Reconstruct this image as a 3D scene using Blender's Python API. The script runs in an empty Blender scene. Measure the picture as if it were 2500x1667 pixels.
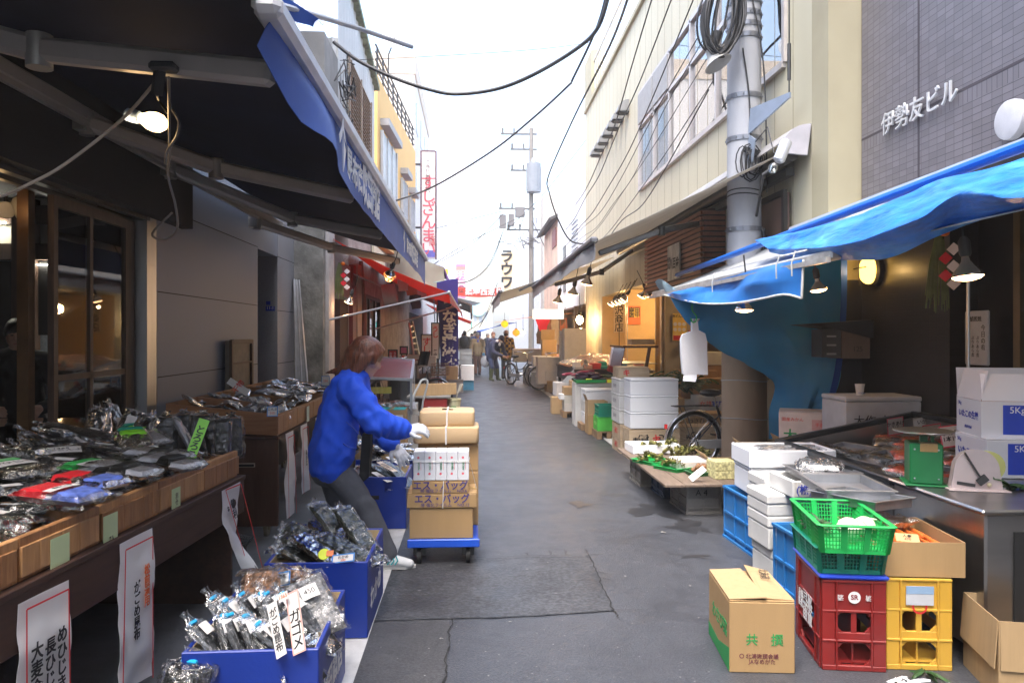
import bpy, bmesh, math, random
from mathutils import Vector as V, Matrix, Euler, noise
R=math.radians
random.seed(7)
SC=bpy.context.scene
COL=SC.collection
# ------------------------------------------------------------------ camera model (used only to turn measured pixels into metres)
TH=R(3.07); CT,ST=math.cos(TH),math.sin(TH); F=1825.; EYE=1.5
def _ab(px,py): return (px-1250.)/F,(818.-py)/F
def W(px,py,d):
    a,b=_ab(px,py); return V((d*(a*CT+ST),d*(CT-a*ST),EYE+b*d))
def PY(px,py,Y):
    a,b=_ab(px,py); return W(px,py,Y/(CT-a*ST))
def PX(px,py,X):
    a,b=_ab(px,py); return W(px,py,X/(a*CT+ST))
def PZ(px,py,z=0.):
    a,b=_ab(px,py); return W(px,py,(z-EYE)/b)
def lerp(a,b,t): return a+(b-a)*t
# ------------------------------------------------------------------ materials
MATS={}
def _new(name):
    m=bpy.data.materials.new(name); m.use_nodes=True
    nt=m.node_tree; b=nt.nodes['Principled BSDF']
    return m,nt,b
def N(nt,t,**k):
    n=nt.nodes.new(t)
    for a,v in k.items(): setattr(n,a,v)
    return n
def coords(nt,scale=(1,1,1),kind='Object',rot=(0,0,0)):
    tc=N(nt,'ShaderNodeTexCoord'); mp=N(nt,'ShaderNodeMapping')
    mp.inputs['Scale'].default_value=scale; mp.inputs['Rotation'].default_value=rot
    nt.links.new(tc.outputs[kind],mp.inputs[0]); return mp.outputs[0]
def ntex(nt,vec,scale,detail=4,rough=.55,dist=0):
    n=N(nt,'ShaderNodeTexNoise'); n.inputs['Scale'].default_value=scale; n.inputs['Detail'].default_value=detail
    n.inputs['Roughness'].default_value=rough; n.inputs['Distortion'].default_value=dist
    nt.links.new(vec,n.inputs['Vector']); return n
def ramp(nt,fac,stops):
    r=N(nt,'ShaderNodeValToRGB'); e=r.color_ramp.elements
    while len(e)<len(stops): e.new(.5)
    for el,(p,c) in zip(e,stops): el.position=p; el.color=(*c,1)
    nt.links.new(fac,r.inputs[0]); return r.outputs[0]
def mixc(nt,fac,a,b,mode='MIX'):
    m=N(nt,'ShaderNodeMix',data_type='RGBA',blend_type=mode)
    for i,x in ((0,fac),(6,a),(7,b)):
        if hasattr(x,'node'): nt.links.new(x,m.inputs[i])
        elif i==0: m.inputs[0].default_value=x
        else: m.inputs[i].default_value=(*x,1)
    return m.outputs[2]
def bumpn(nt,b,h,strength=.3,dist=.01):
    bp=N(nt,'ShaderNodeBump'); bp.inputs['Strength'].default_value=strength; bp.inputs['Distance'].default_value=dist
    nt.links.new(h,bp.inputs['Height']); nt.links.new(bp.outputs[0],b.inputs['Normal'])
def sh(c,k): return tuple(max(0,min(1,x*k)) for x in c)
def M(name,col=(.5,.5,.5),rough=.6,metal=0,var=.12,scale=6,bump=0,bscale=60,stretch=(1,1,1),spec=.5,dirt=0,dcol=(.08,.07,.06),emit=0,ecol=None,sheen=0,alpha=1,trans=0,kind='Object'):
    if name in MATS: return MATS[name]
    m,nt,b=_new(name); MATS[name]=m
    vec=coords(nt,stretch,kind)
    n=ntex(nt,vec,scale,5)
    c=ramp(nt,n.outputs[0],[(.3,sh(col,1-var)),(.7,sh(col,1+var))])
    if dirt:
        d=ntex(nt,vec,scale*.35,6,.65); f=ramp(nt,d.outputs[0],[(.48,(0,0,0)),(.75,(dirt,)*3)])
        c=mixc(nt,f,c,dcol)
    nt.links.new(c,b.inputs['Base Color'])
    b.inputs['Roughness'].default_value=rough; b.inputs['Metallic'].default_value=metal
    b.inputs['Specular IOR Level'].default_value=spec
    if trans: b.inputs['Transmission Weight'].default_value=trans
    if alpha<1: b.inputs['Alpha'].default_value=alpha
    if sheen: b.inputs['Sheen Weight'].default_value=sheen
    if bump:
        h=ntex(nt,vec,bscale,4); bumpn(nt,b,h.outputs[0],bump,.01)
    if emit:
        b.inputs['Emission Color'].default_value=(*(ecol or col),1); b.inputs['Emission Strength'].default_value=emit
    return m
def wood(name,c1,c2,axis='Y',rough=.6,scale=5,knots=.0):
    if name in MATS: return MATS[name]
    m,nt,b=_new(name); MATS[name]=m
    s={'X':(.12,1,1),'Y':(1,.12,1),'Z':(1,1,.12)}[axis]
    vec=coords(nt,s); n=ntex(nt,vec,scale*9,6,.6,.6); n2=ntex(nt,vec,scale*2,3,.5)
    c=ramp(nt,n.outputs[0],[(.3,c1),(.7,c2)])
    c=mixc(nt,ramp(nt,n2.outputs[0],[(.35,(0,0,0)),(.75,(.55,)*3)]),c,sh(c1,.6))
    nt.links.new(c,b.inputs['Base Color']); b.inputs['Roughness'].default_value=rough
    bumpn(nt,b,n.outputs[0],.25,.004); return m
def tilemat(name,col,mortar,w,h,plane='YZ',var=.12,rough=.45,ms=.02,offset=0.0):
    if name in MATS: return MATS[name]
    m,nt,b=_new(name); MATS[name]=m
    tc=N(nt,'ShaderNodeTexCoord'); sp=N(nt,'ShaderNodeSeparateXYZ'); cb=N(nt,'ShaderNodeCombineXYZ')
    nt.links.new(tc.outputs['Object'],sp.inputs[0])
    nt.links.new(sp.outputs['XYZ'.index(plane[0])],cb.inputs[0]); nt.links.new(sp.outputs['XYZ'.index(plane[1])],cb.inputs[1])
    br=N(nt,'ShaderNodeTexBrick'); br.offset=offset
    br.inputs['Scale'].default_value=1; br.inputs['Brick Width'].default_value=w; br.inputs['Row Height'].default_value=h
    br.inputs['Mortar Size'].default_value=ms*h; br.inputs['Mortar Smooth'].default_value=.1; br.inputs['Bias'].default_value=0
    br.inputs['Color1'].default_value=(*sh(col,1-var),1); br.inputs['Color2'].default_value=(*sh(col,1+var),1); br.inputs['Mortar'].default_value=(*mortar,1)
    nt.links.new(cb.outputs[0],br.inputs['Vector'])
    n=ntex(nt,cb.outputs[0],1.3,5); c=mixc(nt,ramp(nt,n.outputs[0],[(.35,(0,0,0)),(.8,(.35,)*3)]),br.outputs[0],sh(col,.75))
    nt.links.new(c,b.inputs['Base Color']); b.inputs['Roughness'].default_value=rough
    inv=N(nt,'ShaderNodeMath',operation='SUBTRACT'); inv.inputs[0].default_value=1; nt.links.new(br.outputs['Fac'],inv.inputs[1])
    bumpn(nt,b,inv.outputs[0],.5,.003); return m
def glassmat(name,tint=(.9,.95,.95),fac=.12,rough=.03,blend=.25,wr=0,wscale=30):
    """thin film / pane: see-through with mirror-like reflections"""
    if name in MATS: return MATS[name]
    m,nt,b=_new(name); MATS[name]=m; nt.nodes.remove(b)
    out=nt.nodes['Material Output']
    t=N(nt,'ShaderNodeBsdfTransparent'); t.inputs[0].default_value=(*tint,1)
    g=N(nt,'ShaderNodeBsdfGlossy'); g.inputs['Roughness'].default_value=rough; g.inputs[0].default_value=(1,1,1,1)
    lw=N(nt,'ShaderNodeLayerWeight'); lw.inputs[0].default_value=blend
    ad=N(nt,'ShaderNodeMath',operation='ADD',use_clamp=True); ad.inputs[1].default_value=fac; nt.links.new(lw.outputs['Fresnel'],ad.inputs[0])
    mx=N(nt,'ShaderNodeMixShader'); nt.links.new(ad.outputs[0],mx.inputs[0]); nt.links.new(t.outputs[0],mx.inputs[1]); nt.links.new(g.outputs[0],mx.inputs[2])
    if wr:
        vec=coords(nt,(2.2,.5,1)); n=ntex(nt,vec,wscale,4,.6,1.2)
        bp=N(nt,'ShaderNodeBump'); bp.inputs['Strength'].default_value=wr; bp.inputs['Distance'].default_value=.02
        nt.links.new(n.outputs[0],bp.inputs['Height']); nt.links.new(bp.outputs[0],g.inputs['Normal']); nt.links.new(bp.outputs[0],lw.inputs['Normal'])
    nt.links.new(mx.outputs[0],out.inputs[0]); return m
def emat(name,col,strength):
    if name in MATS: return MATS[name]
    m,nt,b=_new(name); MATS[name]=m; nt.nodes.remove(b)
    e=N(nt,'ShaderNodeEmission'); e.inputs[0].default_value=(*col,1); e.inputs[1].default_value=strength
    nt.links.new(e.outputs[0],nt.nodes['Material Output'].inputs[0]); return m
# ------------------------------------------------------------------ mesh builder
class MB:
    def __init__(s): s.v=[]; s.f=[]; s.mi=[]; s.m=0; s.sharp=35
    def add(s,vs,fs,R=None,c=None):
        o=len(s.v)
        for p in vs:
            p=V(p)
            if R is not None: p=R@p
            if c is not None: p=p+V(c)
            s.v.append(p)
        s.f+=[[i+o for i in f] for f in fs]; s.mi+=[s.m]*len(fs); return s
    def box(s,c,d,R=None,bev=0):
        x,y,z=d[0]/2,d[1]/2,d[2]/2
        if bev<=0:
            vs=[(i*x,j*y,k*z) for i in(-1,1) for j in(-1,1) for k in(-1,1)]
            fs=[(0,1,3,2),(4,6,7,5),(0,4,5,1),(2,3,7,6),(0,2,6,4),(1,5,7,3)]
            return s.add(vs,fs,R,c)
        b=min(bev,x*.9,y*.9,z*.9); vs=[]; ix={}
        for i in(-1,1):
            for j in(-1,1):
                for k in(-1,1):
                    ix[i,j,k]=len(vs); vs+=[(i*x,j*(y-b),k*(z-b)),(i*(x-b),j*y,k*(z-b)),(i*(x-b),j*(y-b),k*z)]
        fs=[]
        for a in range(3):
            u,w=[q for q in range(3) if q!=a]
            for sg in(-1,1):
                q=[]
                for (m,n) in((-1,-1),(1,-1),(1,1),(-1,1)):
                    t=[0,0,0]; t[a]=sg; t[u]=m; t[w]=n; q.append(ix[tuple(t)]+a)
                if (sg<0)!=(a==1): q.reverse()
                fs.append(q)
            for m in(-1,1):
                for n in(-1,1):
                    t0=[0,0,0]; t1=[0,0,0]; t0[u]=t1[u]=m; t0[w]=t1[w]=n; t0[a]=-1; t1[a]=1
                    i0,i1=ix[tuple(t0)],ix[tuple(t1)]; fs.append((i0+u,i1+u,i1+w,i0+w))
        for k,i in ix.items(): fs.append((i,i+1,i+2))
        return s.add(vs,fs,R,c)
    def bar(s,p,q,w,h=None,up=(0,0,1),bev=0):
        p,q=V(p),V(q); h=h or w; y=(q-p); L=y.length
        if L<1e-6: return s
        y/=L; u=V(up)
        if abs(y.dot(u))>.99: u=V((1,0,0))
        x=y.cross(u).normalized(); z=x.cross(y)
        return s.box((p+q)/2,(w,L,h),Matrix((x,y,z)).transposed(),bev)
    def tube(s,pts,r,seg=8,cap=True,closed=False):
        pts=[V(p) for p in pts]; n=len(pts); rr=r if isinstance(r,(list,tuple)) else [r]*n
        o=len(s.v); prev=None
        for i,p in enumerate(pts):
            a=pts[(i-1)%n] if closed or i>0 else p; b=pts[(i+1)%n] if closed or i<n-1 else p
            t=(b-a); t=t.normalized() if t.length>1e-9 else V((0,0,1))
            if prev is None:
                u=V((0,0,1)) if abs(t.z)<.9 else V((1,0,0)); x=t.cross(u).normalized()
            else:
                x=prev-t*prev.dot(t); x=x.normalized() if x.length>1e-6 else t.orthogonal().normalized()
            prev=x; y=t.cross(x)
            for k in range(seg):
                a_=2*math.pi*k/seg; s.v.append(p+(x*math.cos(a_)+y*math.sin(a_))*rr[i])
        m=n if closed else n-1
        for i in range(m):
            for k in range(seg):
                a=o+i*seg+k; b=o+i*seg+(k+1)%seg; i2=((i+1)%n)*seg
                s.f.append([a,b,o+i2+(k+1)%seg,o+i2+k]); s.mi.append(s.m)
        if cap and not closed:
            s.f.append([o+k for k in range(seg)][::-1]); s.f.append([o+(n-1)*seg+k for k in range(seg)]); s.mi+=[s.m]*2
        return s
    def cyl(s,p,q,r,r2=None,seg=14): return s.tube([p,q],[r,r if r2 is None else r2],seg)
    def lathe(s,prof,c=(0,0,0),seg=16,R=None,cap=True):
        o=len(s.v); n=len(prof)
        for (r,z) in prof:
            for k in range(seg):
                a=2*math.pi*k/seg; p=V((r*math.cos(a),r*math.sin(a),z))
                if R is not None: p=R@p
                s.v.append(p+V(c))
        for i in range(n-1):
            for k in range(seg):
                s.f.append([o+i*seg+k,o+i*seg+(k+1)%seg,o+(i+1)*seg+(k+1)%seg,o+(i+1)*seg+k]); s.mi.append(s.m)
        if cap:
            if prof[0][0]>1e-5: s.f.append([o+k for k in range(seg)][::-1]); s.mi.append(s.m)
            if prof[-1][0]>1e-5: s.f.append([o+(n-1)*seg+k for k in range(seg)]); s.mi.append(s.m)
        return s
    def grid(s,fn,nu,nv,closed=False):
        o=len(s.v)
        for i in range(nu+1):
            for j in range(nv+1): s.v.append(V(fn(i/nu,j/nv)))
        for i in range(nu):
            for j in range(nv):
                a=o+i*(nv+1)+j; s.f.append([a,a+nv+1,a+nv+2,a+1]); s.mi.append(s.m)
        return s
    def sheet(s,fn,nu,nv,t=.002):
        """grid with thickness t"""
        g=MB(); g.grid(fn,nu,nv); n=len(g.v); nor=[V((0,0,0)) for _ in g.v]
        for f in g.f:
            nn=(g.v[f[1]]-g.v[f[0]]).cross(g.v[f[3]]-g.v[f[0]])
            for i in f: nor[i]+=nn
        nor=[x.normalized() if x.length>1e-12 else V((0,0,1)) for x in nor]
        o=len(s.v); s.v+=[p.copy() for p in g.v]+[p-q*t for p,q in zip(g.v,nor)]
        for f in g.f: s.f.append([i+o for i in f]); s.f.append([i+o+n for i in f][::-1]); s.mi+=[s.m]*2
        e=[i*(nv+1) for i in range(nu+1)]; edges=[]
        idx=lambda i,j:i*(nv+1)+j
        loop=[idx(i,0) for i in range(nu)]+[idx(nu,j) for j in range(nv)]+[idx(i,nv) for i in range(nu,0,-1)]+[idx(0,j) for j in range(nv,0,-1)]
        for a,b in zip(loop,loop[1:]+loop[:1]): s.f.append([o+b,o+a,o+a+n,o+b+n]); s.mi.append(s.m)
        return s
    def poly(s,pts,d):
        """extruded polygon: pts coplanar list, d extrusion vector"""
        pts=[V(p) for p in pts]; n=len(pts); d=V(d)
        return s.add(pts+[p+d for p in pts],[list(range(n))[::-1],list(range(n,2*n))]+[[i,(i+1)%n,(i+1)%n+n,i+n] for i in range(n)])
    def sph(s,c,r,seg=14,rings=8,sc=(1,1,1),R=None):
        pr=[(math.sin(math.pi*i/rings),-math.cos(math.pi*i/rings)) for i in range(rings+1)]
        o=len(s.v); s.lathe([(max(a,1e-4)*1,b) for a,b in pr],(0,0,0),seg,None,False)
        for i in range(o,len(s.v)):
            p=s.v[i]; p=V((p.x*r*sc[0],p.y*r*sc[1],p.z*r*sc[2]))
            if R is not None: p=R@p
            s.v[i]=p+V(c)
        return s
    def mesh(s,name,inv=None):
        me=bpy.data.meshes.new(name)
        vs=[(inv@p) if inv is not None else p for p in s.v]
        me.from_pydata([tuple(p) for p in vs],[],s.f); me.validate()
        bm=bmesh.new(); bm.from_mesh(me); bmesh.ops.recalc_face_normals(bm,faces=bm.faces); bm.to_mesh(me); bm.free()
        if s.sharp>0: me.shade_smooth(); me.set_sharp_from_angle(angle=R(s.sharp))
        if max(s.mi,default=0)>0 and len(me.polygons)==len(s.mi): me.polygons.foreach_set('material_index',s.mi)
        return me
    def obj(s,name,mat,par=None,world=False):
        inv=None
        if world and par is not None: inv=WM[par.name].inverted()
        return link(name,s.mesh(name,inv),mat,par)
WM={}
def link(name,me,mat,par=None):
    o=bpy.data.objects.new(name,me); COL.objects.link(o)
    for m in (mat if isinstance(mat,(list,tuple)) else [mat]):
        if m is not None and o.data is not None and (len(o.data.materials)==0 or isinstance(mat,(list,tuple))): o.data.materials.append(m)
    if par is not None: o.parent=par
    WM[o.name]=WM.get(par.name,Matrix()) if par else Matrix()
    return o
def tag(o,label=None,cat=None,group=None,kind=None):
    if label: o['label']=label
    if cat: o['category']=cat
    if group: o['group']=group
    if kind: o['kind']=kind
    return o
def T(name,label,cat,loc=(0,0,0),rz=0,group=None,rx=0,ry=0):
    o=bpy.data.objects.new(name,None); COL.objects.link(o); o.empty_display_size=.05
    o.location=loc; o.rotation_euler=(rx,ry,rz)
    WM[o.name]=Matrix.Translation(V(loc))@Euler((rx,ry,rz)).to_matrix().to_4x4()
    return tag(o,label,cat,group)
def place(o,loc,rz=0,rx=0,ry=0):
    o.location=loc; o.rotation_euler=(rx,ry,rz); return o
def structure(o,label,cat='ground'): return tag(o,label,cat,None,'structure')
KIDS={}
def kids(o): return [c for c in bpy.data.objects if c.parent==o]
def dup(o,loc=None,rz=None,label=None,group=None,rx=None,ry=None,scale=None,_ch=None):
    """a copy of a thing, its parts and their sub-parts"""
    def rec(x,par):
        c=x.copy(); COL.objects.link(c)
        if par is not None: c.parent=par
        for k in KIDS.setdefault(x.name,[y.name for y in x.children]): rec(bpy.data.objects[k],c)
        return c
    r=rec(o,None)
    if loc is not None: r.location=loc
    e=list(r.rotation_euler)
    if rx is not None: e[0]=rx
    if ry is not None: e[1]=ry
    if rz is not None: e[2]=rz
    r.rotation_euler=e
    if scale: r.scale=(scale,)*3 if not isinstance(scale,(tuple,list)) else scale
    if label: r['label']=label
    if group: r['group']=group
    return r
def evalmesh(o,name):
    bpy.context.view_layer.update()
    dg=bpy.context.evaluated_depsgraph_get(); me=bpy.data.meshes.new_from_object(o.evaluated_get(dg)); me.name=name; return me
TXT={}
def text(s,size,mat,par,loc,rot=(90,0,0),ext=.0006,bold=0,sx=1,vert=False,name='lettering',align='CENTER',space=1.,lead=1.0,mat4=None):
    """writing as thin mesh letters; loc/rot in the parent's frame"""
    if vert: s='\n'.join(s)
    k=(s,size,ext,bold,sx,align,space,lead)
    me=TXT.get(k)
    if me is None:
        cu=bpy.data.curves.new('txt','FONT'); cu.body=s; cu.size=size; cu.extrude=ext; cu.offset=bold*size; cu.align_x=align; cu.align_y='CENTER'
        cu.space_character=space; cu.space_line=lead; cu.resolution_u=3
        o=bpy.data.objects.new('txt',cu); COL.objects.link(o)
        me=evalmesh(o,name); bpy.data.objects.remove(o); bpy.data.curves.remove(cu)
        if sx!=1:
            for v in me.vertices: v.co.x*=sx
        me.materials.clear(); TXT[k]=me
    else: me=me.copy()
    o=link(name,me,mat,par)
    if mat4 is not None: o.matrix_basis=mat4
    else: o.location=loc; o.rotation_euler=tuple(R(a) for a in rot)
    return o
RY90=(90,0,90); RYM90=(90,0,-90)
def basis(o,x,y):
    """4x4 with origin o, x axis along x, y axis along y (made square)"""
    x=V(x).normalized(); z=x.cross(V(y)).normalized(); y=z.cross(x)
    m=Matrix((x,y,z)).transposed().to_4x4(); m.translation=V(o); return m
def blob(caps,voxel=.012,smooth=6,disp=0,dscale=8,name='body'):
    """one continuous skin grown over tapered capsules / ellipsoids: (p,q,r0,r1) or (c,(rx,ry,rz)) or (c,(rx,ry,rz),R3)"""
    b=MB(); b.sharp=0
    for c in caps:
        if len(c)==4:
            p,q,r0,r1=V(c[0]),V(c[1]),c[2],c[3]
            n=max(2,int((q-p).length/min(r0,r1)/.7)+1)
            b.tube([lerp(p,q,i/n) for i in range(n+1)],[lerp(r0,r1,i/n) for i in range(n+1)],14)
            b.sph(p,r0,14,8); b.sph(q,r1,14,8)
        else: b.sph(c[0],1,18,12,c[1],c[2] if len(c)>2 else None)
    me=b.mesh('tmp'); o=bpy.data.objects.new('tmp',me); COL.objects.link(o)
    m=o.modifiers.new('r','REMESH'); m.mode='VOXEL'; m.voxel_size=voxel
    if smooth: s=o.modifiers.new('s','SMOOTH'); s.iterations=smooth; s.factor=.5
    out=evalmesh(o,name); bpy.data.objects.remove(o); bpy.data.meshes.remove(me)
    if disp:
        ns=[v.normal.copy() for v in out.vertices]
        for v,n in zip(out.vertices,ns):
            v.co+=n*disp*(noise.noise(v.co*dscale)+.5*noise.noise(v.co*dscale*2.3))
    out.shade_smooth(); out.materials.clear(); return out
# ------------------------------------------------------------------ world, sun, camera
wd=bpy.data.worlds.new("World"); SC.world=wd; wd.use_nodes=True
nt=wd.node_tree; bg=nt.nodes['Background']
sky=N(nt,'ShaderNodeTexSky',sky_type='NISHITA'); sky.sun_disc=False; sky.sun_elevation=R(66); sky.sun_rotation=R(205); sky.air_density=1.2; sky.dust_density=4; sky.ozone_density=1.0
hs=N(nt,'ShaderNodeHueSaturation'); hs.inputs['Saturation'].default_value=.95   # thin high cloud
nt.links.new(sky.outputs[0],hs.inputs['Color']); nt.links.new(hs.outputs[0],bg.inputs[0]); bg.inputs[1].default_value=.15
sl=bpy.data.lights.new('sun','SUN'); sl.energy=.6; sl.angle=R(30); sl.color=(1,.97,.93)
so=bpy.data.objects.new('sun',sl); COL.objects.link(so)
_az=R(205); _el=R(66); sd=V((math.sin(_az)*math.cos(_el),math.cos(_az)*math.cos(_el),math.sin(_el)))
so.rotation_euler=sd.to_track_quat('Z','Y').to_euler()
SC.view_settings.view_transform='Standard'; SC.view_settings.look='None'; SC.view_settings.gamma=1; SC.view_settings.exposure=2.45
cd=bpy.data.cameras.new('camera'); cd.sensor_width=36; cd.lens=F/2500*36; cd.shift_y=-15.5/2500; cd.clip_end=600; cd.clip_start=.05
co=bpy.data.objects.new('camera',cd); COL.objects.link(co); co.location=(0,0,EYE); co.rotation_euler=(R(90),0,-TH); SC.camera=co
SC.cycles.max_bounces=7; SC.cycles.transparent_max_bounces=16; SC.cycles.diffuse_bounces=4; SC.cycles.glossy_bounces=3; SC.cycles.use_denoising=True
SC.cycles.sample_clamp_indirect=6; SC.cycles.caustics_reflective=False; SC.cycles.caustics_refractive=False
def lamp(loc,power,col=(1,.62,.28),r=.03):
    l=bpy.data.lights.new('lamp_light','POINT'); l.energy=power; l.color=col; l.shadow_soft_size=r
    o=bpy.data.objects.new('lamp_light',l); COL.objects.link(o); o.location=loc; return o
# ------------------------------------------------------------------ ground
def asphalt(name,lo,hi,rough=.75,speck=.7,bs=90,kk=.6):
    m,nt,b=_new(name); MATS[name]=m
    vec=coords(nt); n1=ntex(nt,vec,.7,6,.65); n2=ntex(nt,vec,bs,3,.7); n3=ntex(nt,vec,3.2,6,.7)
    c=ramp(nt,n1.outputs[0],[(.3,lo),(.72,hi)])
    c=mixc(nt,ramp(nt,n2.outputs[0],[(.42,(0,0,0)),(.62,(1,1,1))]),sh3(c,nt,kk),c)
    st=ramp(nt,n3.outputs[0],[(.52,(0,0,0)),(.7,(.75,.75,.75))]); c=mixc(nt,st,c,sh(lo,.6)); n4=ntex(nt,vec,1.7,7,.72,.8); c=mixc(nt,ramp(nt,n4.outputs[0],[(.55,(0,0,0)),(.72,(.35,.35,.35))]),c,sh(hi,1.25))
    v=N(nt,'ShaderNodeTexVoronoi'); v.inputs['Scale'].default_value=bs*.17; nt.links.new(vec,v.inputs['Vector'])
    sp=ramp(nt,v.outputs['Distance'],[(.03,(speck,)*3),(.09,(0,0,0))]); c=mixc(nt,sp,c,(.32,.31,.3))
    nt.links.new(c,b.inputs['Base Color'])
    rr=ramp(nt,n3.outputs[0],[(.4,(rough,)*3),(.72,(rough*.55,)*3)]); nt.links.new(rr,b.inputs['Roughness'])
    bumpn(nt,b,n2.outputs[0],.8,.005); return m
def sh3(c,nt,k): return mixc(nt,1,c,(k,k,k),'MULTIPLY')
A1=asphalt('asphalt',(.054,.058,.068),(.088,.094,.108),.5); A2=asphalt('asphalt_patch',(.04,.042,.047),(.1,.103,.112),.62,.5,42,.4); A3=asphalt('asphalt_worn',(.058,.058,.062),(.078,.078,.083),.75,.9)
CONC=M('gutter_concrete',(.2,.2,.2),.8,var=.2,scale=3,bump=.3,bscale=90,dirt=.5)
WHITE=M('road_paint',(.62,.62,.6),.7,var=.1,scale=7,dirt=.55,dcol=(.2,.2,.2))
def flat(name,pts,z,mat,label,kind=True):
    b=MB(); b.sharp=0; b.add([(p[0],p[1],z) for p in pts],[list(range(len(pts)))]); o=b.obj(name,mat); structure(o,label); return o
def wavy(a,b,n,amp,sd=1):
    rnd=random.Random(sd); a=V((a[0],a[1])); b=V((b[0],b[1])); t=(b-a).normalized(); q=V((-t.y,t.x)); out=[]
    for i in range(n): p=lerp(a,b,i/n)+(q*rnd.uniform(-amp,amp) if i else q*0); out.append((p.x,p.y))
    return out
flat('ground',[(-120,-60),(120,-60),(120,260),(-120,260)],-.012,A1,'dark ground that reaches the horizon')
flat('road',[(-3.2,-1),(4.2,-1),(4.2,160),(-3.2,160)],0,A1,'grey asphalt of the market alley')
flat('gutter',[(-1.02,-1),(-.66,-1),(-.66,30),(-1.02,30)],.004,A3,'worn strip beside the painted edge line')
flat('pavement',[(-2.6,-1),(-1.3,-1),(-1.3,30),(-2.6,30)],.004,CONC,'light concrete strip under the stalls')
flat('edge_line',[(-.66,1),(-.51,1),(-.51,40),(-.66,40)],.008,WHITE,'white painted edge line beside the blue boxes')
flat('edge_line',[(1.9,9.2),(2.04,9.2),(1.97,30),(1.83,30)],.008,WHITE,'white painted edge line before the fish shops')
_g=lambda x,y:tuple(PZ(x,y))[:2]
pp=[_g(1002,1373),_g(1225,1361),_g(1436,1358),_g(1455,1390),_g(1468,1425),_g(1499,1491),_g(1260,1506),_g(1100,1511),_g(905,1517),_g(925,1440)]
q=[]
for i in range(len(pp)): q+=wavy(pp[i],pp[(i+1)%len(pp)],5,.008,i)
flat('road_patch',q,.004,A2,'darker coarse asphalt patch in the alley')
qq=[_g(905,1519),_g(1100,1513),_g(1096,1560),_g(1088,1640),_g(1080,1700),_g(830,1700)]
flat('road_patch',qq,.004,A3,'browner asphalt patch beside the blue boxes')
cr=MB(); cr.sharp=0
def crack(pts,w,sd):
    p=[]
    for a,b in zip(pts,pts[1:]): p+=wavy(_g(*a),_g(*b),7,.012,sd)
    p.append(_g(*pts[-1]))
    for i in range(len(p)-1):
        a,b=V(p[i]),V(p[i+1]); t=(b-a).normalized(); n=V((-t.y,t.x))*w*random.Random(i+sd).uniform(.5,1.3)
        cr.add([(*(a-n),.009),(*(b-n),.009),(*(b+n),.009),(*(a+n),.009)],[(0,1,2,3)])
crack([(1436,1352),(1455,1390),(1470,1430),(1499,1491),(1512,1510)],.0035,3)
crack([(905,1517),(1100,1511),(1260,1506),(1499,1491),(1570,1490)],.0022,4)
crack([(1002,1373),(1225,1361),(1436,1357),(1475,1355)],.002,5)
crack([(1103,1514),(1096,1560),(1088,1640),(1082,1690)],.0035,6)
for a,b in (((1341,1346),(1349,1358)),((1379,1344),(1385,1357)),((1429,1342),(1436,1353)),((1283,1352),(1292,1357)),((1455,1398),(1485,1402)),((1460,1412),(1500,1419))): crack([a,b],.0025,8)
structure(cr.obj('road_cracks',M('crack',(.02,.02,.02),.9)),'cracks along the asphalt patch edges')
# ------------------------------------------------------------------ palette
GRAN=M('granite',(.2,.235,.3),.55,var=.35,scale=150,bump=.15,bscale=200); GRAN2=M('granite_pale',(.26,.27,.3),.5,var=.3,scale=150,bump=.1,bscale=200)
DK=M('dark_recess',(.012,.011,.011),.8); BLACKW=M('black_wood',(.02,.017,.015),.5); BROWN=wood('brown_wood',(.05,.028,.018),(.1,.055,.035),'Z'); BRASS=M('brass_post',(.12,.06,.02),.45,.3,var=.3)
PLAST=M('cream_plaster',(.42,.4,.33),.7,var=.06,scale=2); STEEL=M('steel',(.42,.43,.45),.42,.85,var=.12,scale=9,stretch=(1,1,.1)); DSTEEL=M('dark_steel',(.06,.06,.06),.4,.7); ALU=M('aluminium_frame',(.5,.51,.53),.35,.8)
WARM=emat('warm_bulb',(1,.66,.3),22); FLUO=emat('fluorescent',(1,.95,.8),12); PANE=glassmat('pane',(.92,.95,.95),.035,.02,.3); PAPER=M('paper',(.8,.79,.77),.7,var=.05)
ROUGHC=M('rough_concrete',(.2,.2,.185),.9,var=.45,scale=5,bump=1.0,bscale=22,dirt=.7,dcol=(.07,.07,.065)); CONC2=M('old_concrete',(.27,.26,.245),.9,var=.18,scale=2.2,bump=.35,bscale=50,dirt=.5,dcol=(.12,.115,.11))
PEEL=M('peeling_paint',(.36,.33,.31),.85,var=.25,scale=4,bump=.3,dirt=.7,dcol=(.16,.12,.1)); CLAD=M('white_cladding',(.55,.56,.56),.6,var=.1,scale=1.2,stretch=(1,1,.15),dirt=.35,dcol=(.3,.28,.25)); RUST=M('green_rust',(.16,.2,.13),.8,var=.5,scale=9)
YEL=M('ochre_wall',(.72,.45,.16),.75,var=.05,scale=1,dirt=.2,dcol=(.5,.33,.15)); PALE=M('pale_wall',(.66,.62,.58),.8,var=.05,scale=.6); WHITEW=M('white_wall',(.72,.74,.78),.75,var=.04,scale=.7); IRON=M('black_iron',(.015,.015,.017),.5)
CREAM=M('cream_siding',(.5,.465,.34),.55,var=.05,scale=1.1,stretch=(1,1,.12),dirt=.4,dcol=(.34,.3,.2)); CREAM2=M('cream_pier',(.36,.325,.22),.6,var=.08,scale=1.3,dirt=.45,dcol=(.25,.21,.14)); SEAM=M('seam',(.2,.17,.1),.8)
SLAT=wood('slat_wood',(.26,.085,.04),(.36,.14,.07),'Y',.5); INNER=M('shop_inner',(.7,.5,.24),.7,var=.05); INNER2=M('shop_inner_tan',(.42,.34,.2),.7,var=.06)
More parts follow.
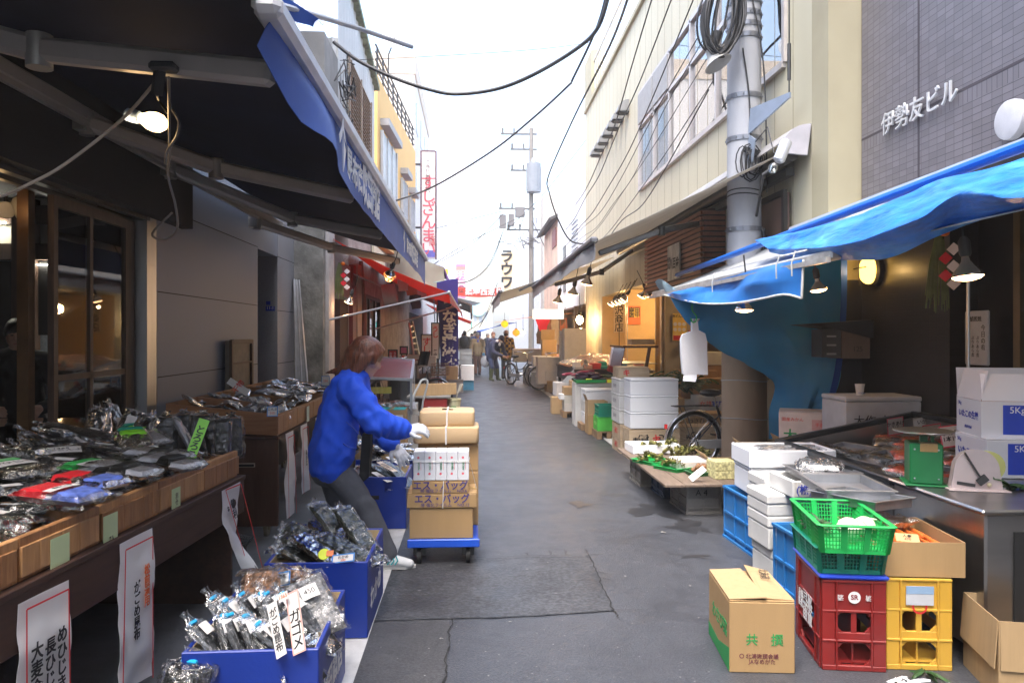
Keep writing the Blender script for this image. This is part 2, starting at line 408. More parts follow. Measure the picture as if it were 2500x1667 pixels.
CW=M('card_white',(.75,.73,.7),.6,var=.03); INK=M('ink',(.012,.012,.014),.6,var=0); REDI=M('red_ink',(.65,.03,.03),.6,var=0); ORI=M('orange_ink',(.8,.16,.04),.6,var=0); BLUI=M('blue_ink',(.03,.05,.4),.6,var=0); WHI=M('white_print',(.8,.8,.8),.6,var=0); GRI=M('green_ink',(.02,.25,.07),.6,var=0)
# ------------------------------------------------------------------ left: kelp shop with its open front
XL=-2.6
sp=T('shop_building','dark timber kelp shop with open front and glazed sliding door beside the steel column','building',(XL,3,0))
def pb(name,mat,par,boxes,bev=0):
    b=MB()
    for (x0,x1,y0,y1,z0,z1) in boxes: b.box(((x0+x1)/2,(y0+y1)/2,(z0+z1)/2),(abs(x1-x0),abs(y1-y0),abs(z1-z0)),None,bev)
    return b.obj(name,mat,par,True)
def pbs(name,mat,par,boxes):
    for bx in boxes: pb(name,mat,par,[bx])
YB=6.3
def fr(px,py): p=PY(px,py,YB); return p.x,p.z
pb('wall',PLAST,sp,[(-6.0,-2.72,YB+.02,YB+.1,0,.95),(-6,-2.72,YB+.02,YB+.1,2.22,2.62),(-6.1,-6,-25,YB,0,3)])
pb('roof',DK,sp,[(-6.1,-2.62,-1,6.5,2.62,3.0),(-2.62,-2.5,-.8,6.85,2.45,3.5),(-6.1,-2.62,-25,-1.0,0,9)])  # last box: unseen block behind the camera, added to cut rear sky light
pb('floor',CONC,sp,[(-6,-2.6,-1,YB,.006,.02)])
x0,_=fr(42,0);x1,_=fr(95,0);x2,_=fr(197,0);x3,_=fr(222,0)
bw=[(-6,-2.72,YB-.05,YB+.02,2.11,2.24),(-6,-2.72,YB-.04,YB+.02,1.12,1.28),(-6,-2.72,YB-.05,YB+.02,2.4,2.55)]
bw+=[(x0,x1,YB-.08,YB+.02,.95,2.6),(x2,x3,YB-.06,YB+.02,.95,2.4),(-2.86,-2.74,YB-.06,YB+.02,.0,2.55)]
pb('timber_frame',BROWN,sp,bw)
wx0,wz0=fr(95,905);wx1,wz1=fr(197,645)
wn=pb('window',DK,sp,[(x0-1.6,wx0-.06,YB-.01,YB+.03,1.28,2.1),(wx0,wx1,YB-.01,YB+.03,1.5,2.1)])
pb('window_inner_wall',M('lit_inner',(.3,.27,.2),.7,emit=.12,ecol=(.9,.8,.5)),wn,[(wx0,wx1,YB+.035,YB+.06,1.28,1.5)])  # wall given a faint glow of its own, standing in for room light
pb('fluorescent_tube',FLUO,wn,[(fr(160,0)[0],fr(197,0)[0],YB-.03,YB-.012,fr(0,832)[1],fr(0,822)[1]),(fr(96,0)[0],fr(197,0)[0],YB-.03,YB-.014,fr(0,647)[1],fr(0,645.5)[1])])
pb('paper_notice',PAPER,wn,[(fr(162,0)[0],fr(196,0)[0],YB-.012,YB-.008,fr(0,898)[1],fr(0,838)[1])])
pb('file_box',M('buff_box',(.55,.4,.12),.7),wn,[(fr(109,0)[0],fr(148,0)[0],YB-.14,YB-.02,1.285,fr(0,870)[1])])
# right hand part seen through glass
x4,_=fr(332,0)
pb('wall_panel',DK,sp,[(x3,x4,YB+.0,YB+.03,1.55,2.4)])
pb('lower_panel',M('greenish_plaster',(.5,.5,.36),.6),sp,[(x3,x4,YB-.0,YB+.03,1.28,1.55)])
pb('brass_post',BRASS,sp,[(-2.84,-2.77,4.83,4.9,0.02,2.45)])
dr=pb('sliding_door',BROWN,sp,[(-2.72,-2.68,4.95,5.0,.05,2.4),(-2.72,-2.68,5.95,6.1,.05,2.4),(-2.72,-2.68,5.0,5.95,2.33,2.4),(-2.72,-2.68,5.0,5.95,.05,.5),(-2.715,-2.685,5.0,5.95,1.2,1.24),(-2.715,-2.685,5.42,5.46,.5,2.33)])
pb('door_glass',PANE,dr,[(-2.703,-2.697,5.0,5.95,.5,2.33)])
pb('light_rail',DSTEEL,sp,[(-2.66,-2.6,1,6.2,2.42,2.45),(-2.75,-2.7,1,6.2,2.40,2.43)])
pb('steel_column',STEEL,sp,[(-2.72,-2.6,6.14,6.32,0,2.46)])
pb('fluorescent_tube',FLUO,sp,[(-4.4,-3.75,YB-.09,YB-.06,fr(0,549)[1],fr(0,546)[1])])
# glass counter in front of the person
ct=T('shop_counter','glass topped counter with brown front in front of the seated shopkeeper','counter',(-2.6,4,0))
pb('counter_front',wood('counter_wood',(.12,.05,.025),(.2,.09,.045),'Y'),ct,[(-2.5,-2.46,2.2,4.9,.02,.74),(-4.2,-2.5,5.26,5.3,.02,.74)])
pb('counter_frame',BROWN,ct,[(-3.2,-2.46,2.2,5.3,.74,.79)])
pb('counter_top',glassmat('counter_glass',(.6,.65,.6),.2,.03),ct,[(-3.25,-2.44,2.2,5.32,.92,.93)])
pb('counter_glass',PANE,ct,[(-2.48,-2.47,2.2,5.3,.79,.92)])
# spot lamps of the shop
def spot(px,py,Y,tgt,lit,label):
    p=PY(px,py,Y); d=(V(tgt)-p).normalized(); q=d.to_track_quat('Z','Y').to_matrix()
    t=T('spot_lamp',label,'lamp',p,0,None)
    b=MB(); b.lathe([(.03,-.12),(.045,-.1),(.055,0),(.05,.005)],(0,0,0),16,q); b.obj('shade',M('spot_white',(.6,.57,.5),.4),t)
    b=MB(); b.tube([q@V((0,0,-.1)),q@V((0,0,-.1))+V((0,0,.1))],.012,8); b.obj('arm',DSTEEL,t)
    b=MB(); b.lathe([(.0001,-.01),(.04,-.012)],(0,0,0),14,q,False); b.obj('bulb',emat('spot_on',(1,.72,.36),4) if lit else M('spot_off',(.3,.2,.1),.3),t)
    return p
p=spot(14,513,4.9,(0,0,1.4),1,'round white spot lamp shining towards the alley'); lamp(p+V((.1,-.25,0)),.12)
spot(62,524,4.9,(-1.5,4.5,0),0,'conical white spot lamp turned down and away')
# ------------------------------------------------------------------ left: granite building
gb=T('granite_building','speckled grey granite building with narrow dark doorway','building',(XL,8.5,0))
Y1=PX(629,800,XL).y; Y2=PX(677,800,XL).y; Y3=PX(717,800,XL).y
pb('wall',GRAN,gb,[(-6,XL,6.33,Y1,0,9),(-6,XL,Y1,Y2,2.55,9)])
pb('pillar',GRAN2,gb,[(-3.4,XL+.004,Y2,Y3,0,9.0)])
pb('doorway',GRAN,gb,[(-6,-3.3,Y1,Y2,0,2.55)]); pb('door',DK,gb,[(-3.3,-3.24,Y1+.02,Y1+.45,0,1.9)])
js=[(XL-.01,XL+.0015,6.34,Y1,z-.004,z+.004) for z in(1.15,1.86,2.57,3.3,4,4.7)]+[(XL,XL+.0055,Y2,Y3,z-.004,z+.004) for z in(1.12,1.83,2.55,3.3,4,4.7)]
pb('joint',DK,gb,js)
pbs('house_number',BLUI,gb,[(PY(650,0,Y2).x,PY(660.5,0,Y2).x,Y2-.008,Y2-.003,PY(0,743,Y2).z,PY(0,734,Y2).z),(PY(649,0,Y2).x,PY(671,0,Y2).x,Y2-.008,Y2-.003,PY(0,758,Y2).z,PY(0,746.5,Y2).z)])
hn=PY(660,752,Y2); text('11-1',.055,WHI,gb,(hn.x-XL,Y2-.01-8.5,hn.z))
pn=T('panel','dark brown framed panel standing against the granite wall','panel',(XL+.06,8.3,0),R(90))
b=MB(); b.box((0,0,.72),(.75,.05,1.44),None,.004); b.obj('board',M('brown_panel',(.12,.1,.08),.6,var=.25,scale=12),pn)
b=MB()
for x in(-.36,.36): b.box((x,-.035,.72),(.05,.03,1.46),None,.004)
b.box((0,-.035,1.43),(.67,.03,.05)); b.box((0,-.035,1.2),(.67,.02,.02)); b.obj('frame',BROWN,pn)
# ------------------------------------------------------------------ left: old concrete building
XO=-2.16
ob=T('old_building','weathered concrete house with white metal upper storey and louvred vent','building',(XO,13,0))
pb('end_wall',ROUGHC,ob,[(-5,XO-.02,Y3+.0,11.6,0,3.4)]); pb('upper_wall',CONC2,ob,[(-5,XO,Y3+.02,13.1,3.4,5.95)])
pb('wall',PEEL,ob,[(-5,XO-.004,11.6,11.95,0,3.4),(-5,XO-.01,13.3,17,0,3.4),(-5,-2.5,11.95,13.3,0,3.4),(-5,XO-.01,13.1,16.9,3.4,4.3)])
pb('corner_post',M('post_paint',(.42,.4,.4),.8,dirt=.5,dcol=(.2,.15,.13)),ob,[(XO-.12,XO+.03,Y3+.2,11.7,0,3.3)])
b=MB()  # corrugated upper storey
def corr(P0,ux,L,H0,H1,n,amp=.02):
    ux=V(ux); q=V((ux.y,-ux.x,0)); P0=V(P0)
    return lambda u,v: P0+ux*(L*u)+V((0,0,lerp(0,lerp(H0,H1,u),v)))+q*amp*math.sin(u*n*6.283)
b.grid(corr((XO,12.2,4.3),(0,1,0),4.5,3.5,2.6,16),128,1); b.grid(corr((-5.5,12.2,4.3),(1,0,0),3.34,2.0,2.0,30),240,1); b.obj('metal_wall',CLAD,ob,True)
b=MB(); b.sheet(lambda u,v:(-5.6+3.3*u,12.25-.5+2*v,6.35+1.5*v+.03*math.sin(u*150)),200,1,.01); b.obj('corrugated_roof',M('roof_sheet',(.42,.45,.48),.5,.3,var=.15,dirt=.4,dcol=(.25,.2,.18)),ob,True)
b=MB()
for k in range(9): t=k/9; b.bar((XO+.05,12.2+.5*k,7.85-.1*k),(XO+.05,12.7+.5*k,7.75-.1*k),.14,.1)
b.obj('gutter',RUST,ob,True)
b=MB()
for k in range(18): b.box((XO+.03,14.45,5.05+k*.075),(.05,2.8,.012),Matrix.Rotation(R(35),3,'Y'))
for y in(13.05,14.45,15.85): b.box((XO+.05,y,5.7),(.03,.05,1.36))
lv=b.obj('louvre',M('louvre',(.35,.27,.2),.7),ob,True); pb('vent_opening',DK,ob,[(XO-.01,XO+.012,13.05,15.85,5.02,6.38)])
wf=pb('window',DK,ob,[(XO-.01,XO+.006,11.75,12.55,4.3,5.05)]); pb('frame',ALU,wf,[(XO,XO+.02,11.75,11.79,4.3,5.05),(XO,XO+.02,12.13,12.17,4.3,5.05),(XO,XO+.02,12.51,12.55,4.3,5.05),(XO,XO+.02,11.75,12.55,4.27,4.31)])
b=MB(); rnd=random.Random(5)
for k in range(9):
    p=V((XO+.06+rnd.uniform(0,.1),11.6+rnd.uniform(-.2,1.1),5.6+rnd.uniform(-.5,.3))); pts=[p+V((rnd.uniform(-.06,.1),rnd.uniform(-.35,.35),rnd.uniform(-.35,.3))) for _ in range(5)]
    b.tube(pts,.012,6)
b.obj('junction_wires',IRON,ob,True)
# brown entrance
en=T('entrance','shop entrance with brown boarded recess under the red awning','shopfront',(XO,14.5,0))
pb('door',M('maroon_dark',(.05,.025,.02),.7),en,[(-2.3,XO-.02,12.5,13.3,0,2.1)]); pb('lintel',M('mauve_trim',(.3,.24,.24),.7),en,[(XO-.05,XO+.02,12.5,13.9,2.15,2.7)])
pb('maroon_post',M('maroon_paint',(.2,.03,.03),.5),en,[(XO-.02,XO+.06,13.35,13.7,0,2.75)]); pb('pink_post',M('copper_post',(.4,.25,.2),.5),en,[(XO-.02,XO+.08,13.75,14.3,0,2.8)])
b=MB(); b.tube([(XO+.1,14.5,0),(XO+.1,14.5,2.1),(XO+.1,14.3,2.3),(XO+.06,14.3,2.9)],.04,10); b.obj('drain_pipe',M('pipe_brown',(.25,.08,.05),.5),en,True)
gw=pb('glass_front',BLACKW,en,[(XO-.05,XO+.03,y,y+.08,0,2.3) for y in(14.8,15.7,16.6,17.5)]+[(XO-.05,XO+.03,14.8,17.58,z,z+.08) for z in(.5,1.2,2.25)])
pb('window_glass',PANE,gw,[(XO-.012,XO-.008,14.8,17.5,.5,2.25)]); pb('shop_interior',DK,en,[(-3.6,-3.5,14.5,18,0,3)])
pb('signboard',M('cream_sign',(.7,.68,.5),.6),en,[(XO+.01,XO+.06,16.2,18.2,2.95,3.45)])
# ------------------------------------------------------------------ left: ochre building and beyond
def slab(pts,z0,z1):
    b=MB(); b.poly([(x,y,z0) for x,y in pts],(0,0,z1-z0)); return b
yb=T('ochre_building','ochre yellow building with black roof railing and square windows','building',(-2.1,17,0))
slab([(-6,16.95),(-2.12,16.95),(-1.8,24),(-6,24)],3.6,7.35).obj('wall',YEL,yb,True); slab([(-6,16.96),(-2.3,16.96),(-2.0,24),(-6,24)],0,3.6).obj('ground_floor',PEEL,yb,True)
def on(y,off=0): return -2.12+(y-16.95)/7.05*.32+off
b=MB()
for y in [17.2+.8*k for k in range(9)]: b.bar((on(y,-.05),y,7.35),(on(y,-.05),y,8.05),.04)
for z in(7.55,7.72,7.89,8.05): b.bar((on(17,-.05),17,z),(on(24,-.05),24,z),.035)
b.obj('railing',IRON,yb,True)
for (y0,y1,z0,z1) in((17.3,19.5,4.9,6.2),(20.6,21.6,4.8,5.8),(22.3,23.3,4.7,5.6)):
    w=MB(); w.bar((on(y0,.02),y0,(z0+z1)/2),(on(y1,.02),y1,(z0+z1)/2),.05,z1-z0); wo=w.obj('window',M('window_blind',(.5,.52,.53),.4),yb,True)
    b=MB()
    for k in range(4): y=lerp(y0,y1,k/3); b.bar((on(y,.05),y,z0),(on(y,.05),y,z1),.06)
    b.obj('frame',ALU,wo,True)
    b=MB(); b.bar((on(y0,.1),y0,z1+.2),(on(y1,.1),y1,z1+.2),.22,.16); b.obj('hood',M('grey_hood',(.35,.35,.36),.6),wo,True)
b=MB(); b.bar((on(17,.14),17,4.5),(on(19.2,.14),19.2,4.5),.3,.22); b.obj('balcony',CONC2,yb,True)
dsh=T('satellite_dish','white round satellite dish on the roof railing','dish',(-2.0,19.5,9.2))
b=MB(); b.lathe([(.0,0.09),(.18,.06),(.33,0),(.335,.01),(.18,.075),(0.001,.105)],(0,0,0),20,Euler((R(75),0,R(20))).to_matrix()); b.obj('bowl',M('dish_white',(.7,.7,.7),.5),dsh)
b=MB(); b.tube([(0,0,-.05),(-.15,-.1,-.5),(-.15,-.1,-1.0)],.02,6); b.tube([(0,0,-.1),(.05,-.35,0)],.012,6); b.obj('mount',IRON,dsh)
fb=T('pale_building','tall pale beige building far along the alley','building',(-4.5,38,0))
pb('wall',PALE,fb,[(-9,-2.6,34,45,0,13.3)]); pb('roof_band',M('roof_band',(.6,.5,.4),.8),fb,[(-9,-2.55,33.95,45.05,13.3,14.2)])
pbs('window',M('far_window',(.45,.5,.55),.3),fb,[(-2.62,-2.56,y,y+1.2,z,z+1.3) for y in(35,38,41) for z in(5,8,11)])
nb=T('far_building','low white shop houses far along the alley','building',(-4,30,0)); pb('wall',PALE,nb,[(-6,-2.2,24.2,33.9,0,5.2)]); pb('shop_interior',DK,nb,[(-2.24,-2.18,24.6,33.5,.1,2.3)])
for nm,lab,bx,mt in (('far_building','blue grey office tower seen through the added haze',(-3.2,.2,100,112,0,24),WHITEW),('far_building','cream building closing the end of the alley',(-.9,2.4,88,96,0,9.5),M('far_cream',(.75,.7,.55),.8)),('far_building','white shop houses beyond the pale building',(-9,-2.7,46,84,0,7.5),PALE),('far_building','white block with grey panels beyond the far pole',(4.0,12,44,80,0,9),WHITEW),('far_building','slim pale tower above the shop roofs',(-6.0,-3.6,120,130,0,27),WHITEW)):
    t=T(nm,lab,'building',((bx[0]+bx[1])/2,bx[2],0)); pb('wall',mt,t,[bx])
    face=bx[2]-.03; w=bx[1]-bx[0]
    pbs('window',M('far_window',(.45,.5,.55),.3),t,[(bx[0]+w*(.12+.2*i),bx[0]+w*(.24+.2*i),face,face+.1,z,z+1.2) for i in range(4) for z in range(3,int(bx[5])-2,3)])
    if 'cream' in lab:
        b=MB(); b.cyl((.75,87.9,4.6),(.75,87.7,4.6),.9,None,24); b.obj('round_sign',M('teal_sign',(.4,.7,.72),.6),t,True)
# ------------------------------------------------------------------ right: tiled building
tb=T('tiled_building','grey purple tiled building with silver name letters','building',(3.53,3,0))
TILE=tilemat('tile_wall',(.16,.148,.165),(.045,.04,.05),.1,.05,'YZ',.13,.35,.05); TILED=tilemat('tile_wall_low',(.035,.031,.03),(.018,.017,.018),.1,.05,'YZ',.12,.35,.05)
zj=3.27
pb('wall',TILE,tb,[(3.53,8,-25,6.6,zj+.004,12),(3.53,8,-25,6.6,2.7,zj-.11)]); pb('soldier_course',tilemat('tile_soldier',(.16,.148,.165),(.045,.04,.05),.05,.105,'YZ',.09,.35,.03),tb,[(3.53,8,-2,6.6,zj-.11,zj-.008)])  # wall runs on unseen behind the camera, lengthened to cut rear sky light
pb('lower_wall',TILED,tb,[(3.53,8,5.35,6.6,0,2.7),(3.215,3.6,6.6,7.02,0,2.0),(3.53,8,-25,3.9,0,2.7),(3.53,8,3.9,5.35,2.35,2.7)])
pb('joint',M('joint_dark',(.06,.05,.06),.7),tb,[(3.5285,3.6,-2,6.6,zj-.012,zj+.006),(3.5275,3.6,PX(2243,200,3.53).y-.012,PX(2243,200,3.53).y+.012,2.7,12)])
pb('window_ledge',IRON,tb,[(3.45,3.6,2,5.8,4.96,5.02)])
pb('doorway',DK,tb,[(3.75,3.8,3.9,5.35,0,2.35)]); pbs('door_frame',M('brass_dark',(.16,.12,.06),.35,.7),tb,[(3.5,3.58,4.6,4.66,0,2.35),(3.5,3.58,3.86,3.9,0,2.7)])
lt=M('letter_steel',(.75,.75,.76),.35,.5,var=.05); 
la=PX(2190,300,3.53); lb=PX(2310,238,3.53)
text('伊勢友ビル',.2,lt,tb,(-.03,(la.y+lb.y)/2-3,(la.z+lb.z)/2+.005),(90,0,-90),.007,.004,1.0,space=1.02)
ds=T('disc_lamp','round pale disc lamp on the tiled wall above the blue tarpaulin','lamp',(3.5,PX(2478,293,3.5).y,PX(2478,293,3.5).z))
b=MB(); b.lathe([(.001,.06),(.1,.058),(.125,.05),(.13,.03),(.13,.0)],(0,0,0),28,Matrix.Rotation(R(-90),3,'Y')); b.obj('disc',M('disc_white',(.5,.5,.53),.4),ds)
b=MB(); b.cyl((.06,0,0),(-.0,0,0),.06); b.obj('mount',IRON,ds)
# ------------------------------------------------------------------ right: cream building with three shops
XR=3.25
cb=T('cream_building','long cream sided building with upper window row over open shops','building',(XR,14,0))
YE=PX(1430,800,XR).y; YA=PX(1469,800,XR).y; YC=PX(1527,800,XR).y; YG=12.45
def sidewall(z0,z1,y0,y1): return (XR,9,y0,y1,z0,z1)
wy0=PX(1563.5,468,XR).y; wy1=PX(1919.6,148,XR).y; WZ0,WZ1=4.32,6.15
pb('wall',CREAM,cb,[sidewall(2.46,WZ0,8.15,YE),sidewall(WZ1,7.8,6.95,YE),sidewall(WZ0,WZ1,wy0,YE),sidewall(WZ0,WZ1,6.95,wy1),sidewall(0,WZ0,6.95,8.15),sidewall(0,2.46,YA,YE)])
pb('corner_pier',CREAM2,cb,[(XR-.02,9,6.62,6.95,0,7.9)])
sy=6.95; sm=[]
while sy<YE: sm.append((XR-.0015,XR+.02,sy-.004,sy+.004,2.46 if sy>8.15 and sy<YA else 0,7.8)); sy+=.46
pb('seam',SEAM,cb,sm)
pb('coping',CREAM2,cb,[(XR-.06,9,6.6,YE+.05,7.8,7.9),(XR-.03,XR+.3,YE-1.2,YE,7.9,9.2)])
b=MB()
for k in range(40): b.bar((XR+.05,8+k*.33,7.9),(XR+.05,8+k*.33,8.9),.02)
b.bar((XR+.05,8,8.9),(XR+.05,21,8.9),.04); b.obj('roof_railing',M('rail_pale',(.55,.55,.56),.5),cb,True)
pbs('partition',INNER,cb,[(XR+.01,5.6,YA-.03,YA+.12,0,2.46),(XR+.01,5.6,YC,YC+.1,0,2.6)]); pb('end_wall',INNER2,cb,[(XR+.01,5.6,YG,YG+.12,0,2.6)])
pb('back_wall',INNER2,cb,[(5.5,5.6,8.16,YA,0,2.6),(XR+.01,5.5,8.1,8.16,0,2.6)]); pb('ceiling',PLAST,cb,[(XR+.005,5.6,8.2,YA,2.47,2.52)]); pb('shop_floor',CONC,cb,[(XR-.2,5.6,8.2,YA,.0,.012)])
pbs('door_frame',M('gold_frame',(.42,.3,.14),.4,.4),cb,[(XR-.03,XR+.06,YG+.1,YG+.22,0,2.46),(XR-.03,XR+.04,YG+.5,YG+.56,0,2.46)])
gl=MB(); y=YC-.03; gl.box((XR+.0,YC-.2,1.35),(.012,.02,2.2)); gl.obj('glass_edge',ALU,cb,True)
# window row
wr=T('window_row','long aluminium window row reflecting sky with orange lamps inside','window',(XR,11,WZ0))
zt=5.5; ys=[PX(x,0,XR).y for x in(1563.5,1600,1638,1690,1753,1840,1919.6)]
fb_=[(XR-.04,XR+.03,y-.03,y+.03,WZ0,WZ1) for y in ys]+[(XR-.05,XR+.03,wy1,wy0,WZ0-.05,WZ0+.02),(XR-.04,XR+.03,wy1,wy0,zt-.03,zt+.03),(XR-.04,XR+.03,wy1,wy0,WZ1-.04,WZ1+.02)]
pb('frame',M('window_frame',(.52,.48,.47),.4,.5),wr,fb_)
pb('glass',glassmat('window_glass',(.7,.73,.75),.2,.02,.35),wr,[(XR+.0,XR+.006,wy1,wy0,WZ0,WZ1)])
pbs('vent_panel',M('grey_panel',(.3,.3,.3),.6),wr,[(XR-.06,XR-.03,ys[1]+.04,ys[0]-.03,zt+.04,WZ1-.05),(XR-.06,XR-.03,ys[2]+.04,ys[1]-.04,zt+.04,WZ1-.05)])
pb('room',M('room_inside',(.5,.47,.42),.8),wr,[(4.9,4.95,wy1,wy0,4.0,WZ1+.2),(XR+.1,4.9,wy0,wy0+.05,4,WZ1),(XR+.1,4.9,wy1-.05,wy1,4,WZ1),(XR+.05,4.9,wy1,wy0,WZ1+.1,WZ1+.15),(XR+.05,4.9,wy1,wy0,4.0,4.05)])
for i,(px,py,l) in enumerate(((1670,315,'orange shaded lamp behind the third window pane'),(1738,250,'orange shaded lamp behind the fourth window pane'),(1757,255,'orange shaded lamp glimpsed beside the utility pole'))):
    p=PX(px,py,XR+.35); t=T('pendant_lamp',l,'lamp',p)
    b=MB(); b.lathe([(.07,.28),(.2,0),(.195,0),(.065,.28)],(0,0,0),18); b.obj('lamp_shade',M('orange_shade',(.8,.25,.08),.7,emit=.6,ecol=(1,.3,.08)),t)
    b=MB(); b.tube([(0,0,.28),(0,0,1.0)],.008,6); b.obj('cord',IRON,t)
# vent hoods
vh=None
for k in range(7):
    px,py=((1531,152-0),(1517,300),(1505,322))[0] if 0 else (lerp(1464,1533,(k/6)**1.15),lerp(380,275,(k/6)**1.15)); p=PX(px,py,XR)
    if vh is None:
        vh=T('vent_hood','grey metal vent hood in the row on the cream wall','vent',p,0,'vent hoods on the cream wall')
        b=MB(); b.sheet(lambda u,v:(-.24*math.sin(v*1.57),-.13+.26*u,.24*math.cos(v*1.57)-.0),1,8,.006)
        for y in(-.13,.13): b.poly([(0,y,0)]+[(-.24*math.sin(a*.157),y,.24*math.cos(a*.157)) for a in range(11)],(0,.005,0))
        b.obj('hood',M('hood_metal',(.3,.3,.3),.45,.5,dirt=.4),vh)
        b=MB(); b.box((-.1,0,-.02),(.2,.24,.02)); b.obj('grille',IRON,vh)
    else: dup(vh,p)
# slatted fascia box of the greengrocer
sf=T('slatted_fascia','brown slatted timber fascia box over the greengrocer','fascia',(3.1,11,2.2))
b=MB()
for k in range(13):
    z=2.22+k*.068
    b.box((2.93,10.95,z+.03),(.03,3.1,.045),Matrix.Rotation(R(-14),3,'Y')); b.box((3.09,9.395,z+.03),(.29,.03,.045),Matrix.Rotation(R(14),3,'X'))
b.obj('slats',SLAT,sf,True); pb('box',BROWN,sf,[(2.96,XR-.003,9.42,12.5,2.2,3.12)])
sg=T('shop_sign','white marbled board with brush lettering on the slatted fascia','sign',(2.88,PX(1645,640,2.88).y,PX(1645,640,2.88).z))
b=MB(); b.box((0,0,0),(.02,.62,.5)); b.obj('board',M('marble_board',(.5,.48,.45),.3,var=.35,scale=3,stretch=(1,3,1)),sg)
text('八百金',.17,INK,sg,(-.013,-.06,-.03),RYM90,bold=.015,sx=.95); text('築地\n東店',.09,INK,sg,(-.013,.22,.0),RYM90)
bs=T('wooden_signboard','dark framed timber signboard behind the utility pole','sign',(XR-.05,PX(1893,560,XR).y,2.3))
b=MB(); b.box((0,0,0),(.04,.85,1.3)); b.obj('board',M('sign_brown',(.14,.08,.06),.5),bs)
b=MB(); 
for y in(-.42,.42): b.box((-.03,y,0),(.04,.06,1.36))
for z in(-.65,.65): b.box((-.03,0,z),(.04,.78,.06))
b.obj('frame',BLACKW,bs); text('宮',.5,INK,bs,(-.025,.05,0),RYM90,bold=.02)
# right: beyond the cream building
wb=T('white_building','white building with shutter slats just beyond the cream building','building',(XR,24,0))
pb('wall',WHITEW,wb,[(XR-.02,9,YE+.02,28,2.4,6.8),(XR+1.5,9,YE+.02,28,0,2.4)]); pb('window',M('far_dark',(.05,.055,.06),.3),wb,[(XR-.05,XR,25.6,26.2,3.0,4.6)])
pb('shutter',M('shutter_grey',(.5,.55,.6),.5),wb,[(XR-.06,XR-.01,22.6,24,z,z+.08) for z in [3.2+.14*k for k in range(14)]])
ot=T('orange_house','small orange rusted shop house with dark tilted roof','building',(3,31,0))
pb('wall',M('rust_orange',(.66,.45,.33),.8,var=.2,scale=1.5),ot,[(3.3,6,28.5,34,2.5,6.0),(4.2,6,28.5,34,0,2.5)]); b=MB(); b.box((3.35,31,6.1),(.9,5.6,.1),Matrix.Rotation(R(-25),3,'Y')); b.obj('roof',M('dark_roof',(.06,.055,.055),.7),ot,True)
pb('window',M('red_window',(.25,.05,.05),.5),ot,[(3.26,3.32,29,30.4,5.0,5.7)]); pb('signboard',M('yellow_sign',(.85,.6,.05),.6),ot,[(3.75,3.9,28.2,28.4,2.8,5.9)])
tw=T('roof_tower','narrow beige roof tower behind the orange house','building',(3.9,36,0)); pb('wall',M('tower_beige',(.5,.48,.44),.8),tw,[(3.4,4.6,35.5,37,0,8.2)])
bt=T('butcher_building','dark open fronted stall building with hanging bulbs','building',(3.2,25,0))
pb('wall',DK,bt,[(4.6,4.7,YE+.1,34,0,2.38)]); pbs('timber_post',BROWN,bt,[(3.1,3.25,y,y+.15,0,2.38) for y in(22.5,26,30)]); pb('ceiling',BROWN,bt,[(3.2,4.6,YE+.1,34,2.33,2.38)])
pb('end_wall',wood('plank_wall',(.12,.07,.04),(.22,.13,.07),'Z'),bt,[(3.2,4.6,27.9,28.0,0,2.33)])

WET=M('wet_asphalt',(.034,.035,.039),.33,var=.25,scale=9)
for i,(x,y,w,h) in enumerate(((1.72,5.75,.2,.2),(1.58,6.35,.22,.4),(1.52,5.0,.09,.06),(.95,6.6,.1,.16),(-.38,8.2,.12,.3))):
    flat('wet_patch',[(lambda k:(x+w*math.cos(t*.1745)*k,y+h*math.sin(t*.1745)*k))(.75+.75*noise.noise(V((i*5+math.cos(t*.1745)*1.4,math.sin(t*.1745)*1.4,0)))+.35*noise.noise(V((i*7+math.cos(t*.1745)*4,math.sin(t*.1745)*4,5)))) for t in range(36)],.003,WET,'dark damp patch on the asphalt')
# ------------------------------------------------------------------ cloth helper
def pl(pts,t):
    """point on a polyline at t (0..1 by length)"""
    L=[0]
    for a,b in zip(pts,pts[1:]): L.append(L[-1]+(b-a).length)
    x=t*L[-1]
    for i in range(len(pts)-1):
        if x<=L[i+1] or i==len(pts)-2: return lerp(pts[i],pts[i+1],(x-L[i])/max(1e-9,L[i+1]-L[i]))
def smoothpl(pts,k=4):
    out=[]; n=len(pts)
    for i in range(n-1):
        a,b,c,d=pts[max(i-1,0)],pts[i],pts[i+1],pts[min(i+2,n-1)]
        for j in range(k):
            t=j/k; out.append(.5*((2*b)+(c-a)*t+(2*a-5*b+4*c-d)*t*t+(3*b-a-3*c+d)*t**3))
    return out+[pts[-1]]
def cloth(rows,nu=40,nv=12,amp=.02,fs=3,seed=0,t=.003,fade=True,dirn=None,stretch=(1,1,1)):
    rows=[smoothpl([V(p) for p in r]) if len(r)>2 else [V(p) for p in r] for r in rows]; m=len(rows)-1
    def fn(u,v):
        x=v*m; i=min(int(x),m-1); f=x-i; p=lerp(pl(rows[i],u),pl(rows[i+1],u),f)
        k=amp*(min(1,v*4) if fade else 1)
        q=V((p.x*stretch[0],p.y*stretch[1],p.z*stretch[2]))*fs+V((seed*7.1,seed*3.3,0))
        n=noise.noise(q)+.45*noise.noise(q*2.7)
        d=V(dirn) if dirn else V((n,noise.noise(q+V((9,9,9))),.4*noise.noise(q+V((5,1,7)))))
        return p+(d*n if dirn else d)*k
    b=MB(); b.sharp=0; b.sheet(fn,nu,nv,t); b.sharp=60; return b
